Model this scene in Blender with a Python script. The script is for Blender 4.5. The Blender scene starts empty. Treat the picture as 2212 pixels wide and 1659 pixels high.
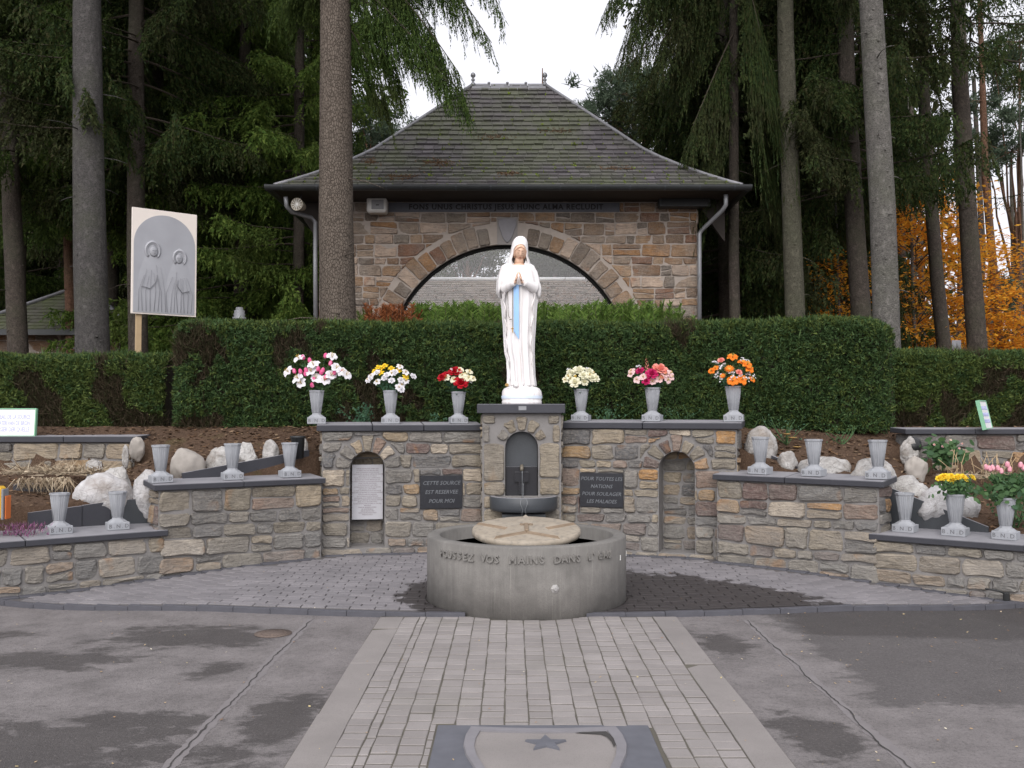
import bpy, bmesh, math, random
import numpy as np
from mathutils import Vector, Matrix, Euler

SC = bpy.context.scene
COL = SC.collection
R = math.radians
PI = math.pi

# ------------------------------------------------------------------ camera
F, HZ, CX, CY, EYE = 2050.0, 888.0, 1106.0, 829.5, 1.6
PITCH = math.atan((HZ - CY) / F)
cam_data = bpy.data.cameras.new("camera")
cam_data.sensor_width = 36.0
cam_data.lens = 36.0 * F / 2212.0
cam_data.clip_start = 0.05
cam_data.clip_end = 2000.0
cam = bpy.data.objects.new("camera", cam_data)
COL.objects.link(cam)
cam.location = (0, 0, EYE)
cam.rotation_euler = (PI / 2 + PITCH, 0, 0)
SC.camera = cam

# ------------------------------------------------------------------ sky, sun, exposure
SUN_EL, SUN_ROT = R(40), R(190)
world = bpy.data.worlds.new("World")
SC.world = world
world.use_nodes = True
wn = world.node_tree
wn.nodes.clear()
w_out = wn.nodes.new("ShaderNodeOutputWorld")
w_bg = wn.nodes.new("ShaderNodeBackground")
w_sky = wn.nodes.new("ShaderNodeTexSky")
w_sky.sky_type = 'NISHITA'
w_sky.sun_disc = False
w_sky.sun_elevation = SUN_EL
w_sky.sun_rotation = SUN_ROT
w_sky.air_density = 1.6
w_sky.dust_density = 6.0
w_sky.ozone_density = 1.0
w_hs = wn.nodes.new("ShaderNodeHueSaturation")       # overcast: the cloud layer takes the blue out
w_hs.inputs['Saturation'].default_value = 0.22
w_hs.inputs['Value'].default_value = 1.0
wn.links.new(w_sky.outputs[0], w_hs.inputs['Color'])
w_mx = wn.nodes.new("ShaderNodeMix")                  # closed white cloud cover over most of the sky
w_mx.data_type = 'RGBA'
w_mx.inputs[0].default_value = 0.62
w_mx.inputs[7].default_value = (6.85, 6.78, 7.4, 1)
wn.links.new(w_hs.outputs[0], w_mx.inputs[6])
wn.links.new(w_mx.outputs[2], w_bg.inputs['Color'])
w_bg.inputs['Strength'].default_value = 0.115
wn.links.new(w_bg.outputs[0], w_out.inputs['Surface'])

sun_d = bpy.data.lights.new("sun", 'SUN')
sun_d.energy = 1.3
sun_d.angle = R(75)
sun_d.color = (1.0, 0.97, 0.95)
sun = bpy.data.objects.new("sun", sun_d)
COL.objects.link(sun)
_az = SUN_ROT
_dir = Vector((math.sin(_az) * math.cos(SUN_EL), math.cos(_az) * math.cos(SUN_EL), math.sin(SUN_EL)))
sun.rotation_euler = _dir.to_track_quat('Z', 'Y').to_euler()

SC.view_settings.view_transform = 'Standard'
SC.view_settings.look = 'None'
SC.view_settings.gamma = 1.0
SC.view_settings.use_curve_mapping = False
SC.view_settings.exposure = 0.72

# ------------------------------------------------------------------ picture <-> place
def ray(px, py):
    u, v = (px - CX) / F, (CY - py) / F
    return Vector((u, math.cos(PITCH) - v * math.sin(PITCH), math.sin(PITCH) + v * math.cos(PITCH)))

def W(px, py, d):
    r = ray(px, py)
    t = d / r.y
    return Vector((r.x * t, d, EYE + r.z * t))

def G(px, py, z=0.0):
    r = ray(px, py)
    t = (z - EYE) / r.z
    return Vector((r.x * t, r.y * t, z))

def on_line(px, A, B):
    """point of the plan line A-B seen in picture column px -> (x, y, t)"""
    s = (px - CX) / F
    (ax, ay), (bx, by) = A[:2], B[:2]
    t = (s * ay - ax) / ((bx - ax) - s * (by - ay))
    return ax + t * (bx - ax), ay + t * (by - ay), t

def smooth(t):
    t = max(0.0, min(1.0, t))
    return t * t * (3 - 2 * t)

# ------------------------------------------------------------------ mesh helpers
class MB:
    def __init__(s):
        s.v, s.f, s.m, s.sm = [], [], [], []

    def add(s, verts, faces, mi=0, smooth=False):
        o = len(s.v)
        s.v.extend([tuple(p) for p in verts])
        for f in faces:
            s.f.append([i + o for i in f])
            s.m.append(mi)
            s.sm.append(smooth)
        return s

    def hexa(s, p, mi=0):          # 8 points: bottom loop, top loop
        return s.add(p, [(3, 2, 1, 0), (4, 5, 6, 7), (0, 1, 5, 4), (1, 2, 6, 5), (2, 3, 7, 6), (3, 0, 4, 7)], mi)

    def box(s, c, size, rot=None, mi=0, taper=(1, 1)):
        hx, hy, hz = size[0] / 2, size[1] / 2, size[2] / 2
        P = [Vector((sx * hx * (taper[0] if sz > 0 else 1), sy * hy * (taper[1] if sz > 0 else 1), sz * hz))
             for sz in (-1, 1) for sx, sy in ((-1, -1), (1, -1), (1, 1), (-1, 1))]
        if rot is not None:
            P = [rot @ p for p in P]
        return s.hexa([p + Vector(c) for p in P], mi)

    def cbox(s, c, size, b=0.006, rot=None, mi=0):
        """box with chamfered edges"""
        bm = bmesh.new()
        bmesh.ops.create_cube(bm, size=1.0)
        for v in bm.verts:
            v.co = Vector((v.co.x * size[0], v.co.y * size[1], v.co.z * size[2]))
        bmesh.ops.bevel(bm, geom=bm.edges[:], offset=b, segments=1, profile=0.5, affect='EDGES')
        bm.verts.index_update()
        P = [v.co.copy() for v in bm.verts]
        if rot is not None:
            P = [rot @ p for p in P]
        Fc = [[v.index for v in f.verts] for f in bm.faces]
        bm.free()
        return s.add([p + Vector(c) for p in P], Fc, mi)

    def prism(s, poly, fn, d0, d1, mi=0):
        """polygon (u,v) counter-clockwise, fn(u,v,w)->world, extruded from w=d0 (back) to w=d1 (front)"""
        n = len(poly)
        P = [fn(u, v, d0) for u, v in poly] + [fn(u, v, d1) for u, v in poly]
        Fc = [tuple(range(n, 2 * n)), tuple(range(n - 1, -1, -1))]
        Fc += [(i, (i + 1) % n, n + (i + 1) % n, n + i) for i in range(n)]
        return s.add(P, Fc, mi)

    def tube(s, pts, rad, n=8, mi=0, cap=True, smooth=True):
        pts = [Vector(p) for p in pts]
        if not hasattr(rad, '__len__'):
            rad = [rad] * len(pts)
        V, Fc = [], []
        prev = None
        for i, p in enumerate(pts):
            t = (pts[min(i + 1, len(pts) - 1)] - pts[max(i - 1, 0)])
            if t.length < 1e-9:
                t = Vector((0, 0, 1))
            t.normalize()
            if prev is None:
                a = t.cross(Vector((0, 0, 1)))
                if a.length < 0.05:
                    a = t.cross(Vector((1, 0, 0)))
            else:
                a = prev - t * prev.dot(t)
            a.normalize()
            prev = a
            b = t.cross(a)
            for k in range(n):
                q = 2 * PI * k / n
                V.append(p + (a * math.cos(q) + b * math.sin(q)) * rad[i])
        for i in range(len(pts) - 1):
            for k in range(n):
                k2 = (k + 1) % n
                Fc.append((i * n + k, i * n + k2, (i + 1) * n + k2, (i + 1) * n + k))
        if cap:
            Fc.append(tuple(range(n - 1, -1, -1)))
            Fc.append(tuple(range((len(pts) - 1) * n, len(pts) * n)))
        return s.add(V, Fc, mi, smooth)

    def loft(s, rings, mi=0, closed=True, cap=True, smooth=True):
        n = len(rings[0])
        V = [p for r in rings for p in r]
        Fc = []
        for i in range(len(rings) - 1):
            for k in range(n if closed else n - 1):
                k2 = (k + 1) % n
                Fc.append((i * n + k, i * n + k2, (i + 1) * n + k2, (i + 1) * n + k))
        if cap and closed:
            Fc.append(tuple(range(n - 1, -1, -1)))
            Fc.append(tuple(range((len(rings) - 1) * n, len(rings) * n)))
        return s.add(V, Fc, mi, smooth)

    def lathe(s, prof, c=(0, 0, 0), n=32, mi=0, smooth=True, rot0=0.0, cap=True):
        rings = [[Vector((c[0] + r * math.cos(rot0 + 2 * PI * k / n), c[1] + r * math.sin(rot0 + 2 * PI * k / n), c[2] + z))
                  for k in range(n)] for r, z in prof]
        return s.loft(rings, mi, True, cap, smooth)

    def mesh(s, name, mats):
        me = bpy.data.meshes.new(name)
        me.from_pydata(s.v, [], s.f)
        for m in (mats if isinstance(mats, (list, tuple)) else [mats]):
            me.materials.append(m)
        if any(s.m):
            me.polygons.foreach_set("material_index", s.m)
        if any(s.sm):
            me.polygons.foreach_set("use_smooth", s.sm)
        me.update()
        return me

    def build(s, name, mats, parent=None, loc=(0, 0, 0), rot=None):
        return link(name, s.mesh(name, mats), parent, loc, rot)

def link(name, data, parent=None, loc=(0, 0, 0), rot=None):
    o = bpy.data.objects.new(name, data)
    COL.objects.link(o)
    o.location = loc
    if rot is not None:
        o.rotation_euler = rot
    if parent is not None:
        o.parent = parent
    return o

def np_mesh(name, V, T, mats, mi=None):
    """fast triangle mesh from arrays"""
    V = np.asarray(V, np.float32)
    T = np.asarray(T, np.int32)
    me = bpy.data.meshes.new(name)
    me.vertices.add(len(V))
    me.vertices.foreach_set("co", V.ravel())
    me.loops.add(T.size)
    me.loops.foreach_set("vertex_index", T.ravel())
    me.polygons.add(len(T))
    me.polygons.foreach_set("loop_start", np.arange(0, T.size, 3, dtype=np.int32))
    me.polygons.foreach_set("loop_total", np.full(len(T), 3, np.int32))
    for m in (mats if isinstance(mats, (list, tuple)) else [mats]):
        me.materials.append(m)
    if mi is not None:
        me.polygons.foreach_set("material_index", np.asarray(mi, np.int32))
    me.update(calc_edges=True)
    return me

def tag(o, label=None, cat=None, group=None, kind=None):
    if label:
        o['label'] = label
    if cat:
        o['category'] = cat
    if group:
        o['group'] = group
    if kind:
        o['kind'] = kind
    return o

def empty(name, loc=(0, 0, 0), rot=None, label=None, cat=None, group=None):
    o = link(name, None, None, loc, rot)
    o.empty_display_size = 0.1
    return tag(o, label, cat, group)

def copy_tree(o, parent=None):
    c = o.copy()
    COL.objects.link(c)
    if parent is not None:
        c.parent = parent
    for ch in list(o.children):
        copy_tree(ch, c)
    return c

_fonts = {}
def text_mesh(body, size, extrude, mat, name="lettering", shear=0.0, align='CENTER', spacing=1.0, bold=0.0, res=2, line=1.0):
    cu = bpy.data.curves.new("tmp", 'FONT')
    cu.body = body
    cu.size = size
    cu.extrude = extrude
    cu.shear = shear
    cu.align_x = align
    cu.align_y = 'CENTER'
    cu.space_character = spacing
    cu.space_line = line
    cu.offset = bold
    cu.resolution_u = res
    ob = bpy.data.objects.new("tmp", cu)
    COL.objects.link(ob)
    dg = bpy.context.evaluated_depsgraph_get()
    me = bpy.data.meshes.new_from_object(ob.evaluated_get(dg))
    bpy.data.objects.remove(ob)
    bpy.data.curves.remove(cu)
    me.name = name
    me.materials.clear()
    me.materials.append(mat)
    return me

# ------------------------------------------------------------------ materials
class NT:
    def __init__(s, name):
        s.mat = bpy.data.materials.new(name)
        s.mat.use_nodes = True
        s.nt = s.mat.node_tree
        s.nt.nodes.clear()
        s.out = s.n("OutputMaterial")
        s.b = s.n("BsdfPrincipled")
        s.l(s.b.outputs[0], s.out.inputs['Surface'])

    def n(s, t, **kw):
        x = s.nt.nodes.new("ShaderNode" + t)
        for k, v in kw.items():
            setattr(x, k, v)
        return x

    def l(s, a, b):
        s.nt.links.new(a, b)

    def val(s, sock, v):
        if hasattr(v, 'is_output') or isinstance(v, bpy.types.NodeSocket):
            s.l(v, sock)
        elif isinstance(v, (tuple, list)) and len(v) == 3 and sock.type == 'RGBA':
            sock.default_value = (*v, 1)
        else:
            sock.default_value = v

    def coord(s, which='Object', scale=None, offset_random=False):
        tc = s.n("TexCoord")
        o = tc.outputs[which]
        if offset_random:
            oi = s.n("ObjectInfo")
            vm = s.n("VectorMath", operation='MULTIPLY_ADD')
            cb = s.n("CombineXYZ")
            for i in range(3):
                s.l(oi.outputs['Random'], cb.inputs[i])
            s.l(cb.outputs[0], vm.inputs[0])
            vm.inputs[1].default_value = (91.7, 57.3, 33.1)
            s.l(o, vm.inputs[2])
            o = vm.outputs[0]
        if scale is not None:
            mp = s.n("Mapping")
            mp.inputs['Scale'].default_value = scale
            s.l(o, mp.inputs['Vector'])
            o = mp.outputs[0]
        return o

    def noise(s, vec, scale, detail=4.0, rough=0.55, dist=0.0):
        x = s.n("TexNoise")
        s.l(vec, x.inputs['Vector'])
        x.inputs['Scale'].default_value = scale
        x.inputs['Detail'].default_value = detail
        x.inputs['Roughness'].default_value = rough
        x.inputs['Distortion'].default_value = dist
        return x.outputs['Fac']

    def vor(s, vec, scale, feature='F1', out='Distance'):
        x = s.n("TexVoronoi", feature=feature)
        s.l(vec, x.inputs['Vector'])
        x.inputs['Scale'].default_value = scale
        return x.outputs[out]

    def ramp(s, fac, stops, interp='LINEAR'):
        x = s.n("ValToRGB")
        s.val(x.inputs[0], fac)
        cr = x.color_ramp
        cr.interpolation = interp
        while len(cr.elements) > 1:
            cr.elements.remove(cr.elements[-1])
        for i, (p, c) in enumerate(stops):
            e = cr.elements[0] if i == 0 else cr.elements.new(p)
            e.position = p
            if not hasattr(c, '__len__'):
                c = (c, c, c)
            e.color = (*c, 1)
        return x.outputs[0]

    def mix(s, fac, a, b, mode='MIX'):
        x = s.n("Mix", data_type='RGBA', blend_type=mode)
        s.val(x.inputs[0], fac)
        s.val(x.inputs[6], a)
        s.val(x.inputs[7], b)
        return x.outputs[2]

    def math(s, op, a, b=0.0, clamp=False):
        x = s.n("Math", operation=op, use_clamp=clamp)
        s.val(x.inputs[0], a)
        s.val(x.inputs[1], b)
        return x.outputs[0]

    def bump(s, h, strength=0.3, dist=0.01):
        x = s.n("Bump")
        x.inputs['Strength'].default_value = strength
        x.inputs['Distance'].default_value = dist
        s.l(h, x.inputs['Height'])
        s.l(x.outputs[0], s.b.inputs['Normal'])

    def set(s, color=None, rough=None, metal=None, spec=None):
        if color is not None:
            s.val(s.b.inputs['Base Color'], color)
        if rough is not None:
            s.val(s.b.inputs['Roughness'], rough)
        if metal is not None:
            s.b.inputs['Metallic'].default_value = metal
        if spec is not None:
            s.b.inputs['Specular IOR Level'].default_value = spec
        return s.mat

def flat(name, color, rough=0.6, metal=0.0, var=0.12, scale=14.0, bump=0.0, spec=0.4):
    t = NT(name)
    v = t.coord('Object')
    n = t.noise(v, scale, 5)
    c = t.mix(n, tuple(max(0, x * (1 - var)) for x in color), tuple(min(1, x * (1 + var)) for x in color))
    if bump:
        t.bump(n, bump, 0.01)
    return t.set(c, rough, metal, spec)

def leaf_mat(name, cols, rough=0.7, trans=0.4, spec=0.08, patch=None):
    """foliage: every leaf-sized face its own shade"""
    t = NT(name)
    g = t.n("NewGeometry")
    n = len(cols)
    c = t.ramp(g.outputs['Random Per Island'], [(i / max(1, n - 1), k) for i, k in enumerate(cols)])
    if patch is not None:
        f = t.ramp(t.noise(t.coord('Object'), patch[1], 3), [(0.45, 0.0), (0.62, 1.0)])
        c = t.mix(t.math('MULTIPLY', f, patch[2]), c, patch[0])
    t.set(c, rough, 0, spec)
    if trans > 0:
        tr = t.n("BsdfTranslucent")
        t.l(c, tr.inputs['Color'])
        ms = t.n("MixShader")
        ms.inputs[0].default_value = trans
        t.l(t.b.outputs[0], ms.inputs[1])
        t.l(tr.outputs[0], ms.inputs[2])
        t.l(ms.outputs[0], t.out.inputs['Surface'])
    return t.mat

def stone_mat(name, palette, rust=(0.30, 0.13, 0.04), rust_amt=0.5, dark=1.0, grey_foot=False):
    t = NT(name)
    oi = t.n("ObjectInfo")
    v = t.coord('Object', offset_random=True)
    n = len(palette)
    base = t.ramp(oi.outputs['Random'], [(i / n, tuple(x * dark for x in c)) for i, c in enumerate(palette)], 'CONSTANT')
    n1 = t.noise(v, 6.0, 6, 0.62)
    n2 = t.noise(v, 38.0, 4, 0.6)
    lay = t.noise(t.coord('Object', (4, 4, 30), True), 1.6, 5, 0.65, 0.8)
    big = t.noise(v, 2.2, 2, 0.5)
    c = t.mix(t.ramp(n1, [(0.25, 0.0), (0.75, 1.0)]), t.mix(1.0, base, (0.70, 0.68, 0.66), 'MULTIPLY'), t.mix(1.0, base, (1.28, 1.26, 1.22), 'MULTIPLY'))
    c = t.mix(t.math('MULTIPLY', t.ramp(big, [(0.45, 0), (0.62, 1)]), 0.35), c, tuple(x * dark for x in (0.20, 0.185, 0.17)))
    c = t.mix(t.math('MULTIPLY', t.ramp(lay, [(0.50, 0), (0.62, 1)]), 0.45), c, tuple(x * dark for x in (0.085, 0.075, 0.068)))
    c = t.mix(t.math('MULTIPLY', t.ramp(n2, [(0.45, 0), (0.78, 1)]), 0.35), c, (0.38, 0.34, 0.29))
    if grey_foot:
        gp = t.n('NewGeometry')
        sp_ = t.n('SeparateXYZ')
        t.l(gp.outputs['Position'], sp_.inputs[0])
        ft = t.ramp(t.math('ADD', sp_.outputs[2], t.math('MULTIPLY', t.math('SUBTRACT', oi.outputs['Random'], 0.5), 0.5)), [(0.15, 1), (0.75, 0)])
        c = t.mix(t.math('MULTIPLY', ft, 0.55), c, t.mix(n1, (0.165, 0.16, 0.153), (0.27, 0.26, 0.245)))
    rm = t.ramp(t.noise(v, 3.3, 3, 0.5, 0.4), [(0.62, 0.0), (0.70, 1.0)])
    c = t.mix(t.math('MULTIPLY', rm, rust_amt), c, tuple(x * dark for x in rust))
    h = t.math('ADD', t.math('MULTIPLY', lay, 0.7), t.math('ADD', t.math('MULTIPLY', n1, 0.9), t.math('MULTIPLY', n2, 0.4)))
    t.bump(h, 0.9, 0.03)
    return t.set(c, 0.86, 0, 0.25)

PAL_FRONT = [(0.244, 0.196, 0.139), (0.174, 0.166, 0.156), (0.326, 0.262, 0.185), (0.119, 0.121, 0.127), (0.272, 0.187, 0.106), (0.212, 0.196, 0.170),
             (0.390, 0.338, 0.276), (0.186, 0.165, 0.132), (0.107, 0.107, 0.112), (0.330, 0.194, 0.089), (0.241, 0.216, 0.178), (0.220, 0.159, 0.129),
             (0.166, 0.162, 0.155), (0.126, 0.089, 0.083), (0.290, 0.245, 0.184), (0.207, 0.186, 0.151), (0.262, 0.226, 0.172), (0.147, 0.145, 0.143)]
PAL_HOUSE = [(0.242, 0.156, 0.095), (0.141, 0.113, 0.092), (0.199, 0.121, 0.072), (0.346, 0.264, 0.208), (0.189, 0.121, 0.079), (0.123, 0.102, 0.087),
             (0.256, 0.142, 0.068), (0.413, 0.319, 0.253), (0.208, 0.147, 0.103), (0.171, 0.091, 0.059), (0.237, 0.185, 0.145), (0.151, 0.106, 0.077), (0.280, 0.194, 0.126), (0.175, 0.147, 0.122)]
M = {}
M['stone'] = stone_mat("rubble_stone", PAL_FRONT, (0.27, 0.13, 0.045), 0.4, grey_foot=True)
M['pillar_stone'] = stone_mat("pillar_stone", [(0.215, 0.195, 0.165), (0.25, 0.22, 0.175), (0.19, 0.175, 0.155), (0.235, 0.20, 0.15), (0.20, 0.19, 0.175)], (0.24, 0.14, 0.06), 0.3)
M['disc_edge'] = flat('shaded_star_edge_brown_cross', (0.20, 0.15, 0.105), 0.8, var=0.4)  # dark brown: painted crevice shade on the star's sides, own colour of the cross
M['house_stone'] = stone_mat("house_stone", PAL_HOUSE, (0.22, 0.095, 0.045), 0.5)

def mortar(name, c):
    t = NT(name)
    v = t.coord('Object')
    n = t.noise(v, 9, 5)
    n2 = t.noise(v, 90, 3)
    k = t.mix(n, tuple(x * 0.72 for x in c), tuple(x * 1.15 for x in c))
    t.bump(t.math('ADD', n, n2), 0.5, 0.01)
    return t.set(k, 0.92, 0, 0.2)
M['mortar'] = mortar("cement_mortar", (0.215, 0.205, 0.20))
M['house_mortar'] = mortar("sand_mortar", (0.34, 0.295, 0.26))

def bluestone(name, c, streak=0.3, rough=0.62):
    t = NT(name)
    v = t.coord('Object', offset_random=True)
    n = t.noise(v, 4.5, 6, 0.6)
    s = t.noise(v, 240, 2, 0.6)
    k = t.mix(n, tuple(x * 0.75 for x in c), tuple(x * 1.2 for x in c))
    k = t.mix(t.math('MULTIPLY', t.ramp(s, [(0.58, 0), (0.7, 1)]), streak), k, tuple(min(1, x * 2.2) for x in c))
    g = t.n("NewGeometry")
    sx = t.n("SeparateXYZ")
    t.l(g.outputs['Normal'], sx.inputs[0])
    up = t.ramp(sx.outputs[2], [(0.6, 0), (0.9, 1)])           # the weathered, pale upper face
    k = t.mix(t.math('MULTIPLY', up, t.ramp(n, [(0.2, 0.55), (0.7, 0.95)])), k, (0.29, 0.285, 0.305))
    t.bump(t.math('ADD', n, t.math('MULTIPLY', s, 0.3)), 0.25, 0.006)
    return t.set(k, rough, 0, 0.35)
M['bluestone'] = bluestone("blue_stone", (0.042, 0.043, 0.052))
M['floor_slab'] = flat('blue_floor_slab', (0.105, 0.108, 0.125), 0.7, var=0.3, scale=9, bump=0.2)
M['wet_stone'] = bluestone('wet_dark_stone', (0.020, 0.020, 0.024), 0.25, 0.3)
M['slab_stone'] = bluestone("dark_slab_stone", (0.05, 0.055, 0.062), 0.5, 0.4)

def vase_mat():
    t = NT("cast_grey_concrete")
    v = t.coord('Object', offset_random=True)
    n = t.noise(v, 11, 6, 0.6)
    s = t.noise(v, 160, 3, 0.6)
    c = t.mix(n, (0.225, 0.235, 0.255), (0.345, 0.355, 0.38))
    c = t.mix(t.math('MULTIPLY', t.ramp(t.noise(t.coord('Object', (9, 9, 1.5), True), 3, 4), [(0.55, 0), (0.75, 1)]), 0.35), c, (0.2, 0.2, 0.2))
    t.bump(t.math('ADD', t.math('MULTIPLY', s, 0.5), n), 0.25, 0.004)
    return t.set(c, 0.75, 0, 0.3)
M['vase'] = vase_mat()

def concrete_mat():
    t = NT("basin_concrete")
    v = t.coord('Object')
    n = t.noise(v, 3.2, 7, 0.65)
    s = t.noise(t.coord('Object', (13, 13, 0.55)), 2.0, 5, 0.7)
    p = t.noise(v, 130, 3, 0.6)
    c = t.mix(t.ramp(n, [(0.3, 0), (0.7, 1)]), (0.135, 0.129, 0.122), (0.265, 0.253, 0.238))
    c = t.mix(t.math('MULTIPLY', t.ramp(s, [(0.45, 0), (0.7, 1)]), 0.32), c, (0.12, 0.115, 0.108))
    sz_ = t.n("SeparateXYZ")
    t.l(v, sz_.inputs[0])
    hi = t.ramp(t.math('ADD', sz_.outputs[2], t.math('MULTIPLY', s, 0.35)), [(0.42, 0), (0.72, 1)])
    c = t.mix(t.math('MULTIPLY', hi, 0.5), c, (0.115, 0.11, 0.102))
    c = t.mix(t.math('MULTIPLY', t.ramp(t.noise(t.coord('Object', (16, 16, 0.4)), 2.7, 4, 0.7), [(0.60, 0), (0.68, 1)]), 0.3), c, (0.38, 0.365, 0.335))
    c = t.mix(t.math('MULTIPLY', t.ramp(p, [(0.35, 1), (0.5, 0)]), 0.35), c, (0.12, 0.115, 0.11))
    t.bump(t.math('ADD', n, p), 0.4, 0.005)
    return t.set(c, 0.82, 0, 0.3)
M['concrete'] = concrete_mat()

def disc_mat():
    t = NT("pale_worn_stone")
    v = t.coord('Object')
    n = t.noise(v, 7, 6, 0.65)
    c = t.mix(n, (0.20, 0.165, 0.125), (0.42, 0.37, 0.30))
    c = t.mix(t.math('MULTIPLY', t.ramp(t.noise(v, 22, 5), [(0.5, 0), (0.66, 1)]), 0.55), c, (0.14, 0.13, 0.12))
    t.bump(n, 0.3, 0.006)
    return t.set(c, 0.6, 0, 0.4)
M['disc'] = disc_mat()

def asphalt_mat():
    t = NT("worn_asphalt")
    v = t.coord('Object')
    big = t.noise(t.coord('Object', (0.55, 1.0, 1)), 1.15, 6, 0.62, 0.5)
    mid = t.noise(v, 3.1, 6, 0.65)
    fine = t.noise(v, 190, 3, 0.7)
    spk = t.vor(v, 120)
    dry = t.mix(t.ramp(mid, [(0.3, 0), (0.7, 1)]), (0.130, 0.119, 0.118), (0.222, 0.204, 0.203))
    wet = t.mix(mid, (0.040, 0.036, 0.036), (0.072, 0.065, 0.063))
    sep = t.n("SeparateXYZ")
    t.l(v, sep.inputs[0])
    px, py = sep.outputs[0], sep.outputs[1]
    # the two damp fields: in front of the right-hand fan and across the left court
    def blob(cx, cy, rx, ry):
        a = t.math('DIVIDE', t.math('SUBTRACT', px, cx), rx)
        b = t.math('DIVIDE', t.math('SUBTRACT', py, cy), ry)
        d = t.math('SQRT', t.math('ADD', t.math('MULTIPLY', a, a), t.math('MULTIPLY', b, b)))
        return t.math('SUBTRACT', 1.0, d)
    m = None
    for b in ((-2.1, 6.75, 0.9, 0.42), (-2.8, 6.2, 0.9, 0.36), (-3.9, 7.1, 0.5, 0.3), (-1.8, 5.9, 0.35, 0.3),
              (-1.95, 4.95, 0.5, 0.16), (-2.6, 4.5, 1.5, 0.6), (-3.6, 5.3, 0.5, 0.25), (3.9, 4.8, 0.8, 0.25), (1.45, 6.6, 0.3, 0.5), (1.5, 4.6, 0.25, 0.5), (-1.2, 5.0, 0.25, 0.5)):
        q = blob(*b)
        m = q if m is None else t.math('MAXIMUM', m, q)
    m = t.math('MAXIMUM', m, -0.9)
    g1 = t.noise(v, 62, 2, 0.8)
    g2 = t.noise(v, 24, 3, 0.75)
    edge = t.math('MINIMUM', t.math('DIVIDE', t.math('SUBTRACT', px, 1.93), 0.25), t.math('DIVIDE', t.math('SUBTRACT', py, 5.10), 0.22))
    edge = t.math('MINIMUM', edge, 1.2)
    damp = t.math('ADD', edge, t.math('MULTIPLY', t.math('SUBTRACT', t.noise(t.coord('Object', (0.5, 1, 1)), 5.5, 8, 0.7), 0.55), 4.2))
    damp = t.ramp(damp, [(0.0, 0), (0.45, 1)])
    edge2 = t.math('MINIMUM', t.math('DIVIDE', t.math('SUBTRACT', px, 1.95), 0.3), t.math('DIVIDE', t.math('SUBTRACT', py, 6.72), 0.16))
    wet2 = t.ramp(t.math('ADD', edge2, t.math('MULTIPLY', t.math('SUBTRACT', t.noise(t.coord('Object', (0.4, 1, 1)), 3.5, 8, 0.65), 0.5), 3.0)), [(0.2, 0), (0.8, 1)])
    rag = t.noise(t.coord('Object', (0.6, 1, 1)), 7.5, 9, 0.72, 0.3)
    mask = t.math('ADD', m, t.math('MULTIPLY', t.math('SUBTRACT', big, 0.5), 2.4))
    mask = t.math('ADD', mask, t.math('MULTIPLY', t.math('SUBTRACT', rag, 0.5), 2.0))
    mask = t.math('ADD', mask, t.math('MULTIPLY', t.math('SUBTRACT', mid, 0.5), 1.1))
    mask = t.ramp(mask, [(0.14, 0), (0.44, 1)])
    mask = t.math('MAXIMUM', mask, wet2)
    dry = t.mix(t.math('MULTIPLY', damp, 0.75), dry, (0.078, 0.072, 0.072))
    c = t.mix(t.math('MULTIPLY', mask, 0.85), dry, wet)
    c = t.mix(t.math('MULTIPLY', t.ramp(fine, [(0.35, 1), (0.55, 0)]), 0.5), c, t.mix(0.5, c, (0.02, 0.02, 0.02)))
    c = t.mix(t.math('MULTIPLY', t.ramp(spk, [(0.05, 1), (0.16, 0)]), 0.35), c, (0.30, 0.28, 0.27))
    c = t.mix(t.math('MULTIPLY', t.ramp(g1, [(0.30, 1), (0.46, 0)]), 0.45), c, (0.035, 0.032, 0.032))
    c = t.mix(t.math('MULTIPLY', t.ramp(g1, [(0.56, 0), (0.72, 1)]), 0.30), c, (0.26, 0.24, 0.235))
    c = t.mix(t.math('MULTIPLY', t.ramp(g2, [(0.34, 1), (0.5, 0)]), 0.28), c, (0.05, 0.046, 0.046))
    t.bump(t.math('ADD', fine, t.math('MULTIPLY', spk, 0.8)), 0.5, 0.006)
    rg = t.ramp(mask, [(0, 0.85), (1, 0.62)])
    return t.set(c, rg, 0, 0.3)
M['asphalt'] = asphalt_mat()

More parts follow.
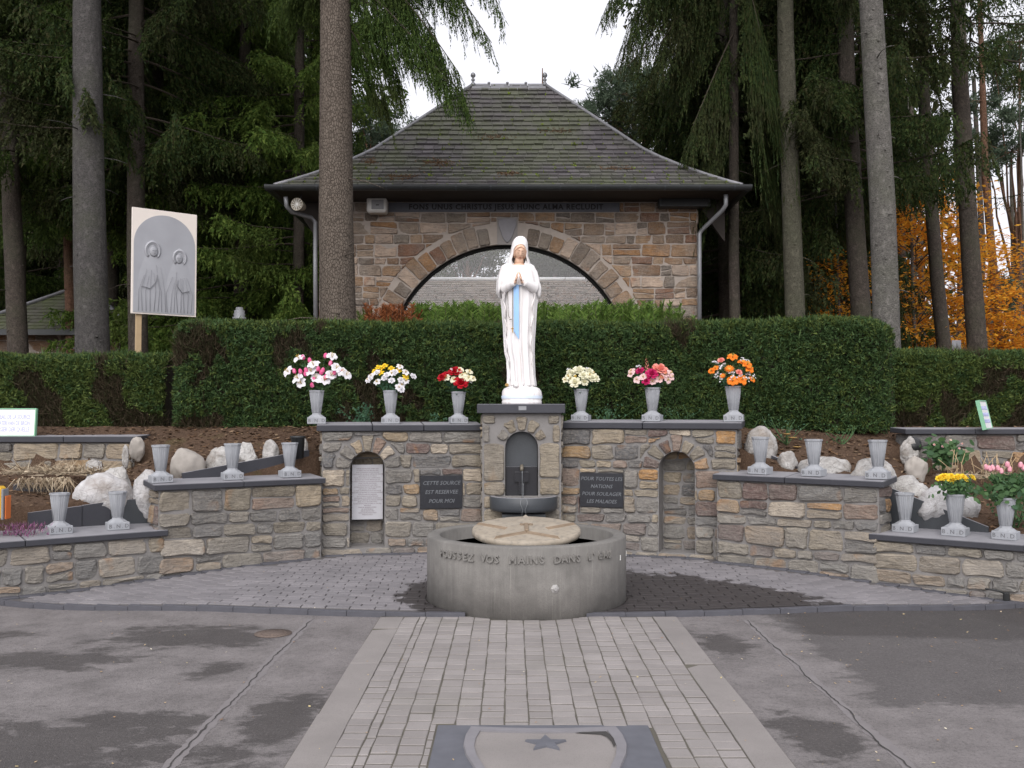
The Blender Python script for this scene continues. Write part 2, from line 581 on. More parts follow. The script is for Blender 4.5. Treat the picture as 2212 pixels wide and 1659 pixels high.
def paver_mat(name, ca, cb, wet=False, moss=0.0):
    t = NT(name)
    oi = t.n("ObjectInfo")
    g = t.n("NewGeometry")
    w = t.n("NewGeometry")
    pos = w.outputs['Position']
    r = t.math('FRACT', t.math('ADD', oi.outputs['Random'], g.outputs['Random Per Island']))
    n = t.noise(pos, 2.1, 5, 0.6)
    f = t.noise(pos, 150, 3, 0.7)
    c = t.mix(r, ca, cb)
    c = t.mix(t.math('MULTIPLY', t.ramp(n, [(0.35, 0), (0.7, 1)]), 0.45), c, tuple(x * 0.62 for x in ca))
    c = t.mix(t.math('MULTIPLY', t.ramp(f, [(0.3, 1), (0.5, 0)]), 0.4), c, tuple(x * 0.55 for x in ca))
    rough = 0.85
    if wet:
        s = t.n("SeparateXYZ")
        t.l(pos, s.inputs[0])
        # spill from the basin, running off to the right
        a = t.math('DIVIDE', t.math('SUBTRACT', s.outputs[0], 1.2), 1.62)
        b = t.math('DIVIDE', t.math('SUBTRACT', s.outputs[1], 8.25), 1.15)
        b = t.math('ADD', b, t.math('MULTIPLY', t.math('MAXIMUM', a, 0.0), 0.62))
        d = t.math('SQRT', t.math('ADD', t.math('MULTIPLY', a, a), t.math('MULTIPLY', b, b)))
        a2 = t.math('DIVIDE', t.math('SUBTRACT', s.outputs[0], -0.55), 0.45)
        b2 = t.math('DIVIDE', t.math('SUBTRACT', s.outputs[1], 8.2), 0.9)
        d2 = t.math('SQRT', t.math('ADD', t.math('MULTIPLY', a2, a2), t.math('MULTIPLY', b2, b2)))
        d = t.math('MINIMUM', d, d2)
        k = t.math('ADD', d, t.math('MULTIPLY', t.math('SUBTRACT', t.noise(pos, 5.5, 5, 0.65), 0.5), 1.1))
        k = t.ramp(k, [(0.86, 1), (0.96, 0)])
        c = t.mix(t.math('MULTIPLY', k, 0.9), c, (0.026, 0.022, 0.022))
        rough = t.ramp(k, [(0, 0.85), (1, 0.5)])
    if moss:
        c = t.mix(t.math('MULTIPLY', t.ramp(t.noise(pos, 1.3, 4), [(0.55, 0), (0.75, 1)]), moss), c, (0.10, 0.11, 0.06))
    t.bump(t.math('ADD', f, n), 0.4, 0.004)
    return t.set(c, rough, 0, 0.3)
M['paver'] = paver_mat("path_paver", (0.236, 0.218, 0.211), (0.292, 0.27, 0.262), moss=0.15)
M['fan_paver'] = paver_mat("fan_paver", (0.175, 0.166, 0.175), (0.225, 0.212, 0.222), wet=True)
M['fan_joint'] = paver_mat("fan_joint_sand", (0.10, 0.094, 0.094), (0.12, 0.11, 0.11), wet=True)
M['path_joint'] = flat("path_joint_moss", (0.092, 0.084, 0.068), 0.95, var=0.5, scale=2.5)
M['border'] = paver_mat("border_slab_concrete", (0.232, 0.214, 0.206), (0.258, 0.238, 0.228))
M['patch'] = flat("asphalt_seam", (0.17, 0.157, 0.159), 0.88, var=0.2, scale=9, bump=0.3)
M['crack'] = flat("seam_crack", (0.045, 0.042, 0.04), 0.9)
M['curb'] = flat("curb_brick", (0.075, 0.075, 0.088), 0.75, var=0.4, scale=6)

def slate_mat(name, base, mossy):
    t = NT(name)
    g = t.n("NewGeometry")
    oi = t.n("ObjectInfo")
    pos = g.outputs['Position']
    r = t.math('FRACT', t.math('ADD', oi.outputs['Random'], g.outputs['Random Per Island']))
    c = t.mix(r, tuple(x * 0.72 for x in base), tuple(x * 1.3 for x in base))
    n = t.noise(pos, 1.1, 5, 0.6)
    f = t.noise(pos, 30, 4, 0.6)
    sx = t.n("SeparateXYZ")
    t.l(pos, sx.inputs[0])
    c = t.mix(t.math('MULTIPLY', t.ramp(f, [(0.4, 0), (0.7, 1)]), 0.5), c, tuple(x * 1.7 for x in base))
    c = t.mix(t.math('MULTIPLY', t.ramp(n, [(0.38, 0), (0.62, 1)]), mossy), c, (0.085, 0.105, 0.040))
    t.bump(f, 0.35, 0.006)
    return t.set(c, 0.78, 0, 0.3)
M['slate'] = slate_mat("weathered_slate", (0.080, 0.073, 0.078), 0.50)
M['slate_far'] = slate_mat("mossy_slate", (0.070, 0.066, 0.056), 0.85)
M['slate_brown'] = slate_mat("leaf_strewn_slate", (0.19, 0.15, 0.125), 0.1)

def bark_mat(name, c0, c1, kind):
    t = NT(name)
    v = t.coord('Object')
    if kind == 'scaly':
        e = t.vor(t.coord('Object', (1, 1, 0.55)), 34, 'DISTANCE_TO_EDGE')
        e = t.math('ADD', e, t.math('MULTIPLY', t.noise(v, 60, 4, 0.7), 0.12))
        n = t.noise(v, 9, 5, 0.6)
        h = t.ramp(e, [(0.03, 0.2), (0.20, 1)])
        c = t.mix(h, tuple(x * 0.30 for x in c0), t.mix(n, c0, c1))
        t.bump(t.math('ADD', h, n), 0.8, 0.02)
    else:
        n = t.noise(t.coord('Object', (1, 1, 0.4)), 8, 6, 0.65)
        f = t.noise(t.coord('Object', (1, 1, 2.2)), 42, 4, 0.7)
        c = t.mix(n, c0, c1)
        c = t.mix(t.math('MULTIPLY', t.ramp(f, [(0.46, 0), (0.60, 1)]), 0.7), c, tuple(x * 0.40 for x in c0))
        k2 = t.noise(t.coord('Object', (1, 1, 0.8)), 15, 4, 0.75)
        c = t.mix(t.math('MULTIPLY', t.ramp(k2, [(0.52, 0), (0.66, 1)]), 0.5), c, tuple(x * 1.5 for x in c1))
        c = t.mix(t.math('MULTIPLY', t.ramp(k2, [(0.30, 1), (0.40, 0)]), 0.5), c, tuple(x * 0.5 for x in c0))
        c = t.mix(t.math('MULTIPLY', t.ramp(t.noise(v, 1.1, 4), [(0.5, 0), (0.7, 1)]), 0.4), c, (0.09, 0.10, 0.06))
        t.bump(t.math('ADD', n, f), 1.0, 0.035)
    return t.set(c, 0.9, 0, 0.15)
M['bark_scaly'] = bark_mat("scaly_spruce_bark", (0.085, 0.068, 0.055), (0.165, 0.138, 0.115), 'scaly')
M['bark_grey'] = bark_mat("grey_bark", (0.125, 0.118, 0.108), (0.20, 0.19, 0.175), 'smooth')
M['bark_slate'] = bark_mat("slate_grey_bark", (0.072, 0.068, 0.066), (0.125, 0.118, 0.114), 'smooth')
M['bark_brown'] = bark_mat("brown_bark", (0.062, 0.052, 0.044), (0.11, 0.092, 0.078), 'smooth')
M['bark_green'] = bark_mat("algae_bark", (0.085, 0.082, 0.06), (0.14, 0.132, 0.10), 'smooth')
M['bark_red'] = bark_mat("pine_bark", (0.14, 0.08, 0.055), (0.24, 0.135, 0.09), 'smooth')
M['twig'] = flat("dead_twig", (0.055, 0.043, 0.033), 0.9)

M['spruce'] = leaf_mat("spruce_needles", [(0.024, 0.046, 0.014), (0.054, 0.094, 0.024), (0.090, 0.132, 0.034), (0.042, 0.074, 0.021)], patch=((0.045, 0.036, 0.020), 0.55, 0.45))
M['spruce_lit'] = leaf_mat("lit_spruce_needles", [(0.050, 0.098, 0.022), (0.105, 0.172, 0.036), (0.155, 0.215, 0.048), (0.075, 0.130, 0.030)], patch=((0.055, 0.05, 0.025), 0.6, 0.35))  # brighter copy of the needle colours, painting in the light on open foliage
M['spruce_dark'] = leaf_mat("dark_spruce_needles", [(0.020, 0.036, 0.015), (0.040, 0.066, 0.022), (0.064, 0.092, 0.028), (0.056, 0.054, 0.024)], patch=((0.04, 0.033, 0.02), 0.5, 0.5))
M['pine'] = leaf_mat("pine_needles", [(0.060, 0.090, 0.058), (0.10, 0.138, 0.092), (0.135, 0.175, 0.12), (0.07, 0.105, 0.068)])
M['beech'] = leaf_mat("autumn_beech_leaves", [(0.62, 0.24, 0.03), (0.76, 0.36, 0.04), (0.82, 0.50, 0.06), (0.52, 0.17, 0.03), (0.72, 0.42, 0.06)], trans=0.5)
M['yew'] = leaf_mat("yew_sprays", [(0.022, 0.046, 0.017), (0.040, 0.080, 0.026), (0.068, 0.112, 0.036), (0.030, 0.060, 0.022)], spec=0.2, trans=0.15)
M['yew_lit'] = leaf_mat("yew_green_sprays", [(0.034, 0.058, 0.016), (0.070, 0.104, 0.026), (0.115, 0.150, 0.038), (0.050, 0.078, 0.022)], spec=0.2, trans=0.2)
M['thuja'] = leaf_mat("thuja_fronds", [(0.065, 0.125, 0.028), (0.115, 0.19, 0.042), (0.16, 0.24, 0.055)], trans=0.3)
M['dead_thuja'] = leaf_mat("dead_thuja_fronds", [(0.15, 0.055, 0.022), (0.25, 0.085, 0.034), (0.19, 0.07, 0.03)], trans=0.25)
M['bare_twig'] = leaf_mat("bare_hedge_twigs", [(0.050, 0.038, 0.026), (0.075, 0.056, 0.038), (0.034, 0.034, 0.018), (0.045, 0.050, 0.022)], trans=0.0)
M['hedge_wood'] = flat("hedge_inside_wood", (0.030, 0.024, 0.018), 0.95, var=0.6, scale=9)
M['stem'] = flat("hedge_stem", (0.070, 0.054, 0.040), 0.9, var=0.4)

def soil_mat():
    t = NT("needle_litter_soil")
    v = t.coord('Object')
    n = t.noise(v, 2.2, 6, 0.65)
    f = t.noise(v, 55, 4, 0.7)
    c = t.mix(n, (0.055, 0.036, 0.026), (0.115, 0.072, 0.048))
    c = t.mix(t.math('MULTIPLY', t.ramp(f, [(0.45, 0), (0.68, 1)]), 0.6), c, (0.17, 0.115, 0.08))
    c = t.mix(t.math('MULTIPLY', t.ramp(t.noise(v, 1.4, 4), [(0.62, 0), (0.72, 1)]), 0.5), c, (0.06, 0.065, 0.022))
    t.bump(t.math('ADD', f, n), 0.9, 0.03)
    return t.set(c, 0.95, 0, 0.1)
M['soil'] = soil_mat()
M['litter'] = leaf_mat("leaf_litter", [(0.10, 0.058, 0.034), (0.17, 0.10, 0.055), (0.06, 0.038, 0.026), (0.24, 0.17, 0.11), (0.13, 0.07, 0.04)], trans=0.0)
M['roof_leaf'] = leaf_mat("pale_brown_roof_leaves", [(0.30, 0.20, 0.15), (0.20, 0.13, 0.095), (0.40, 0.30, 0.24), (0.13, 0.09, 0.07), (0.26, 0.15, 0.10)], trans=0.0)
M['floor_leaf'] = leaf_mat("yellowed_leaf_bits", [(0.45, 0.38, 0.20), (0.40, 0.30, 0.18), (0.28, 0.16, 0.08), (0.55, 0.52, 0.42)], trans=0.0)

def rock_mat(name="white_limestone", ca=(0.24, 0.225, 0.21), cb=(0.50, 0.49, 0.48), dk=0.6):
    t = NT(name)
    v = t.coord('Object', offset_random=True)
    n = t.noise(v, 5, 7, 0.65)
    f = t.noise(v, 40, 4, 0.6)
    c = t.mix(t.ramp(n, [(0.3, 0), (0.65, 1)]), ca, cb)
    ck = t.vor(t.coord('Object', (1, 1, 1.6), True), 5.5, 'DISTANCE_TO_EDGE')
    ck = t.ramp(t.math('ADD', ck, t.math('MULTIPLY', f, 0.05)), [(0.025, 1), (0.05, 0)])
    c = t.mix(t.math('MULTIPLY', t.ramp(t.noise(v, 9, 5, 0.7, 0.8), [(0.54, 0), (0.68, 1)]), dk), c, (0.15, 0.135, 0.115))
    c = t.mix(t.math('MULTIPLY', ck, dk * 0.8), c, (0.10, 0.09, 0.08))
    so = t.ramp(t.noise(v, 2.6, 5, 0.65), [(0.50, 0), (0.68, 1)])
    c = t.mix(t.math('MULTIPLY', so, 0.55), c, (0.16, 0.12, 0.085))
    t.bump(t.math('ADD', n, t.math('MULTIPLY', f, 0.4)), 0.8, 0.03)
    return t.set(c, 0.85, 0, 0.25)
M['rock'] = rock_mat()
M['rock_white'] = rock_mat("chalk_white_rock", (0.36, 0.35, 0.35), (0.54, 0.53, 0.54), 0.45)
M['rock_grey'] = flat("grey_rock", (0.30, 0.275, 0.25), 0.88, var=0.45, scale=7, bump=0.8)

def statue_mat():
    t = NT("white_statue_paint")
    v = t.coord('Object')
    n = t.noise(v, 5, 5, 0.6)
    s = t.noise(t.coord('Object', (10, 10, 0.7)), 2.2, 4, 0.6)
    c = t.mix(n, (0.70, 0.675, 0.675), (0.78, 0.765, 0.77))
    c = t.mix(t.math('MULTIPLY', t.ramp(s, [(0.50, 0), (0.70, 1)]), 0.5), c, (0.47, 0.41, 0.37))
    t.bump(n, 0.06, 0.004)
    return t.set(c, 0.45, 0, 0.4)
M['statue'] = statue_mat()
M['skin'] = flat("painted_skin", (0.62, 0.40, 0.285), 0.5, var=0.12, scale=20)
M['lips'] = flat("painted_lips", (0.32, 0.11, 0.08), 0.5)
M['eyes'] = flat("painted_eyes", (0.16, 0.09, 0.06), 0.5)
M['sash'] = flat("painted_blue_sash", (0.29, 0.50, 0.82), 0.5, var=0.12, scale=6)
M['sky_tint'] = flat("pale_blue_plinth_paint", (0.60, 0.68, 0.80), 0.5)
M['bead'] = flat("dark_metal_beads", (0.16, 0.14, 0.11), 0.5, 0.3)
M['gold'] = flat("dull_gold_paint", (0.42, 0.27, 0.10), 0.5, 0.2)
M['fold'] = flat("shaded_hem_line", (0.42, 0.36, 0.32), 0.7)  # shade along the mantle's hem, put into the colour of a thin line
M['zinc'] = flat("zinc", (0.24, 0.245, 0.26), 0.5, 0.4, var=0.25, scale=5)
M['lead'] = flat("lead_flashing", (0.20, 0.20, 0.215), 0.55, 0.2, var=0.3, scale=6)
M['gutter'] = flat("dark_gutter_paint", (0.040, 0.043, 0.045), 0.45, 0.2, var=0.3, scale=4)
M['soffit'] = flat("dark_soffit_wood", (0.030, 0.024, 0.020), 0.8)
M['frame'] = flat("black_window_frame", (0.012, 0.012, 0.012), 0.4)
M['white_plastic'] = flat("white_plastic", (0.60, 0.59, 0.57), 0.45, var=0.08)
M['grey_plastic'] = flat("grey_speaker_grille", (0.26, 0.26, 0.27), 0.6)
M['horn'] = flat("weathered_horn_plastic", (0.30, 0.27, 0.22), 0.6)
M['black_stone'] = flat("polished_black_stone", (0.022, 0.023, 0.028), 0.32, var=0.35, scale=30)
M['letter_grey'] = flat("worn_silver_lettering", (0.15, 0.16, 0.175), 0.5, 0.1, var=0.6, scale=25)
M['letter_dark'] = flat("dark_letter_grooves", (0.10, 0.10, 0.108), 0.8, var=0.5, scale=40)
M['panel'] = flat("brushed_metal_panel", (0.44, 0.44, 0.47), 0.4, 0.15, var=0.06)
M['letter_print'] = flat("brown_print", (0.16, 0.12, 0.13), 0.6)
M['sign_white'] = flat("white_sign_board", (0.78, 0.78, 0.80), 0.4, var=0.03)
M['sign_green'] = flat("green_sign_edge", (0.20, 0.42, 0.27), 0.5)
M['sign_blue'] = flat("faded_blue_print", (0.42, 0.45, 0.68), 0.5, var=0.2)
M['cream_board'] = flat("cream_board", (0.66, 0.60, 0.55), 0.5, var=0.05)
M['relief'] = flat("grey_print_ground", (0.30, 0.305, 0.33), 0.35, var=0.2, scale=2.5)
M['relief_light'] = flat("grey_print_light", (0.315, 0.32, 0.345), 0.4, var=0.16, scale=5)
M['relief_dark'] = flat("grey_print_line", (0.205, 0.208, 0.225), 0.5)
M['post_wood'] = flat("pale_post_wood", (0.40, 0.29, 0.17), 0.7, var=0.2, scale=9)
M['black_plastic'] = flat("black_pot_plastic", (0.02, 0.021, 0.022), 0.4)
M['straw'] = leaf_mat("dry_straw", [(0.36, 0.29, 0.20), (0.26, 0.20, 0.14), (0.46, 0.39, 0.29), (0.18, 0.13, 0.09)], trans=0.1)
M['yellow'] = flat("yellow_plastic", (0.70, 0.42, 0.04), 0.5)
M['orange_plastic'] = flat("orange_plastic", (0.55, 0.14, 0.03), 0.5)
M['heather'] = leaf_mat("heather_sprigs", [(0.20, 0.07, 0.16), (0.30, 0.12, 0.24), (0.10, 0.06, 0.07), (0.36, 0.26, 0.28)], trans=0.1)
M['moss'] = leaf_mat("moss_cushion", [(0.11, 0.16, 0.018), (0.18, 0.24, 0.03), (0.14, 0.17, 0.035)], trans=0.0)
M['rust_iron'] = flat("rusty_iron", (0.13, 0.10, 0.085), 0.8, 0.2, var=0.5, scale=20)
M['steel'] = flat("galvanised_bolt", (0.45, 0.44, 0.43), 0.4, 0.6)
M['bird_white'] = flat("white_droppings", (0.75, 0.75, 0.72), 0.8)

def water_mat(name, color, rough):
    t = NT(name)
    t.bump(t.noise(t.coord('Object'), 14, 3), 0.12, 0.01)
    return t.set(color, rough, 0, 0.5)
M['water'] = water_mat("basin_water", (0.012, 0.014, 0.013), 0.04)
M['jet'] = water_mat("falling_water", (0.16, 0.17, 0.18), 0.08)

def glass_mat():
    t = NT("window_glass")
    fr = t.n("Fresnel")
    fr.inputs['IOR'].default_value = 1.45
    tr = t.n("BsdfTransparent")
    gl = t.n("BsdfGlossy")
    gl.inputs['Roughness'].default_value = 0.02
    ms = t.n("MixShader")
    t.l(fr.outputs[0], ms.inputs[0])
    t.l(tr.outputs[0], ms.inputs[1])
    t.l(gl.outputs[0], ms.inputs[2])
    t.l(ms.outputs[0], t.out.inputs['Surface'])
    return t.mat
M['glass'] = glass_mat()

def petal(name, a, b, rough=0.6):
    t = NT(name)
    g = t.n("NewGeometry")
    c = t.mix(t.math('FRACT', t.math('ADD', g.outputs['Random Per Island'], t.noise(t.coord('Object'), 30, 2))), a, b)
    t.set(c, rough, 0, 0.2)
    tr = t.n("BsdfTranslucent")
    t.l(c, tr.inputs['Color'])
    ms = t.n("MixShader")
    ms.inputs[0].default_value = 0.3
    t.l(t.b.outputs[0], ms.inputs[1])
    t.l(tr.outputs[0], ms.inputs[2])
    t.l(ms.outputs[0], t.out.inputs['Surface'])
    return t.mat
M['p_white'] = petal("white_petal", (0.76, 0.74, 0.78), (0.84, 0.84, 0.86))
M['p_cream'] = petal("cream_petal", (0.74, 0.72, 0.52), (0.84, 0.82, 0.68))
M['p_pink'] = petal("hot_pink_petal", (0.78, 0.10, 0.30), (0.84, 0.30, 0.48))
M['p_yellow'] = petal("yellow_petal", (0.84, 0.56, 0.02), (0.88, 0.70, 0.08))
M['p_red'] = petal("red_petal", (0.34, 0.006, 0.014), (0.55, 0.014, 0.03))
M['p_magenta'] = petal("magenta_petal", (0.42, 0.012, 0.09), (0.58, 0.03, 0.15))
M['p_coral'] = petal("coral_petal", (0.80, 0.24, 0.19), (0.84, 0.38, 0.32))
M['p_palepink'] = petal("pale_pink_petal", (0.78, 0.52, 0.54), (0.80, 0.70, 0.64))
M['p_orange'] = petal("orange_petal", (0.80, 0.17, 0.012), (0.86, 0.31, 0.04))
M['p_rose'] = petal("soft_pink_petal", (0.78, 0.36, 0.44), (0.82, 0.48, 0.54))
M['p_centre'] = flat("flower_centre", (0.45, 0.30, 0.05), 0.7)
M['leaf_dark'] = leaf_mat("dark_bouquet_leaf", [(0.020, 0.065, 0.038), (0.035, 0.10, 0.055), (0.028, 0.08, 0.035)], trans=0.15, spec=0.4)
M['leaf_light'] = leaf_mat("light_bouquet_leaf", [(0.13, 0.25, 0.04), (0.20, 0.34, 0.06)], trans=0.3)
M['leaf_rose'] = leaf_mat("rose_leaf", [(0.035, 0.085, 0.028), (0.06, 0.125, 0.04), (0.045, 0.10, 0.05)], trans=0.2, spec=0.4)

# ================================================================== GROUND
rng = random.Random(7)
nrg = np.random.default_rng(11)

def gz(x, y):
    return -0.085 * smooth((abs(x - 0.1) - 2.3) / 2.1) * smooth((y - 5.2) / 2.8)

def build_ground():
    xs = sorted(set(list(np.linspace(-9, 9, 61)) + [-300, -80, -30, -14, 14, 30, 80, 300]))
    ys = sorted(set(list(np.linspace(2, 13, 45)) + [-300, -60, -12, -4, 0, 18, 30, 80, 300]))
    V = [(x, y, gz(x, min(y, 12)) - (0.0 if y < 12.5 else 0.3)) for y in ys for x in xs]
    n = len(xs)
    Fc = [(j * n + i, j * n + i + 1, (j + 1) * n + i + 1, (j + 1) * n + i) for j in range(len(ys) - 1) for i in range(n - 1)]
    mb = MB()
    mb.add(V, Fc, 0, True)
    o = mb.build("asphalt_ground", M['asphalt'])
    tag(o, kind='structure')
    return o
ground = build_ground()

import mathutils.noise as mnoise
# ---- seams of repaired asphalt either side of the path
def seam(xc, y0, y1, w, seed):
    r = random.Random(seed)
    mb = MB()
    n = 150
    L, Rr, C0, C1 = [], [], [], []
    ph = r.random() * 6
    cx = 0
    for i in range(n):
        y = y0 + (y1 - y0) * i / (n - 1)
        cx = 0.93 * cx + r.uniform(-.007, .007)
        L.append((xc - w * (0.8 + 0.5 * mnoise.noise(Vector((i * .11, seed, 0))) + .5 * mnoise.noise(Vector((i * .6, seed, 4)))) + r.uniform(-.006, .006), y, gz(xc, y) + .0015))
        Rr.append((xc + w * (0.9 + 0.6 * mnoise.noise(Vector((i * .09, seed, 8))) + .5 * mnoise.noise(Vector((i * .6, seed, 12)))) + r.uniform(-.006, .006), y, gz(xc, y) + .0015))
        cw = max(.0006, .0035 + .004 * mnoise.noise(Vector((i * .2, seed, 3))))
        C0.append((xc + cx - cw, y, gz(xc, y) + .0045))
        C1.append((xc + cx + cw, y, gz(xc, y) + .0045))
    mb.add(L + Rr, [(i, n + i, n + i + 1, i + 1) for i in range(n - 1)])
    mc = MB()
    mc.add(C0 + C1, [(i, n + i, n + i + 1, i + 1) for i in range(n - 1)])
    mb.build("repair_strip", M['patch'], ground)
    mc.build("crack", M['crack'], ground)
seam(-1.545, 3.2, 7.36, .04, 1)
seam(1.79, 3.2, 7.30, .036, 2)

# ---- manhole cover
mh = G(590, 1369)
mb = MB()
mb.lathe([(.30, 0), (.30, .006), (0.001, .006)], (0, 0, 0), 28)
for k in range(20):
    a = 2 * PI * k / 20
    mb.box((.2 * math.cos(a), .2 * math.sin(a), .008), (.035, .02, .006), Matrix.Rotation(a, 3, 'Z'))
o = mb.build("manhole_cover", M['rust_iron'], None, (mh.x, mh.y, .002))
tag(o, "small round rusty manhole cover set in the asphalt left of the paved path", "manhole cover")
o.scale = (.44, .44, .5)

# ================================================================== PATH
PX0, PX1 = -1.02, 1.27
path = MB()
path.box((.125, 4.0, -.0055), (PX1 - PX0, 6.8, .028))
path = path.build("path", M['path_joint'])
tag(path, kind='structure')

def pavers_to(parent, polys, name, mat, h, zfn, limit=300):
    """polys: convex (x,y) loops, nearest first; the nearest become parts, the rest one joined part"""
    polys = sorted(polys, key=lambda p: sum(q[1] for q in p) / len(p))
    rest = MB()
    for i, p in enumerate(polys):
        cx = sum(q[0] for q in p) / len(p)
        cy = sum(q[1] for q in p) / len(p)
        z = zfn(cx, cy) + rng.uniform(-.0025, .0025)
        tx, ty = rng.uniform(-.012, .012), rng.uniform(-.012, .012)
        n = len(p)
        b = .0035
        lo, mid, hi = [], [], []
        for (x, y) in p:
            dx, dy = x - cx, y - cy
            L = math.hypot(dx, dy) or 1
            zz = z + tx * dx + ty * dy
            lo.append((dx, dy, zz - h))
            mid.append((dx, dy, zz - b * .7))
            hi.append((dx * (1 - b * 1.3 / L), dy * (1 - b * 1.3 / L), zz))
        V = lo + mid + hi
        Fc = [(k, (k + 1) % n, n + (k + 1) % n, n + k) for k in range(n)]
        Fc += [(n + k, n + (k + 1) % n, 2 * n + (k + 1) % n, 2 * n + k) for k in range(n)]
        Fc.append(tuple(range(2 * n, 3 * n)))
        if i < limit:
            m = MB()
            m.add([(a, c, d - z) for a, c, d in V], Fc)
            m.build(name, mat, parent, (cx, cy, z))
        else:
            rest.add([(a + cx, c + cy, d) for a, c, d in V], Fc)
    if rest.v:
        tag(rest.build(name, mat, parent), kind='stuff')

SX0, SX1, SY1 = -.378, .692, 4.845           # the inlaid slab
def clip_half(poly, a, b, c):
    """keep a*x+b*y<=c"""
    out = []
    n = len(poly)
    for i in range(n):
        p, q = poly[i], poly[(i + 1) % n]
        dp, dq = a * p[0] + b * p[1] - c, a * q[0] + b * q[1] - c
        if dp <= 0:
            out.append(p)
        if (dp < 0 < dq) or (dq < 0 < dp):
            t = dp / (dp - dq)
            out.append((p[0] + t * (q[0] - p[0]), p[1] + t * (q[1] - p[1])))
    return out

def area(p):
    return abs(sum(p[i][0] * p[(i + 1) % len(p)][1] - p[(i + 1) % len(p)][0] * p[i][1] for i in range(len(p)))) / 2

BX, BY, BR, BRI, BH = .1225, 8.10, .841, .73, .563        # the round basin
def outside_basin(poly, rr):
    cx = sum(q[0] for q in poly) / len(poly) - BX
    cy = sum(q[1] for q in poly) / len(poly) - BY
    d = math.hypot(cx, cy)
    if all(math.hypot(q[0] - BX, q[1] - BY) > rr for q in poly):
        return poly
    if d < rr * .9:
        return []
    nx, ny = cx / d, cy / d
    return clip_half(poly, -nx, -ny, -(rr + nx * BX + ny * BY))

polys = []
x = PX0 + .184
ci = 0
while x < PX1 - .20:
    w = (PX1 - .188 - PX0 - .184 - .05) / 15 + 1e-6 if ci not in (1,) else .05
    w = min(w, PX1 - .188 - x)
    if w < .03:
        break
    y = 3.3 + rng.uniform(0, .1)
    wob = [rng.uniform(-.003, .003) for _ in range(90)]
    k = 0
    while y < 7.38:
        l = rng.choice([.098, .106, .112, .118, .126, .14])
        g = .0034
        h_ = .0075
        p = [(x + g + wob[k], y + h_), (x + w - g + wob[k], y + h_), (x + w - g + wob[k + 1], y + l - h_), (x + g + wob[k + 1], y + l - h_)]
        k += 1
        cx, cy = x + w / 2, y + l / 2
        y += l
        if SX0 - .004 < cx < SX1 + .004 and cy < SY1 + .004:
            q = clip_half(p, 0, -1, -(SY1 + .006))
            if cx - w / 2 < SX0 < cx + w / 2 and cy < SY1:
                q = clip_half(p, 1, 0, SX0 - .006)
            if cx - w / 2 < SX1 < cx + w / 2 and cy < SY1:
                q = clip_half(p, -1, 0, -(SX1 + .006))
            p = q
        elif SX0 - w / 2 < cx < SX1 + w / 2 and cy < SY1:
            p = clip_half(p, 1, 0, SX0 - .006) if cx < .15 else clip_half(p, -1, 0, -(SX1 + .006))
        if len(p) >= 3:
            p = clip_half(p, 0, 1, 7.375)
        if len(p) >= 3:
            p = outside_basin(p, BR + .012)
        if len(p) >= 3 and area(p) > .0012:
            polys.append(p)
    x += w
    ci += 1
pavers_to(path, polys, "paver", M['paver'], .03, lambda x, y: .013)
bp = []
for x0 in (PX0, PX1 - .188):
    y = 3.05
    while y < 7.35:
        l = .985
        bp.append([(x0 + .004, y + .004), (x0 + .184, y + .004), (x0 + .184, min(y + l, 7.37) - .004), (x0 + .004, min(y + l, 7.37) - .004)])
        y += l
pavers_to(path, bp, "border_slab", M['border'], .03, lambda x, y: .014)

M['rim_stone'] = flat('shield_rim_stone', (0.185, 0.178, 0.19), 0.75, var=0.2, scale=12, bump=0.2)
# ---- the inlaid stone slab with shield and star
slab = empty("stone_slab", (.157, 4.25, .002), None, "blue stone slab with a shield and star set into the brick path", "floor slab")
mb = MB()
mb.cbox((0, -.24, -.002), (SX1 - SX0 - .006, 1.67, .028), .004)
mb.build("base_slab", M['floor_slab'], slab)
def shield_pts(hw, top, bot, dip, n=10):
    P = []
    for i in range(n + 1):                              # top edge, sagging in the middle, left to right
        t = i / n
        P.append((-hw + 2 * hw * t, top - dip * math.sin(PI * t)))
    for i in range(1, n):                               # right side down to the tip
        t = i / n
        P.append((hw * (1 + .10 * math.sin(PI * min(1, t * 2.2))) * math.cos(t * PI / 2) ** .6, top - (top - bot) * t ** 1.05))
    P.append((0, bot))
    for i in range(n - 1, 0, -1):
        t = i / n
        P.append((-hw * (1 + .10 * math.sin(PI * min(1, t * 2.2))) * math.cos(t * PI / 2) ** .6, top - (top - bot) * t ** 1.05))
    return P
so, si = shield_pts(.365, .545, -.80, .030), shield_pts(.315, .478, -.70, .024)
n = len(so)
mb = MB()
V = [(x, y, .0125) for x, y in so] + [(x * .99, y * .99, .024) for x, y in so] + [(x, y, .024) for x, y in si] + [(x, y, .0125) for x, y in si]
for a in range(3):
    mb.add(V, [(a * n + i, (a + 1) * n + i, (a + 1) * n + (i + 1) % n, a * n + (i + 1) % n) for i in range(n)]) if a == 0 else None
mb = MB()
mb.add(V, [(a * n + i, a * n + (i + 1) % n, (a + 1) * n + (i + 1) % n, (a + 1) * n + i) for a in range(3) for i in range(n)])
mb.build("shield_rim", M['rim_stone'], slab)
mb = MB()
mb.add([(x, y, .0165) for x, y in si], [tuple(range(n - 1, -1, -1))])
fld = mb.build("shield_field", M['border'], slab)
def star_poly(ro, ri, n=5, a0=PI / 2):
    return [((ro if k % 2 == 0 else ri) * math.cos(a0 + k * PI / n), (ro if k % 2 == 0 else ri) * math.sin(a0 + k * PI / n)) for k in range(2 * n)]
mb = MB()
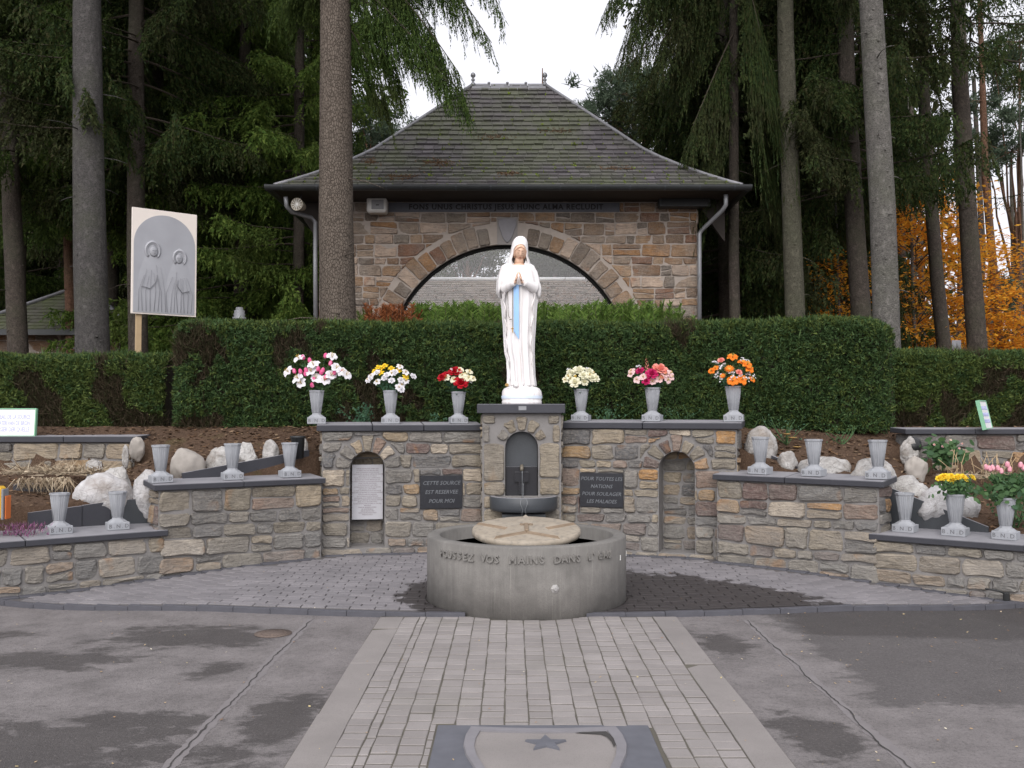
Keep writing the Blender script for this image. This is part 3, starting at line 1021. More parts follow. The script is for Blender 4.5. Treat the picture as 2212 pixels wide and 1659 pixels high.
mb.add([(.20, .470, .0205), (.306, .474, .0205), (.334, .40, .0205), (.335, .30, .0205), (.322, .25, .0205), (.318, .33, .0205), (.30, .40, .0205), (.275, .432, .0205), (.15, .452, .0205)], [tuple(range(8, -1, -1))])
mb.build('dark_recess', M['crack'], slab)  # flat dark sheet standing for the damaged recess in the shield field
mb = MB()
sp = star_poly(.105, .044)
V = [(x, y, .0) for x, y in sp] + [(x * .96, y * .96, .012) for x, y in sp] + [(0, 0, .013)]
mb.add(V, [(k, (k + 1) % 10, 10 + (k + 1) % 10, 10 + k) for k in range(10)] + [(10 + k, 10 + (k + 1) % 10, 20) for k in range(10)])
mb.build("star", M['floor_slab'], slab, (.004, .305, .0165))

# ================================================================== FAN PAVEMENT
def fan_front(x):
    return 7.38 + .0445 * (x - .1) ** 2

WALLLINE = [(-4.75, 8.30), (-3.45, 9.30), (-2.05, 10.26), (-2.05, 10.42), (-.33, 10.74), (.55, 10.70), (2.15, 10.16), (2.15, 10.0), (3.46, 9.0), (4.65, 8.12)]
def wall_y(x):
    for (ax, ay), (bx, by) in zip(WALLLINE, WALLLINE[1:]):
        if ax <= x <= bx and bx > ax:
            return ay + (by - ay) * (x - ax) / (bx - ax)
    return WALLLINE[0][1] if x < 0 else WALLLINE[-1][1]
FANH = .034
mb = MB()
xs = np.linspace(-4.72, 4.62, 90)
V = []
for x in xs:
    y0, y1 = fan_front(x) + .05, max(fan_front(x) + .055, wall_y(x) + .12)
    for j in range(7):
        y = y0 + (y1 - y0) * j / 6
        V.append((x, y, gz(x, y) + FANH - .008))
mb.add(V, [(i * 7 + j, (i + 1) * 7 + j, (i + 1) * 7 + j + 1, i * 7 + j + 1) for i in range(len(xs) - 1) for j in range(6)], 0, True)
fan = mb.build("fan_pavement", M['fan_joint'])
tag(fan, kind='structure')
polys = []
y = 7.40
row = 0
while y < 10.75:
    d = .102
    x = -4.8 + (row % 2) * .1 + rng.uniform(-.01, .01)
    while x < 4.7:
        l = .2 + rng.uniform(-.004, .004)
        p = [(x + .005, y + .005), (x + l - .005, y + .005), (x + l - .005, y + d - .005), (x + .005, y + d - .005)]
        # follow the bow of the kerb
        p = [(a, b + .0445 * (a - .1) ** 2 * max(0.0, 1 - (y - 7.4) / 2.6)) for a, b in p]
        cx, cy = x + .1, sum(q[1] for q in p) / 4
        x += l
        if cy < fan_front(cx) + .075 or abs(cx) > 4.6:
            continue
        wy = min(wall_y(q[0]) for q in p) - .14
        if cy > wy - .02:
            continue
        p = outside_basin(p, BR + .012)
        if len(p) >= 3 and area(p) > .004:
            polys.append(p)
    y += d
    row += 1
pavers_to(fan, polys, "paver", M['fan_paver'], .03, lambda x, y: gz(x, y) + FANH)
# kerb bricks along the front and a soldier course along the wall
kp = []
x = -4.7
while x < 4.62:
    l = .31
    q = [(x + .002, fan_front(x) - .022), (x + l - .002, fan_front(x + l) - .022), (x + l - .002, fan_front(x + l) + .030), (x + .002, fan_front(x) + .030)]
    q = outside_basin(q, BR + .008)
    if len(q) >= 3 and area(q) > .001:
        kp.append(q)
    x += l
pavers_to(fan, kp, "kerb_brick", M['curb'], .08, lambda x, y: gz(x, y) + FANH + .006)
wp = []
for (ax, ay), (bx, by) in zip(WALLLINE, WALLLINE[1:]):
    L = math.hypot(bx - ax, by - ay)
    if L < .4:
        continue
    ux, uy = (bx - ax) / L, (by - ay) / L
    nx, ny = uy, -ux
    s = 0
    while s < L - .1:
        l = min(.2, L - s)
        p = [(ax + ux * (s + a) + nx * b, ay + uy * (s + a) + ny * b) for a, b in ((.004, .125), (l - .004, .125), (l - .004, .01), (.004, .01))]
        s += l
        cx = sum(q[0] for q in p) / 4
        cy = sum(q[1] for q in p) / 4
        if cy > fan_front(cx) + .1 and abs(cx) < 4.6 and len(outside_basin(p, BR + .02)) == 4:
            wp.append(p)
pavers_to(fan, wp, "edge_brick", M['curb'], .03, lambda x, y: gz(x, y) + FANH + .004)

# ================================================================== RUBBLE WALLS
def stone_obj(poly, fn, parent, mat, depth=.03, name="stone", r=rng, cut=.18, rough=.010):
    """one rough-hewn stone: outline poly (u,v) counter-clockwise, standing proud of w=0"""
    n0 = len(poly)
    out = []
    for i in range(n0):
        p, q, o = poly[i], poly[(i + 1) % n0], poly[i - 1]
        lq, lo = math.dist(p, q), math.dist(p, o)
        c = r.uniform(.5, 1.1) * cut
        a = min(.022, lo * c) / max(lo, 1e-6)
        b = min(.022, lq * c) / max(lq, 1e-6)
        out.append((p[0] + (o[0] - p[0]) * a, p[1] + (o[1] - p[1]) * a))
        out.append((p[0] + (q[0] - p[0]) * b, p[1] + (q[1] - p[1]) * b))
        if lq > .09:
            out.append(((p[0] + q[0]) / 2 + r.uniform(-rough, rough), (p[1] + q[1]) / 2 + r.uniform(-rough, rough)))
    n = len(out)
    cu, cv = sum(p[0] for p in out) / n, sum(p[1] for p in out) / n
    C = fn(cu, cv, 0)
    ext = min(max(p[0] for p in out) - min(p[0] for p in out), max(p[1] for p in out) - min(p[1] for p in out))
    rings = []
    tu, tv = r.uniform(-.10, .10), r.uniform(-.12, .12)
    for ins, w in ((0, -.012), (.004, depth * .55), (min(.017, ext * .11), depth)):
        ring = []
        for (u, v) in out:
            du, dv = u - cu, v - cv
            L = math.hypot(du, dv) or 1
            k = 1 - ins * r.uniform(.7, 1.4) / L if ins else 1
            ww = w + (r.uniform(-.006, .006) + tu * du + tv * dv if w > 0 else 0)
            ring.append(fn(cu + du * k, cv + dv * k, ww) - C)
        rings.append(ring)
    mb = MB()
    V = rings[0] + rings[1] + rings[2] + [fn(cu + r.uniform(-.2, .2) * ext, cv + r.uniform(-.2, .2) * ext, depth + r.uniform(-.004, .010)) - C]
    Fc = [(a * n + k, a * n + (k + 1) % n, (a + 1) * n + (k + 1) % n, (a + 1) * n + k) for a in (0, 1) for k in range(n)]
    Fc += [(2 * n + k, 2 * n + (k + 1) % n, 3 * n) for k in range(n)]
    mb.add(V, Fc)
    return mb.build(name, mat, parent, C)

def courses(L, v0, v1, r, hr, wr, breaks=(), split=.24, wave=.020):
    """coursed rubble: list of quads (u,v)"""
    bs = [v0]
    stops = sorted([b for b in breaks if v0 < b < v1]) + [v1]
    for st in stops:
        while st - bs[-1] > hr[1] * 1.25:
            h = r.uniform(*hr)
            if st - bs[-1] - h < hr[0]:
                h = (st - bs[-1]) / 2
            bs.append(bs[-1] + h)
        bs.append(st)
    ph = [(r.uniform(0, 6), r.uniform(1.2, 2.6), 0 if b in stops or b == v0 else wave) for b in bs]
    lev = lambda i, u: bs[i] + ph[i][2] * math.sin(u * ph[i][1] + ph[i][0])
    out = []
    for i in range(len(bs) - 1):
        u = 0.0
        h = bs[i + 1] - bs[i]
        while u < L - 1e-4:
            w = r.uniform(*wr) * (0.75 + 0.5 * h / hr[1])
            if L - u - w < wr[0] * .8:
                w = L - u
            g = r.uniform(.005, .011)
            a, b = u + g, u + w - g
            ja, jb = r.uniform(-.022, .022), r.uniform(-.022, .022)
            lo0, lo1, hi0, hi1 = lev(i, a) + g, lev(i, b) + g, lev(i + 1, a) - g, lev(i + 1, b) - g
            if h > hr[1] * .72 and r.random() < split and w > .14:
                m0, m1 = lo0 + (hi0 - lo0) * r.uniform(.35, .65), lo1 + (hi1 - lo1) * r.uniform(.35, .65)
                out.append([(a, lo0), (b, lo1), (b, m1 - .007), (a, m0 - .007)])
                out.append([(a, m0 + .007), (b, m1 + .007), (b, hi1), (a, hi0)])
            else:
                out.append([(a + ja * .5, lo0), (b + jb * .5, lo1), (b - jb * .5, hi1), (a - ja * .5, hi0)])
            u += w
    return out

def cut_niche(poly, uc, vs, vb, r, Ro):
    cu = sum(p[0] for p in poly) / len(poly)
    cv = sum(p[1] for p in poly) / len(poly)
    if cv < vs:
        if max(p[1] for p in poly) < vb + .01:
            return [poly]
        if max(p[0] for p in poly) <= uc - r or min(p[0] for p in poly) >= uc + r:
            return [poly]
        res = [clip_half(poly, 1, 0, uc - r - .006), clip_half(poly, -1, 0, -(uc + r + .006))]
    else:
        d = math.hypot(cu - uc, cv - vs)
        if all(math.hypot(p[0] - uc, p[1] - vs) > Ro for p in poly) and not (min(p[0] for p in poly) < uc < max(p[0] for p in poly) and min(p[1] for p in poly) < vs + Ro):
            return [poly]
        if d < 1e-6:
            return []
        if min(p[0] for p in poly) < uc - Ro * .5 and max(p[0] for p in poly) > uc + Ro * .5:
            res = [clip_half(poly, 0, -1, -(vs + Ro))]
        else:
            nx, ny = (cu - uc) / d, (cv - vs) / d
            res = [clip_half(poly, -nx, -ny, -(Ro + .006 + nx * uc + ny * vs))]
    return [q for q in res if len(q) >= 3 and area(q) > .0016]

def cut_rect(poly, u0, v0, u1, v1):
    if max(p[0] for p in poly) <= u0 or min(p[0] for p in poly) >= u1 or max(p[1] for p in poly) <= v0 or min(p[1] for p in poly) >= v1:
        return [poly]
    res = [clip_half(poly, 1, 0, u0 - .005), clip_half(poly, -1, 0, -(u1 + .005))]
    mid = clip_half(clip_half(poly, -1, 0, -u0), 1, 0, u1)
    if len(mid) >= 3:
        res += [clip_half(mid, 0, 1, v0 - .005), clip_half(mid, 0, -1, -(v1 + .005))]
    return [q for q in res if len(q) >= 3 and area(q) > .0012]

def frame_fn(A, B):
    A, B = Vector((A[0], A[1], 0)), Vector((B[0], B[1], 0))
    U = (B - A).normalized()
    N = Vector((U.y, -U.x, 0))
    return (lambda u, v, w: A + U * u + N * w + Vector((0, 0, v))), U, N, (B - A).length

def wall_body(mb, fn, L, v0, v1, thick, niches=(), seg=16):
    """masonry core, hollowed by round-headed niches (uc, vs, vb, r)"""
    u = 0.0
    def block(a, b, lo, hi, lo2=None):
        lo2 = lo if lo2 is None else lo2
        P = [fn(a, lo, 0), fn(b, lo2, 0), fn(b, lo2, -thick), fn(a, lo, -thick), fn(a, hi, 0), fn(b, hi, 0), fn(b, hi, -thick), fn(a, hi, -thick)]
        mb.hexa(P)
    for (uc, vs, vb, r) in sorted(niches):
        block(u, uc - r, v0, v1)
        if vb > v0:
            block(uc - r, uc + r, v0, vb)
        for k in range(seg):
            a0, a1 = PI - PI * k / seg, PI - PI * (k + 1) / seg
            block(uc + r * math.cos(a0), uc + r * math.cos(a1), vs + r * math.sin(a0), v1, vs + r * math.sin(a1))
        u = uc + r
    block(u, L, v0, v1)

def voussoirs(fn, parent, mat, uc, vs, r0, r1, n, depth, rr, a0=0.0, a1=PI, skip=None):
    for k in range(n):
        if skip and k in skip:
            continue
        b0, b1 = a0 + (a1 - a0) * k / n, a0 + (a1 - a0) * (k + 1) / n
        g = .008 / r0
        ro = r1 * rr.uniform(.9, 1.06) if r1 < 1 else r0 + (r1 - r0) * rr.uniform(.72, 1.08)
        b0, b1 = b0 + g, b1 - g
        bm_ = (b0 + b1) / 2
        P = [(uc + r0 * math.cos(b0), vs + r0 * math.sin(b0)), (uc + ro * math.cos(b0), vs + ro * math.sin(b0)),
             (uc + ro * math.cos(b1), vs + ro * math.sin(b1)), (uc + r0 * math.cos(b1), vs + r0 * math.sin(b1))]
        stone_obj(P, fn, parent, mat, depth + rr.uniform(0, .008), r=rr, cut=.12)

def coping_slabs(parent, fn, U, N, u0, u1, ztop, th, over, depth, tilt, nsl, name="coping_slab"):
    rot = Matrix((U, -N, Vector((0, 0, 1)))).transposed() @ Matrix.Rotation(R(tilt), 3, 'X')
    e = [u0]
    for k in range(nsl):
        e.append(u0 + (u1 - u0) * (k + 1) / nsl * 1.0 + (rng.uniform(-.1, .1) if k < nsl - 1 else 0))
    for a, b in zip(e, e[1:]):
        m = MB()
        c = fn((a + b) / 2, ztop, over)
        off = rot @ Vector((0, depth / 2, -th / 2))
        m.cbox((0, 0, 0), (b - a - .005, depth, th), .006, rot)
        m.build(name, M['bluestone'], parent, c + off)

def rubble_wall(name, label, A, B, zb, zt, seed, hr=(.10, .185), wr=(.15, .38), thick=.34, niches=(), holes=(), th=.068, over=.055, tilt=4.0,
                nsl=2, ext=(.03, .03), ends="", zbot=None, copd=None, stuck=None):
    r = random.Random(seed)
    fn, U, N, L = frame_fn(A, B)
    vt = zt - th
    mb = MB()
    wall_body(mb, fn, L, zb, vt - .004, thick, [(uc, vs, vb, rd) for uc, vs, vb, rd, _ in niches])
    for (uc, vs, vb, rd, Ro) in niches:              # back of each niche
        P = [fn(uc - rd - .02, zb, -thick + .06), fn(uc + rd + .02, zb, -thick + .06), fn(uc + rd + .02, zb, -thick - .02), fn(uc - rd - .02, zb, -thick - .02)]
        Q = [p + Vector((0, 0, vs + rd - zb + .03)) for p in P]
        mb.hexa(P + Q)
    wl = mb.build(name, M['mortar'])
    tag(wl, label, "wall", "stone walls of the fountain")
    brk = [vs for _, vs, _, _, _ in niches] + [vb for _, _, vb, _, _ in niches]
    for q in courses(L, zb if zbot is None else zbot, vt - .004, r, hr, wr, brk):
        P = [q]
        for (uc, vs, vb, rd, Ro) in niches:
            P = [z for p in P for z in cut_niche(p, uc, vs, vb, rd, Ro)]
        for h in holes:
            P = [z for p in P for z in cut_rect(p, *h)]
        for p in P:
            stone_obj(p, fn, wl, M['stone'], r.uniform(.016, .036), r=r)
    for (uc, vs, vb, rd, Ro) in niches:
        voussoirs(fn, wl, M['stone'], uc, vs, rd + .004, Ro, 7, .026, r)
        fb = lambda u, v, w, uc=uc, rd=rd: fn(u + uc - rd, v, w - thick + .06)
        for q in courses(2 * rd, vb, vs + rd, r, (.1, .17), (.14, .3), ()):
            q = [p for p in q]
            cu, cv = sum(p[0] for p in q) / 4 - rd, sum(p[1] for p in q) / 4
            if cv > vs and math.hypot(cu, cv - vs) > rd * .98:
                continue
            stone_obj(q, fb, wl, M['stone'], .014, r=r)
    for e in ends:
        if e == 'L':
            fe = lambda u, v, w: fn(-w, v, u - thick)
        else:
            fe = lambda u, v, w: fn(L + w, v, -u)
        for q in courses(thick, zb if zbot is None else zbot, vt - .004, r, hr, (.15, .34), ()):
            stone_obj(q, fe, wl, M['stone'], r.uniform(.012, .024), r=r)
    coping_slabs(wl, fn, U, N, -ext[0], L + ext[1], zt, th, over, copd or thick + over + .03, tilt, nsl)
    return wl, fn, U, N, L

def u_at(px, A, B):
    x, y, t = on_line(px, A, B)
    return t * math.dist(A, B)

UL_A, UL_B = (-2.08, 10.40), (-.33, 10.72)
UR_A, UR_B = (.55, 10.68), (2.385, 10.08)
nl0, nl1 = u_at(757, UL_A, UL_B), u_at(832, UL_A, UL_B)
nr0, nr1 = u_at(1422, UR_A, UR_B), u_at(1500, UR_A, UR_B)
pl0, pl1 = u_at(907, UL_A, UL_B), u_at(999, UL_A, UL_B)
pr0, pr1 = u_at(1253, UR_A, UR_B), u_at(1347, UR_A, UR_B)
zpl0, zpl1 = W(950, 1100, 10.58).z, W(950, 1027, 10.58).z
zpr0, zpr1 = W(1300, 1097, 10.48).z, W(1300, 1022, 10.48).z
rl, rr_ = (nl1 - nl0) / 2, (nr1 - nr0) / 2
NL = ((nl0 + nl1) / 2, W(800, 975, 10.5).z - rl, .10, rl, rl + .175)
NR = ((nr0 + nr1) / 2, W(1460, 975, 10.3).z - rr_, .07, rr_, rr_ + .175)

wall_ul = rubble_wall("fountain_wall", "stone wall left of the spout, with a niche holding a text panel and six steps of rubble courses".replace(" and six steps of rubble courses", ""),
                      UL_A, UL_B, -.12, 1.447, 21, niches=[NL], holes=[(pl0, zpl0, pl1, zpl1)], ends="L", nsl=3, ext=(.06, -.01))
wall_ur = rubble_wall("fountain_wall", "stone wall right of the spout, with an empty arched niche", UR_A, UR_B, -.12, 1.475, 22,
                      niches=[NR], holes=[(pr0, zpr0, pr1, zpr1)], ends="R", nsl=2, ext=(-.01, .06))
LW_A, LW_B = (-3.45, 9.30), (-2.05, 10.24)
RW_A, RW_B = (2.15, 9.98), (3.46, 8.98)
wall_lw = rubble_wall("fountain_wall", "stone wing wall topped by three empty vases, left of the niche with the text panel", LW_A, LW_B, -.2, .882, 23, wr=(.15, .38), ends="L", nsl=2, ext=(.06, .03), copd=.46, tilt=3.5, th=.058)
wall_rw = rubble_wall("fountain_wall", "stone wing wall topped by three empty vases, right of the empty niche", RW_A, RW_B, -.2, .94, 24, wr=(.15, .38), ends="R", nsl=2, ext=(.03, .06), copd=.46, tilt=3.5, th=.058)
LE_A, LE_B = (-6.60, 6.96), (-3.40, 9.335)
RE_A, RE_B = (3.42, 9.02), (6.50, 6.70)
wall_le = rubble_wall("fountain_wall", "lowest stone wall at the left, with two empty vases on its ledge", LE_A, LE_B, -.25, .440, 25, thick=.6, hr=(.10, .17), wr=(.14, .38), nsl=3, ext=(0, .02), copd=.84, tilt=2.5, th=.058)
wall_re = rubble_wall("fountain_wall", "lowest stone wall at the right, with yellow and pink roses on its ledge", RE_A, RE_B, -.25, .444, 26, thick=.6, hr=(.10, .17), wr=(.14, .38), nsl=3, ext=(.03, 0), copd=.84, tilt=2.5, th=.058)
BL_A, BL_B = (-7.6, 10.95), (-4.33, 10.85)
BRR_A, BRR_B = (4.46, 10.68), (7.9, 10.75)
wall_bl = rubble_wall("garden_wall", "low stone wall behind the left boulders, under the white water sign", BL_A, BL_B, .5, 1.313, 27, hr=(.1, .2), wr=(.18, .42), nsl=4, ext=(0, .06), th=.07, ends="R", tilt=1.5)
wall_br = rubble_wall("garden_wall", "low stone wall behind the pink flowering plant at the right", BRR_A, BRR_B, .4, 1.40, 28, hr=(.1, .2), wr=(.18, .42), nsl=4, ext=(.06, 0), th=.06, ends="L", tilt=1.5)
wall_bl[0]['group'] = wall_br[0]['group'] = "low garden walls behind the fountain"

# ================================================================== PILLAR WITH THE SPOUT
PYF = 10.44
pil0, pil1 = (1042 - CX) / F * PYF, (1212 - CX) / F * PYF
pf, pU, pN, pL = frame_fn((pil0, PYF), (pil1, PYF))
def z7(zx, zy, d=PYF):
    p = W((1560 + zx * .50633) * .57604, (1500 + zy * .50633) * .57604, d)
    return (p.x - pil0, p.z)
n_l, n_r = z7(660, 500)[0], z7(905, 500)[0]
n_c, n_rad = (n_l + n_r) / 2, (n_r - n_l) / 2
n_apex = z7(780, 232)[1]
n_bot = z7(780, 712)[1]
mb = MB()
wall_body(mb, pf, pL, -.12, 1.575, .62, [(n_c, n_apex - n_rad, n_bot, n_rad)])
mb.hexa([pf(n_l - .02, -.1, -.16), pf(n_r + .02, -.1, -.16), pf(n_r + .02, -.1, -.5), pf(n_l - .02, -.1, -.5),
         pf(n_l - .02, n_apex + .02, -.16), pf(n_r + .02, n_apex + .02, -.16), pf(n_r + .02, n_apex + .02, -.5), pf(n_l - .02, n_apex + .02, -.5)])
pillar = mb.build("fountain_pillar", M['mortar'])
tag(pillar, "central stone pillar with dark arched spout niche under the white statue", "pillar")
prr = random.Random(5)
def quad7(x0, y0, x1, y1):
    (a, b), (c, d) = z7(x0, y1), z7(x1, y0)
    return [(a, b), (c, b), (c, d), (a, d)]
for q in ((500, 325, 652, 600), (503, 608, 655, 703), (497, 112, 585, 175), (497, 186, 545, 312), (912, 322, 1063, 574), (916, 584, 1063, 703),
          (980, 112, 1060, 175), (1015, 186, 1063, 312), (503, 712, 560, 800), (1010, 712, 1063, 800), (503, 808, 640, 900), (920, 808, 1063, 900),
          (503, 910, 700, 1000), (720, 910, 880, 1000), (900, 910, 1063, 1000), (503, 1010, 760, 1100), (780, 1010, 1063, 1100)):
    p = quad7(*q)
    stone_obj(p, pf, pillar, M['pillar_stone'], .022, r=prr)
for k in range(5):                                       # the fan of five arch stones
    b0, b1 = PI * (.11 + .78 * k / 5) + .05, PI * (.11 + .78 * (k + 1) / 5) - .05
    vs = n_apex - n_rad
    ro = (.30, .335, .345, .335, .30)[k]
    P = [(n_c + (n_rad + .012) * math.cos(b0), vs + (n_rad + .012) * math.sin(b0)), (n_c + ro * math.cos(b0), vs + ro * math.sin(b0)),
         (n_c + ro * math.cos(b1), vs + ro * math.sin(b1)), (n_c + (n_rad + .012) * math.cos(b1), vs + (n_rad + .012) * math.sin(b1))]
    stone_obj(P, pf, pillar, M['pillar_stone'], .026, r=prr)
for e, fe in (('L', lambda u, v, w: pf(-w, v, u - .62)), ('R', lambda u, v, w: pf(pL + w, v, -u))):
    for q in courses(.62, 0, 1.57, prr, (.12, .2), (.2, .4), ()):
        stone_obj(q, fe, pillar, M['pillar_stone'], .016, r=prr)
cw = .965
m = MB()
m.cbox((0, 0, 0), (cw, .80, .102), .006)
pcx = ((1032 + 1219) / 2 - CX) / F * PYF
m.build("capstone", M['bluestone'], pillar, (pcx, PYF + .33, 1.627))
m = MB()
m.box((0, 0, 0), (.085, .008, .045))
pl = m.build("name_plate", M['zinc'], pillar, (pcx + .015, PYF - .073, 1.632))
# arched dark panel
m = MB()
pts = [(n_l + .006, n_bot - .3), (n_r - .006, n_bot - .3)] + [(n_c + (n_rad - .006) * math.cos(PI * k / 16), n_apex - n_rad + (n_rad - .006) * math.sin(PI * k / 16)) for k in range(17)]
m.prism(pts, pf, -.158, -.115)
m.build("arched_panel", M['slab_stone'], pillar)
zl = z7(780, 498)[1]
m = MB()
m.prism([(n_l + .010, n_bot - .28), (n_r - .010, n_bot - .28), (n_r - .010, zl), (n_l + .010, zl)], pf, -.114, -.062)
m.build("spout_block", M['wet_stone'], pillar)
c = z7(783, 560)
m = MB()
m.prism([(c[0] - .075, z7(0, 608)[1]), (c[0] + .075, z7(0, 608)[1]), (c[0] + .075, z7(0, 535)[1]), (c[0] - .075, z7(0, 535)[1])], pf, -.061, -.025)
m.prism([(c[0] - .032, z7(0, 700)[1]), (c[0] + .032, z7(0, 700)[1]), (c[0] + .032, z7(0, 609)[1]), (c[0] - .032, z7(0, 609)[1])], pf, -.0605, -.030)
m.build("spout_bracket", M['wet_stone'], pillar)
m = MB()
zs = z7(0, 500)[1]
m.tube([pf(c[0], zs - .01, -.09), pf(c[0], zs + .015, .02), pf(c[0], zs + .005, .075), pf(c[0], zs - .03, .095)], [.022, .022, .02, .018], 10)
m.build("spout", M['bead'], pillar)
# half-round bowl
bl = (z7(537, 0)[0] + z7(1055, 0)[0]) / 2
br = (z7(1055, 0)[0] - z7(537, 0)[0]) / 2 * .97
zt7, zb7 = n_bot + .008, n_bot - .168
m = MB()
N_ = 28
prof = [(.93, zb7 + .02), (.975, zb7 + .03), (.995, zb7 + .06), (1.0, zt7 - .006), (.985, zt7), (.85, zt7), (.83, zt7 - .012), (.80, zt7 - .08)]
rings = [[pf(bl + br * k_ * math.cos(PI + PI * i / N_), z, -br * k_ * math.sin(PI + PI * i / N_) * 1.0 + .0) for i in range(N_ + 1)] for k_, z in prof]
m.loft(rings, 0, False, False, True)
m.add([p for p in rings[0]], [tuple(range(N_ + 1))])
m.build("spout_bowl", M['slab_stone'], pillar)
m = MB()
m.add([pf(bl + br * .84 * math.cos(PI + PI * i / N_), zt7 - .03, -br * .84 * math.sin(PI + PI * i / N_)) for i in range(N_ + 1)], [tuple(range(N_ + 1))])
m.build("bowl_water", M['water'], pillar)
m = MB()
m.box(pf(bl, (zb7 - .1) / 2, .10), (br * 1.25, .24, zb7 + .08))
m.build("bowl_support", M['slab_stone'], pillar)
m = MB()
jt = [pf(c[0] + .004, zs - .03 - q * (zs - zt7), .097 + .012 * q + .003 * math.sin(q * 30)) for q in np.linspace(0, 1, 12)]
m.tube(jt, [.005, .0045, .004, .0035, .003, .0035, .003, .003, .003, .003, .004, .004], 6)
m.tube([p + Vector((.012, .004, 0)) for p in jt[5:]], .003, 5)
for sx in (-.03, .03):                                    # the overflow in two threads over the bowl's lip
    m.tube([pf(bl + sx, zt7 - .005, br * .985), pf(bl + sx * 1.2, zt7 - .06, br * 1.012), pf(bl + sx * .4, zt7 - .12, br * 1.012), pf(bl + sx * .9, zt7 - .19, br * 1.0)], [.004, .005, .003, .003], 6)
j = m.build("water_jet", M['jet'], pillar)

# ================================================================== ROUND BASIN
basin = empty("fountain_basin", (BX, BY, 0), None, "large round concrete basin with raised lettering in front of the spout", "basin")
m = MB()
m.lathe([(BR, -.05), (BR, BH - .012), (BR - .012, BH), (BRI + .012, BH), (BRI, BH - .012), (BRI - .01, .10), (.05, .10)], n=96)
m.build("basin_wall", M['concrete'], basin)
m = MB()
m.lathe([(BRI - .004, BH - .115), (.001, BH - .115)], n=64)
m.build("basin_water", M['water'], basin)
ztxt = W(1137, 1210, BY - BR).z
words_ = [("POUSSEZ", -.963, -.515), ("VOS", -.446, -.255), ("MAINS", -.183, .161), ("DANS", .232, .509), ("L", .585, .625), ("'", .645, .66), ("EAU", .70, .905)]
for wd_, a0_, a1_ in words_:
    wts = [{'I': .5, 'M': 1.2}.get(ch, 1.0) for ch in wd_]
    cur = 0.0
    for ch, w in zip(wd_, wts):
        a = a0_ + (a1_ - a0_) * (cur + w / 2) / sum(wts)
        cur += w
        me = text_mesh(ch, .080, .015, M['concrete'], "letter", bold=.002)
        o = link("letter", me, basin, (BR * math.sin(a), -BR * math.cos(a), ztxt + rng.uniform(-.003, .003)), None)
        o.rotation_euler = (PI / 2, 0, a)
ab = math.asin((1189 - 1137) / 214.0)
zb_ = W(1189, 1273, BY - BR).z
m = MB()
m.lathe([(.034, 0), (.034, .004), (.018, .006), (.018, .022), (.014, .026), (.001, .026)], n=6, smooth=False)
o = m.build("bolt", M['steel'], basin, (BR * math.sin(ab), -BR * math.cos(ab), zb_))
o.rotation_euler = (PI / 2, 0, ab)
for px_ in (1308 + 21, 1308 + 42):
    a = math.asin(min(.985, (px_ - 1137) / 214.0))
    z_ = W(px_, 1190, BY).z
    m = MB()
    m.box((0, 0, 0), (.014, .004, .042), taper=(.6, 1))
    o = m.build("white_spot", M['bird_white'], basin, ((BR + .001) * math.sin(a), -(BR + .001) * math.cos(a), z_), (0, 0, a))

# ---- star-topped disc standing in the basin
DR = .462
dc = W(1137, 1141, BY)
disc = empty("star_table", (dc.x, BY, BH - .12), None, "round pale stone disc carved with a star and cross, standing in the basin", "stone disc")
dz = dc.z - (BH - .12)
m = MB()
m.lathe([(.36, 0), (.36, dz - .08)], n=40, cap=False)
m.build("pedestal", M['slab_stone'], disc)
m = MB()
m.lathe([(DR - .03, -.062), (DR - .004, -.05), (DR, -.03), (DR - .004, -.004), (DR - .02, 0), (.001, 0.0)], n=64)
o = m.build("disc", M['disc'], disc, (0, 0, dz))
o.rotation_euler = (R(6.6), 0, 0)
m = MB()
sp = star_poly(DR * .985, DR * .40)
sp2 = star_poly(DR * .93, DR * .355)
V = [(x, y, -.002) for x, y in sp] + [(x, y, .020) for x, y in sp2] + [(0, 0, .022)]
m.add(V, [(10 + k, 10 + (k + 1) % 10, 20) for k in range(10)])
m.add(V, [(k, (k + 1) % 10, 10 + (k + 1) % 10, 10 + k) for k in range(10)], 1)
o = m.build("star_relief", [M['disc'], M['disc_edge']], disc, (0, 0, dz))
o.rotation_euler = (R(6.6), 0, 0)
m = MB()
m.cbox((0, -.055, .024), (.036, .24, .018), .004)
m.cbox((-.037, .03, .024), (.037, .036, .0175), .004)
m.cbox((.037, .03, .024), (.037, .036, .0175), .004)
o = m.build("cross", M['disc_edge'], disc, (0, 0, dz))
o.rotation_euler = (R(6.6), 0, 0)

# ================================================================== PLAQUES
def plaque(fn, u0, v0, u1, v1, w, label, lines, size, mat, tmat, shear=.25, line_h=None, cat="plaque", yoff=0.0, sp=1.0):
    cu, cv = (u0 + u1) / 2, (v0 + v1) / 2
    C = fn(cu, cv, 0)
    U = (fn(1, 0, 0) - fn(0, 0, 0))
    ang = math.atan2(U.y, U.x)
    e = empty("wall_plaque", C, (0, 0, ang), label, cat)
    m = MB()
    m.cbox((0, -w / 2 + .004, 0), (u1 - u0 - .006, w + .008, v1 - v0 - .006), .003)
    m.build("plate", mat, e)
    lh = line_h or (v1 - v0) / (len(lines) + .6)
    for i, s in enumerate(lines):
        if not s:
            continue
        me = text_mesh(s, size, .0012, tmat, "lettering", shear=shear, spacing=sp)
        link("lettering", me, e, (0, -w - .0012, (len(lines) - 1) / 2 * lh - i * lh + yoff), (PI / 2, 0, 0))
    return e
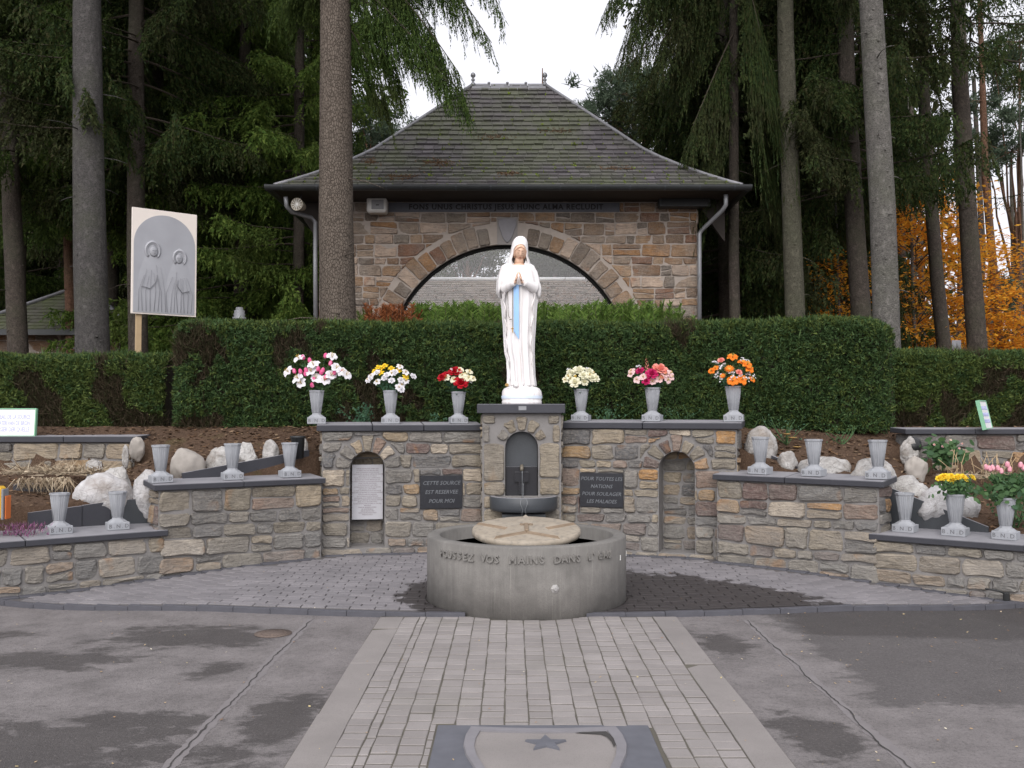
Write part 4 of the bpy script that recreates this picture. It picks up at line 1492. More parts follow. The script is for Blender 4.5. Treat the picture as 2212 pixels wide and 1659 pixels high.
plaque(wall_ul[1], pl0, zpl0, pl1, zpl1, .03, "black stone plaque reading CETTE SOURCE EST RESERVEE POUR MOI", ["CETTE SOURCE", "EST RESERVEE", "POUR MOI"], .060, M['black_stone'], M['letter_grey'], line_h=.10)
plaque(wall_ur[1], pr0, zpr0, pr1, zpr1, .03, "black stone plaque reading POUR TOUTES LES NATIONS POUR SOULAGER LES MALADES", ["POUR TOUTES LES", "NATIONS", "POUR SOULAGER", "LES MALADES"], .056, M['black_stone'], M['letter_grey'], line_h=.083)
pn_txt = ["VIERGE DES PAUVRES, APRES DIEU", "TU MEME T'ES DITE DES PAUVRES", "AVEC CONFIANCE NOUS VENONS", "TU NOUS AS DIT: JE SUIS LA VIERGE DES PAUVRES", "AVEC BONTE TU ES VENUE", "POUR TOUS CEUX QUI, COMME NOUS,", "ET NOUS QUI AVONS BESOIN DE TOI",
          "TU NOUS CONDUIS A LA SOURCE POUR NOUS", "POUR TOUTES NOS PEINES", "TU ES POUR NOUS UNE MERE", "LA MEDIATRICE DE TOUTES LES GRACES", "L'EPOUSE DU SAINT ESPRIT", "LA MERE COMPATISSANTE ET PUISSANTE",
          "QUI AIME LES PAUVRES ET TOUS LES HOMMES", "QUI SOULAGE LES MALADES", "QUI CONSOLE LA SOUFFRANCE", "QUI DONNE AUX HOMMES LE SAUVEUR", "LA REINE ET LA MERE DE TOUTES LES NATIONS", "BENIS NOUS, SECOURS NOUS", "CONDUIS NOUS PAR LA MAIN A TON FILS", "VERS JESUS",
          "DANS SA GRANDE LUMIERE", "DE VIE ETERNELLE", "VIERGE DES PAUVRES", "NOUS CROYONS EN VOUS", "PRIEZ EN NOUS"]
fl = wall_ul[1]
uu0, uu1 = NL[0] - rl + .02, NL[0] + rl - .01
zz0, zz1 = W(795, 1125, 10.55).z, W(795, 1004, 10.55).z
plaque(lambda u, v, w: fl(u, v, w - .17), uu0, zz0, uu1, zz1, .012, "pale metal panel with many lines of brown text inside the left niche", pn_txt, .0162, M['panel'], M['letter_print'], shear=0, line_h=.0205, cat="text panel", yoff=.004)

# ================================================================== PLANTING BED BEHIND THE WALLS
BEDF = [(-9, 5.8, .66), (-4.62, 9.17, .68), (-4.24, 9.42, .70), (-3.72, 9.73, .72), (-3.50, 9.82, .74), (-3.46, 9.84, .86), (-3.0, 10.05, .89), (-2.16, 10.64, 1.12), (-2.12, 10.76, 1.405), (-.33, 11.08, 1.41), (.55, 11.06, 1.42),
        (2.40, 10.44, 1.43), (2.44, 10.26, 1.20), (2.9, 9.90, .97), (3.40, 9.51, .90), (3.50, 9.52, .86), (3.68, 9.43, .84), (4.45, 8.92, .50), (4.7, 8.75, .47), (9, 5.6, .46)]
def bed_front(x):
    for (ax, ay, az), (bx, by, bz) in zip(BEDF, BEDF[1:]):
        if ax <= x <= bx:
            t = (x - ax) / (bx - ax)
            return ay + (by - ay) * t, az + (bz - az) * t
    return BEDF[0][1:] if x < 0 else BEDF[-1][1:]

def bed_z(x, y):
    yf, zf = bed_front(x)
    sl, sr = smooth((-3.75 - x) / .7), smooth((x - 4.0) / .6)
    yb = 11.5
    zt = 1.40
    # beyond the low garden walls' ends the slope stays lower in front of them
    t = max(0.0, min(1.0, (y - yf) / max(.2, yb - yf)))
    z = zf + (zt - zf) * t ** .8
    if x < -3.75 and y < 10.92:
        t2 = max(0, min(1, (y - yf) / (10.8 - yf)))
        z = z * (1 - sl) + sl * (zf + (.92 - zf) * t2)
    if x > 4.0 and y < 10.72:
        t2 = max(0, min(1, (y - yf) / (10.6 - yf)))
        z = z * (1 - sr) + sr * (zf + (.93 - zf) * t2)
    if y > 11.5:
        z = 1.40
    return z

import mathutils.noise as mnoise
def build_bed():
    xs = sorted(set(list(np.linspace(-8.9, 8.9, 150)) + [b[0] for b in BEDF]))
    mb = MB()
    V = []
    rows = 26
    for x in xs:
        yf, zf = bed_front(x)
        V.append((x, yf, -.3))
        for j in range(rows):
            y = yf + (11.9 - yf) * (j / (rows - 1)) ** 1.05
            z = bed_z(x, y)
            if j > 0:
                z += .02 * mnoise.noise(Vector((x * 4, y * 4, 0))) + .02 * mnoise.noise(Vector((x * 11, y * 11, 3)))
            V.append((x, y, z))
        V.append((x, 60.0, 1.35))
        V.append((x, 300.0, 1.35))
    k = rows + 3
    Fc = [(i * k + j, (i + 1) * k + j, (i + 1) * k + j + 1, i * k + j + 1) for i in range(len(xs) - 1) for j in range(k - 1)]
    mb.add(V, Fc, 0, True)
    # plateau either side and a skirt down to the court
    for sx in (-1, 1):
        mb.add([(sx * 8.9, 6, .66), (sx * 200, 6, 1.3), (sx * 200, 300, 1.3), (sx * 8.9, 300, 1.35), (sx * 8.9, 11.9, 1.40)], [(0, 1, 2, 3, 4)])
        mb.add([(sx * 8.9, 5.6, .66), (sx * 200, 5.6, 1.3), (sx * 200, 5.6, -.2), (sx * 8.9, 5.6, -.2)], [(0, 1, 2, 3)])
        mb.add([(sx * 8.9, 5.6, .66), (sx * 8.9, 6, .66), (sx * 200, 6, 1.3), (sx * 200, 5.6, 1.3)], [(0, 1, 2, 3)])
    o = mb.build("planting_bed", M['soil'])
    tag(o, kind='structure')
    return o
bed = build_bed()

def scatter_bits(name, pts, size, mat, seed, lift=.012, kind='stuff'):
    """small curled leaf bits lying about"""
    r = np.random.default_rng(seed)
    P = np.array(pts)
    n = len(P)
    a = r.uniform(0, 2 * PI, n)
    s = r.uniform(size[0], size[1], n)
    e1 = np.stack([np.cos(a), np.sin(a), r.uniform(-.35, .35, n)], 1) * s[:, None]
    e2 = np.stack([-np.sin(a), np.cos(a), r.uniform(-.35, .35, n)], 1) * (s * r.uniform(.3, .8, n))[:, None]
    P = P + np.array([0, 0, lift])
    V = np.stack([P - e1, P - e2, P + e1, P + e2], 1).reshape(-1, 3)
    i = np.arange(n)[:, None] * 4
    T = np.concatenate([i + np.array([[0, 1, 2]]), i + np.array([[0, 2, 3]])])
    o = link(name, np_mesh(name, V, T, mat))
    tag(o, kind=kind)
    return o
pts = []
r_ = random.Random(3)
while len(pts) < 9000:
    x = r_.uniform(-6.5, 6.5)
    yf, _ = bed_front(x)
    y = r_.uniform(yf, 11.6)
    pts.append((x, y, bed_z(x, y)))
scatter_bits("leaf_litter", pts, (.008, .036), M['litter'], 5)
pts = []
for _ in range(1500):
    x, y = r_.uniform(-6, 6), 3.6 + 4.5 * r_.random() ** .8
    if y < fan_front(x) - .03:
        z = gz(x, y) + (.016 if PX0 < x < PX1 else .003)
        if r_.random() < (.75 if x > 1.2 else .3):
            pts.append((x, y, z))
for _ in range(60):
    x = r_.uniform(-4, 4)
    y = r_.uniform(fan_front(x), wall_y(x) - .1)
    if math.hypot(x - BX, y - BY) > .9:
        pts.append((x, y, gz(x, y) + FANH))
scatter_bits("fallen_leaf_bits", pts, (.003, .012), M['floor_leaf'], 6, .004)

# ================================================================== THE STONE PAVILION
HY = 16.0
house = empty("stone_pavilion", (0, HY, 1.36), None, "stone pavilion with mossy hipped slate roof and wide round arch behind the statue", "pavilion")
def part(mb, name, mat, parent=house):
    o = mb.build(name, mat)
    o.parent = parent
    o.matrix_parent_inverse = Matrix.Translation(parent.location).inverted()
    return o
hx0, hx1 = (688 - CX) / F * HY, (1508 - CX) / F * HY
hf, hU, hN, hL = frame_fn((hx0, HY), (hx1, HY))
ac = (1098 - CX) / F * HY - hx0
avs = W(1098, 789, HY).z
ar = W(1098, 527, HY).z - avs
HT = 5.22
mb = MB()
wall_body(mb, hf, hL, 1.2, HT, .42, [(ac, avs, 1.2, ar)], 32)
for sx in (0, 1):                                           # side walls and rear corner piers
    xa = hx0 + .42 if sx == 0 else hx1
    mb.box((xa - .21, HY + .42 + 2.0, (1.2 + HT) / 2), (.42, 4.0, HT - 1.2))
mb.box(((hx0 + hx1) / 2, HY + 4.30, HT - .02), (hx1 - hx0 - .84, .24, .18))
hw = part(mb, "wall", M['house_mortar'])
hr = random.Random(77)
pzl0, pzl1 = W(1098, 458, HY).z, W(1098, 438, HY).z
pxl0, pxl1 = W(840, 448, HY).x - hx0, W(1338, 448, HY).x - hx0
k0, k1 = W(1074, 500, HY).x - hx0, W(1118, 500, HY).x - hx0
kz0, kz1 = avs + ar + .004, W(1098, 470, HY).z
def hstone(p, depth):
    stone_obj(p, hf, hw, M['house_stone'], depth, r=hr, rough=.009, cut=.10)
for q in courses(hL, 1.95, HT - .01, hr, (.12, .235), (.14, .42), (pzl0 - .006, pzl1 + .006), .42, .016):
    P = cut_niche(q, ac, avs, 1.2, ar, ar + .36)
    for h in ((pxl0, pzl0, pxl1, pzl1), (k0 - .01, kz0, k1 + .01, kz1)):
        P = [z for p in P for z in cut_rect(p, *h)]
    for p in P:
        hstone(p, hr.uniform(.010, .026))
nv = 33
for k in range(nv):
    a0, a1 = PI * k / nv, PI * (k + 1) / nv
    am = (a0 + a1) / 2
    u_, v_ = ac + ar * math.cos(am), avs + ar * math.sin(am)
    if v_ < 2.35 or k0 - .06 < ac + (ar + .1) * math.cos(am) < k1 + .06 and v_ > avs + ar * .9:
        continue
    voussoirs(hf, hw, M['house_stone'], ac, avs, ar + .006, ar + .36, 1, .022, hr, a0, a1)
for q in courses(3.9, 2.0, HT - .01, hr, (.2, .3), (.3, .7), ()):       # right-hand flank
    stone_obj(q, lambda u, v, w: Vector((hx1 + w, HY + u, v)), hw, M['house_stone'], .016, r=hr)
# keystone with its plain shield
mb = MB()
mb.prism([(k0, kz0 - .02), (k1, kz0 - .02), (k1, kz1), (k0, kz1)], hf, -.02, .022)
part(mb, "keystone", M['border'])
sh = [(x * 1.0, y) for x, y in shield_pts(.145, .19, -.22, -.012, 8)]
mb = MB()
kc = ((k0 + k1) / 2, (kz0 + kz1) / 2)
nS = len(sh)
V = [hf(kc[0] + x, kc[1] + y, .021) for x, y in sh] + [hf(kc[0] + x * .96, kc[1] + y * .96, .045) for x, y in sh]
mb.add(V, [(i, (i + 1) % nS, nS + (i + 1) % nS, nS + i) for i in range(nS)] + [tuple(range(nS, 2 * nS))])
part(mb, "shield", M['rim_stone'])
# inscription band
M['band'] = flat('inscription_stone', (0.085, 0.088, 0.105), 0.6, var=0.25, scale=10)
M['band_letter'] = flat('carved_letter', (0.022, 0.021, 0.022), 0.8)
mb = MB()
mb.prism([(pxl0, pzl0), (pxl1, pzl0), (pxl1, pzl1), (pxl0, pzl1)], hf, -.02, .020)
part(mb, "inscription_band", M['band'])
me = text_mesh("FONS UNUS CHRISTUS JESUS HUNC ALMA RECLUDIT", .128, .001, M['band_letter'], "lettering", spacing=1.13, bold=.004)
o = link("lettering", me, house)
o.matrix_parent_inverse = Matrix.Translation(house.location).inverted()
xw = max(v.co.x for v in me.vertices) - min(v.co.x for v in me.vertices)
o.scale = ((W(1302, 448, HY).x - W(883, 448, HY).x) / xw, 1, 1)
o.location = (W(1093, 448, HY).x, HY - .0225, (pzl0 + pzl1) / 2)
o.rotation_euler = (PI / 2, 0, 0)
# glazed arch: frame and pane
mb = MB()
fr = [Vector((hx0 + ac + (ar - .03) * math.cos(PI * k / 40), HY + .12, avs + (ar - .03) * math.sin(PI * k / 40))) for k in range(41)]
fr = [Vector((hx0 + ac + ar - .03, HY + .12, 1.4))] + fr + [Vector((hx0 + ac - ar + .03, HY + .12, 1.4))]
mb.tube(fr, .035, 6, smooth=False)
part(mb, "arch_frame", M['frame'])
mb = MB()
pts = [(ac + ar - .03, 1.4)] + [(ac + (ar - .03) * math.cos(PI * k / 40), avs + (ar - .03) * math.sin(PI * k / 40)) for k in range(41)] + [(ac - ar + .03, 1.4)]
mb.prism(pts, hf, -.128, -.122)
part(mb, "arch_pane", M['glass'])
# ---- roof
EX0, EX1, EY0 = (590 - CX) / F * 15.2, (1606 - CX) / F * 15.2, 15.2
HALF = 3.05
EY1 = EY0 + 2 * HALF
ZE, ZK, ZR, TK = W(1098, 402, 15.2).z, W(1400, 330, 16.6).z, W(1098, 186, 18.25).z, 1.35
def rz(t):
    if t < TK:
        q = t / TK
        return ZE + (ZK - ZE) * (q * .82 + .18 * q * q)
    return ZK + (ZR - ZK) * (t - TK) / (HALF - TK)
def rpt(side, t, s, off=0.0):
    """side F/B/L/R, t = inset from the eave, s 0..1 along the course"""
    z = rz(t)
    dz_ = (rz(min(HALF, t + .05)) - rz(max(0, t - .05)))
    dt = min(HALF, t + .05) - max(0, t - .05)
    L = math.hypot(dz_, dt)
    nh, nv_ = -dz_ / L * off, dt / L * off
    x0, x1, y0, y1 = EX0 + t, EX1 - t, EY0 + t, EY1 - t
    if side == 'F':
        return Vector((x0 + (x1 - x0) * s, y0 + nh, z + nv_))
    if side == 'B':
        return Vector((x1 + (x0 - x1) * s, y1 - nh, z + nv_))
    if side == 'L':
        return Vector((x0 + nh, y1 + (y0 - y1) * s, z + nv_))
    return Vector((x1 - nh, y0 + (y1 - y0) * s, z + nv_))
mb = MB()
ts = list(np.linspace(0, TK, 6)) + list(np.linspace(TK, HALF, 4))[1:]
for side in 'FBLR':
    for t0, t1 in zip(ts, ts[1:]):
        mb.add([rpt(side, t0, 0), rpt(side, t0, 1), rpt(side, t1, 1), rpt(side, t1, 0)], [(0, 1, 2, 3)])
mb.add([(EX0, EY0, ZE - .02), (EX1, EY0, ZE - .02), (EX1, EY1, ZE - .02), (EX0, EY1, ZE - .02)], [(3, 2, 1, 0)]) if False else None
roof = part(mb, "roof", M['slate'])
mb = MB()                                                   # boarded soffit, open over the room
for (a, b) in (((EX0, EY0), (EX1, HY + .3)), ((EX0, HY + .301), (hx0 + .4, EY1)), ((hx1 - .4, HY + .301), (EX1, EY1))):
    mb.box(((a[0] + b[0]) / 2, (a[1] + b[1]) / 2, ZE - .055), (b[0] - a[0], b[1] - a[1], .05))
soff = part(mb, "soffit", M['soffit'])
# slates
sl_s = [0.0]
tt = [0.0]
while tt[-1] < HALF - .001:                                  # inset t per course of equal slope length
    t = tt[-1]
    dzdt = (rz(min(HALF, t + .02)) - rz(t)) / (min(HALF, t + .02) - t) if t < HALF - .02 else 1.0
    tt.append(min(HALF, t + .168 / math.hypot(1, dzdt)))
sr = random.Random(9)
mossP = []
def slate(side, t0, t1, s0, s1, s0b, s1b, into, idx):
    o = sr.uniform(.026, .044)
    A = [rpt(side, t0, s0, o), rpt(side, t0, s1, o + sr.uniform(-.003, .003)), rpt(side, t1, s1b, .004), rpt(side, t1, s0b, .004)]
    B = [rpt(side, t0, s0, .0), rpt(side, t0, s1, .0)]
    return A + B
rest = MB()
SF = [(0, 1, 2, 3), (4, 5, 1, 0), (4, 0, 3), (5, 2, 1)]
cnt = 0
for side in 'FLR':
    for i in range(len(tt) - 1):
        t0, t1 = tt[i], tt[i + 1]
        W0 = (EX1 - EX0 - 2 * t0) if side == 'F' else (EY1 - EY0 - 2 * t0)
        W1 = max(.02, (EX1 - EX0 - 2 * t1) if side == 'F' else (EY1 - EY0 - 2 * t1))
        u = -sr.uniform(0, .2)
        jit = sr.uniform(-.008, .008)
        while u < W0:
            w = sr.uniform(.15, .22)
            a, b = max(0, u) + .007, min(W0, u + w) - .007
            u += w
            if b - a < .03:
                continue
            d = t1 - t0
            a1, b1 = max(0, min(W1, a - d)), max(0, min(W1, b - d))
            dt = sr.uniform(-.012, .006)
            V = slate(side, max(0, t0 + dt * .6 + jit * .3), t1, a / W0, b / W0, a1 / W1, b1 / W1, None, 0)
            if side == 'F' and cnt < 300:
                m2 = MB()
                C = V[0].copy()
                m2.add([p - C for p in V], SF)
                so_ = m2.build("slate", M['slate'], roof, C)
                cnt += 1
            else:
                rest.add(V, SF)
            if side == 'F' and sr.random() < .42 * (1.15 - .5 * t0 / HALF):
                mossP.append((rpt(side, t0 + .01, a / W0, .02), sr.uniform(.018, .042) * (1.4 if sr.random() < .12 else 1)))
def subpart(mb, name, mat, par, kind=None):
    o = mb.build(name, mat, par)
    if kind:
        tag(o, kind=kind)
    return o
subpart(rest, "slate", M['slate'], roof, 'stuff')
# cushions of moss in the joints, as many small bumpy clumps
def clumps(P, mat, name, seed):
    r = np.random.default_rng(seed)
    Vs, Ts = [], []
    base = 0
    for c, s in P:
        k = 16
        th = r.uniform(0, 2 * PI, k)
        rad = s * r.uniform(.1, .9, k)
        for j in range(k):
            p = np.array([c.x + math.cos(th[j]) * rad[j], c.y - r.uniform(0, .02), c.z + math.sin(th[j]) * rad[j] * .55])
            e = r.normal(0, 1, (3, 3)) * s * .30
            Vs.append(p + e)
            Ts.append([base, base + 1, base + 2])
            base += 3
    return np_mesh(name, np.concatenate(Vs), np.array(Ts), mat)
mo = link("moss", clumps(mossP, M['moss'], "moss", 4), roof)
tag(mo, kind='stuff')
# patches of brown needles lying on the slates
P = []
for (px, py, wd, hg, n_) in ((945, 354, 40, 9, 150), (870, 385, 45, 6, 110), (1100, 378, 30, 4, 60), (1075, 300, 40, 8, 60), (1200, 285, 35, 6, 40), (800, 352, 20, 8, 60), (1330, 366, 50, 4, 60)):
    for _ in range(n_):
        x_, y_ = px + sr.gauss(0, wd * .5), py + sr.gauss(0, hg * .5)
        lo, hi = 0.0, HALF
        for _k in range(24):
            mid = (lo + hi) / 2
            q = ray(x_, y_)
            d_ = EY0 + mid
            zz = EYE + q.z / q.y * d_
            if zz > rz(mid):
                lo = mid
            else:
                hi = mid
        p = rpt('F', lo, 0, .025)
        P.append((Vector((q.x / q.y * d_, p.y, p.z)), .02))
mo = link("needle_litter", clumps(P, M['litter'], "needle_litter", 8), roof)
tag(mo, kind='stuff')
# hips, ridge, finials
for side, s in (('F', 0), ('F', 1), ('B', 0), ('B', 1)):
    m2 = MB()
    m2.tube([rpt(side, t, s, .02) for t in np.linspace(0, HALF, 14)], .035, 6)
    part(m2, "hip_flashing", M['lead'])
rx0, rx1 = EX0 + HALF, EX1 - HALF
for k in range(4):
    m2 = MB()
    a, b = rx0 + (rx1 - rx0) * k / 4, rx0 + (rx1 - rx0) * (k + 1) / 4
    yy = EY0 + HALF
    m2.add([(a + .004, yy - .12, ZR - .11), (b - .004, yy - .12, ZR - .11), (b - .004, yy, ZR + .05), (a + .004, yy, ZR + .05), (b - .004, yy + .12, ZR - .11), (a + .004, yy + .12, ZR - .11)],
           [(0, 1, 2, 3), (3, 2, 4, 5)])
    m2.tube([(b - .03, yy, ZR + .03), (b - .03, yy, ZR + .075)], .03, 6)
    part(m2, "ridge_cap", M['lead'])
for x in (rx0 + .02, rx1 - .02):
    m2 = MB()
    m2.lathe([(q * .8, z_ * .8) for q, z_ in ((.07, 0), (.05, .07), (.03, .09), (.03, .13), (.055, .15), (.03, .17), (.028, .21), (.055, .235), (.062, .27), (.045, .31), (.012, .335), (.001, .34))], (x, EY0 + HALF, ZR), 12)
    part(m2, "finial", M['zinc'])
# gutters
def gutter(p0, p1, out):
    m2 = MB()
    ring = lambda p: [Vector(p) + out * (.075 + .075 * math.cos(a)) + Vector((0, 0, -.075 * math.sin(a))) for a in np.linspace(PI, 0, 9)]
    ring2 = lambda p: [Vector(p) + out * (.075 + .085 * math.cos(a)) + Vector((0, 0, -.085 * math.sin(a) - .003)) for a in np.linspace(0, PI, 9)]
    r0 = ring(p0) + ring2(p0)
    r1 = ring(p1) + ring2(p1)
    m2.loft([r0, r1], 0, True, True, False)
    g = part(m2, "gutter", M['gutter'])
    n_ = int((Vector(p1) - Vector(p0)).length / .55)
    for k in range(n_):
        t = (k + .5) / n_
        p = Vector(p0).lerp(Vector(p1), t)
        d = (Vector(p1) - Vector(p0)).normalized()
        m3 = MB()
        rr = [p + out * (.075 + .092 * math.cos(a)) + Vector((0, 0, -.092 * math.sin(a))) for a in np.linspace(0, PI, 7)]
        for q0, q1 in zip(rr, rr[1:]):
            m3.add([q0 - d * .012, q0 + d * .012, q1 + d * .012, q1 - d * .012], [(0, 1, 2, 3)])
        b_ = m3.build("gutter_bracket", M['slab_stone'], g)
zg = ZE - .005
gutter((EX0 - .13, EY0, zg), (EX1 + .13, EY0, zg), Vector((0, -1, 0)))
gutter((EX0, EY0, zg), (EX0, EY1, zg), Vector((-1, 0, 0)))
gutter((EX1, EY0, zg), (EX1, EY1, zg), Vector((1, 0, 0)))
# downpipes
def w_(px, py, d):
    return W(px, py, d)
m2 = MB()
m2.tube([w_(617, 425, 15.3), w_(619, 445, 15.35), w_(630, 458, 15.45), w_(672, 470, 15.8), w_(681, 480, 15.85), w_(681, 560, 15.85), w_(682, 760, 15.85)], .036, 10)
part(m2, "downpipe", M['zinc'])
m2 = MB()
m2.tube([w_(1568, 420, 15.3), w_(1568, 443, 15.35), w_(1560, 455, 15.4), w_(1517, 496, 15.85), w_(1511, 505, 15.87), w_(1511, 560, 15.87), w_(1511, 760, 15.87)], .036, 10)
part(m2, "downpipe", M['zinc'])
# dark slatted corner boards under the eaves
for sx, xa, xb in ((0, EX0 + .1, hx0), (1, hx1, EX1 - .1)):
    m2 = MB()
    m2.hexa([(xb, HY + .0, ZE - .75), (xb, HY + .10, ZE - .75), (xb, HY + .1, ZE - .09), (xb, HY, ZE - .09),
             ((xb * .9 + xa * .1), HY + .0, ZE - .70), ((xb * .9 + xa * .1), HY + .1, ZE - .70), (xa, HY + .1, ZE - .09), (xa, HY, ZE - .09)])
    part(m2, "eave_bracket", M['soffit'])

# loudspeakers and lamp under the eaves
def wbox(name, px0, py0, px1, py1, d, dep, label, cat):
    a, b = W(px0, py1, d), W(px1, py0, d)
    e = empty(name, ((a.x + b.x) / 2, d + dep / 2, a.z), None, label, cat)
    return e, b.x - a.x, b.z - a.z
e, w, h = wbox("loudspeaker", 794, 425, 837, 458, 15.7, .28, "white box loudspeaker on the pavilion wall beside the trunk", "loudspeaker")
m2 = MB()
m2.cbox((-.02, 0, h / 2), (w, .26, h), .03)
m2.build("housing", M['white_plastic'], e)
m2 = MB()
m2.cbox((.0, -.132, h / 2), (w * .62, .02, h * .62), .008)
g = m2.build("grille", M['grey_plastic'], e)
m2 = MB()
m2.box((0, -.144, h / 2 - .01), (.05, .006, .016))
m2.build("badge", M['frame'], g)
m2 = MB()
m2.box((0, .2, h / 2), (.05, .16, .05))
m2.build("bracket", M['frame'], e)
hp = W(647, 444, 15.35)
e = empty("horn_speaker", hp, None, "round tan horn loudspeaker hanging under the left eave corner", "loudspeaker")
m2 = MB()
rt = Matrix.Rotation(R(90), 3, 'X')
pr = [(.03, -.16), (.06, -.12), (.085, -.02), (.102, .08), (.104, .1), (.095, .1), (.08, .04), (.001, .03)]
rings = [[rt @ Vector((r0 * math.cos(2 * PI * k / 20), r0 * math.sin(2 * PI * k / 20), z0)) for k in range(20)] for r0, z0 in pr]
m2.loft(rings)
m2.build("horn", M['horn'], e, (0, 0, 0), (0, 0, R(-14)))
m2 = MB()
for k in range(6):
    a = PI * k / 6
    m2.box((0, -.098, 0), (.19, .006, .006), Matrix.Rotation(a, 3, 'Y'))
m2.build("grille", M['white_plastic'], e, (0, 0, 0), (0, 0, R(-14)))
m2 = MB()
m2.tube([(0, .06, .05), (.02, .08, .3)], .012, 6)
m2.build("bracket", M['frame'], e)
e, w, h = wbox("eave_lamp", 1424, 425, 1535, 446, 15.75, .2, "long dark box lamp under the right eave of the pavilion", "lamp")
m2 = MB()
m2.cbox((0, 0, h / 2), (w, .2, h), .012)
m2.build("housing", M['gutter'], e)
m2 = MB()
m2.cbox((0, -.102, h / 2), (w * .92, .008, h * .7), .003)
m2.build("cover", M['frame'], e)
for sx in (-.35, .35):
    m2 = MB()
    m2.box((sx * w, .0, h + .05), (.025, .025, .14))
    m2.build("hanger", M['frame'], e)

# ================================================================== FAR BUILDINGS
def hip_house(name, label, x0, x1, y0, y1, zb, ze, zr, inset, smat, wallmat, stones=None, seed=1, white=True, row=.16):
    e = empty(name, ((x0 + x1) / 2, y0, zb), None, label, "house")
    def pt(mb, nm, mat, par=e):
        return part(mb, nm, mat, par)
    half = min((y1 - y0), (x1 - x0)) / 2
    def P(side, t, s, off=0.0):
        z = ze + (zr - ze) * t / half + off
        a, b, c, d = x0 + t, x1 - t, y0 + t, y1 - t
        return {'F': Vector((a + (b - a) * s, c - off * .6, z)), 'B': Vector((b + (a - b) * s, d + off * .6, z)),
                'L': Vector((a - off * .6, d + (c - d) * s, z)), 'R': Vector((b + off * .6, c + (d - c) * s, z))}[side]
    mb = MB()
    for sd in 'FBLR':
        mb.add([P(sd, 0, 0), P(sd, 0, 1), P(sd, half, 1), P(sd, half, 0)], [(0, 1, 2, 3)])
    mb.add([(x0, y0, ze), (x1, y0, ze), (x1, y1, ze), (x0, y1, ze)], [(3, 2, 1, 0)])
    rf = pt(mb, "roof", smat)
    r = random.Random(seed)
    sm = MB()
    nrow = int(math.hypot(half, zr - ze) / row)
    for sd in 'FLR':
        for i in range(nrow):
            t0, t1 = half * i / nrow, half * (i + 1) / nrow
            W0 = ((x1 - x0) if sd == 'F' else (y1 - y0)) - 2 * t0
            W1 = max(.01, W0 - 2 * (t1 - t0))
            u = -r.uniform(0, .2)
            while u < W0:
                w = r.uniform(.18, .26)
                a, b = max(0, u) + .003, min(W0, u + w) - .003
                u += w
                if b - a < .03:
                    continue
                d = t1 - t0
                o = r.uniform(.015, .03)
                A = [P(sd, t0, a / W0, o), P(sd, t0, b / W0, o), P(sd, t1, max(0, min(W1, b - d)) / W1, .004), P(sd, t1, max(0, min(W1, a - d)) / W1, .004), P(sd, t0, a / W0), P(sd, t0, b / W0)]
                sm.add(A, SF)
    so_ = sm.build("slate", smat, rf)
    tag(so_, kind='stuff')
    for sd, s in (('F', 0), ('F', 1)):
        m2 = MB()
        m2.tube([P(sd, half * k / 6, s, .03) for k in range(7)], .05, 6)
        pt(m2, "hip_flashing", M['lead'] if white else M['zinc'])
    m2 = MB()
    m2.tube([P('F', half, 0, .03), P('F', half, 1, .03)], .06, 6)
    pt(m2, "ridge_cap", M['sign_white'] if white == 2 else M['lead'])
    m2 = MB()
    m2.box(((x0 + x1) / 2, y0 - .04, ze - .06), (x1 - x0 + .1, .1, .12))
    pt(m2, "gutter", M['gutter'])
    mb = MB()
    fn, U, N, L = frame_fn((x0 + inset, y0 + inset), (x1 - inset, y0 + inset))
    wall_body(mb, fn, L, zb, ze - .004, y1 - y0 - 2 * inset)
    wl = pt(mb, "wall", wallmat)
    if stones:
        for q in courses(L, stones, ze - .02, r, (.17, .28), (.25, .6)):
            stone_obj(q, fn, wl, M['house_stone'], .02, r=r)
    return e
def px_x(px, d):
    return (px - CX) / F * d
hip_house("slate_roofed_house", "distant stone house with mossy pyramid slate roof, left behind the trunks", px_x(-95, 20.4), px_x(287, 20.4), 20.4, 24.2, 1.3, W(100, 712, 20.4).z, W(147, 617, 22.3).z, .5, M['slate_far'], M['house_mortar'], stones=2.7, seed=4)
hip_house("slate_roofed_annex", "low slate roofed annex stepping down right of the distant pyramid roof", px_x(232, 20.9), px_x(374, 20.9), 20.9, 23.6, 1.3, W(300, 758, 20.9).z, W(240, 706, 22.0).z, .3, M['slate_far'], M['house_mortar'], stones=2.3, seed=5)
hip_house("low_slate_house", "long low house with brown leaf-strewn roof seen through the pavilion arch", -6.2, 6.4, 22.4, 27.6, 1.3, 3.55, W(1098, 606, 25.0).z, .4, M['slate_brown'], M['house_mortar'], seed=6, white=2, row=.15)

# dead leaves lying all over the low roof
lr = np.random.default_rng(17)
n = 5200
t_ = lr.uniform(0, 1, n) ** .8
X, Y = lr.uniform(-6.0, 6.2, n), 22.4 + 2.6 * t_
ok = (np.abs(X - .1) < 6.3 - 2.6 * t_)
zr_ = W(1098, 606, 25.0).z
Z = 3.55 + (zr_ - 3.55) * t_ + .04
keep = ok & (lr.random(n) < np.where(X > -.6, 1.0, .45) * (.35 + .65 * (t_ < .75)))
o = [q for q in bpy.data.objects if q.name.startswith("low_slate_house")][0]
pts = np.stack([X, Y, Z], 1)[keep]
a = unit2 = lr.normal(0, 1, (len(pts), 3, 3)) * np.array([.05, .03, .03])
tr_ = pts[:, None, :] + a
lf_ = link("roof_leaves", np_mesh("roof_leaves", tr_.reshape(-1, 3), np.arange(len(pts) * 3).reshape(-1, 3), M['roof_leaf']), o)
lf_.matrix_parent_inverse = Matrix.Translation(o.location).inverted()
tag(lf_, kind='stuff')

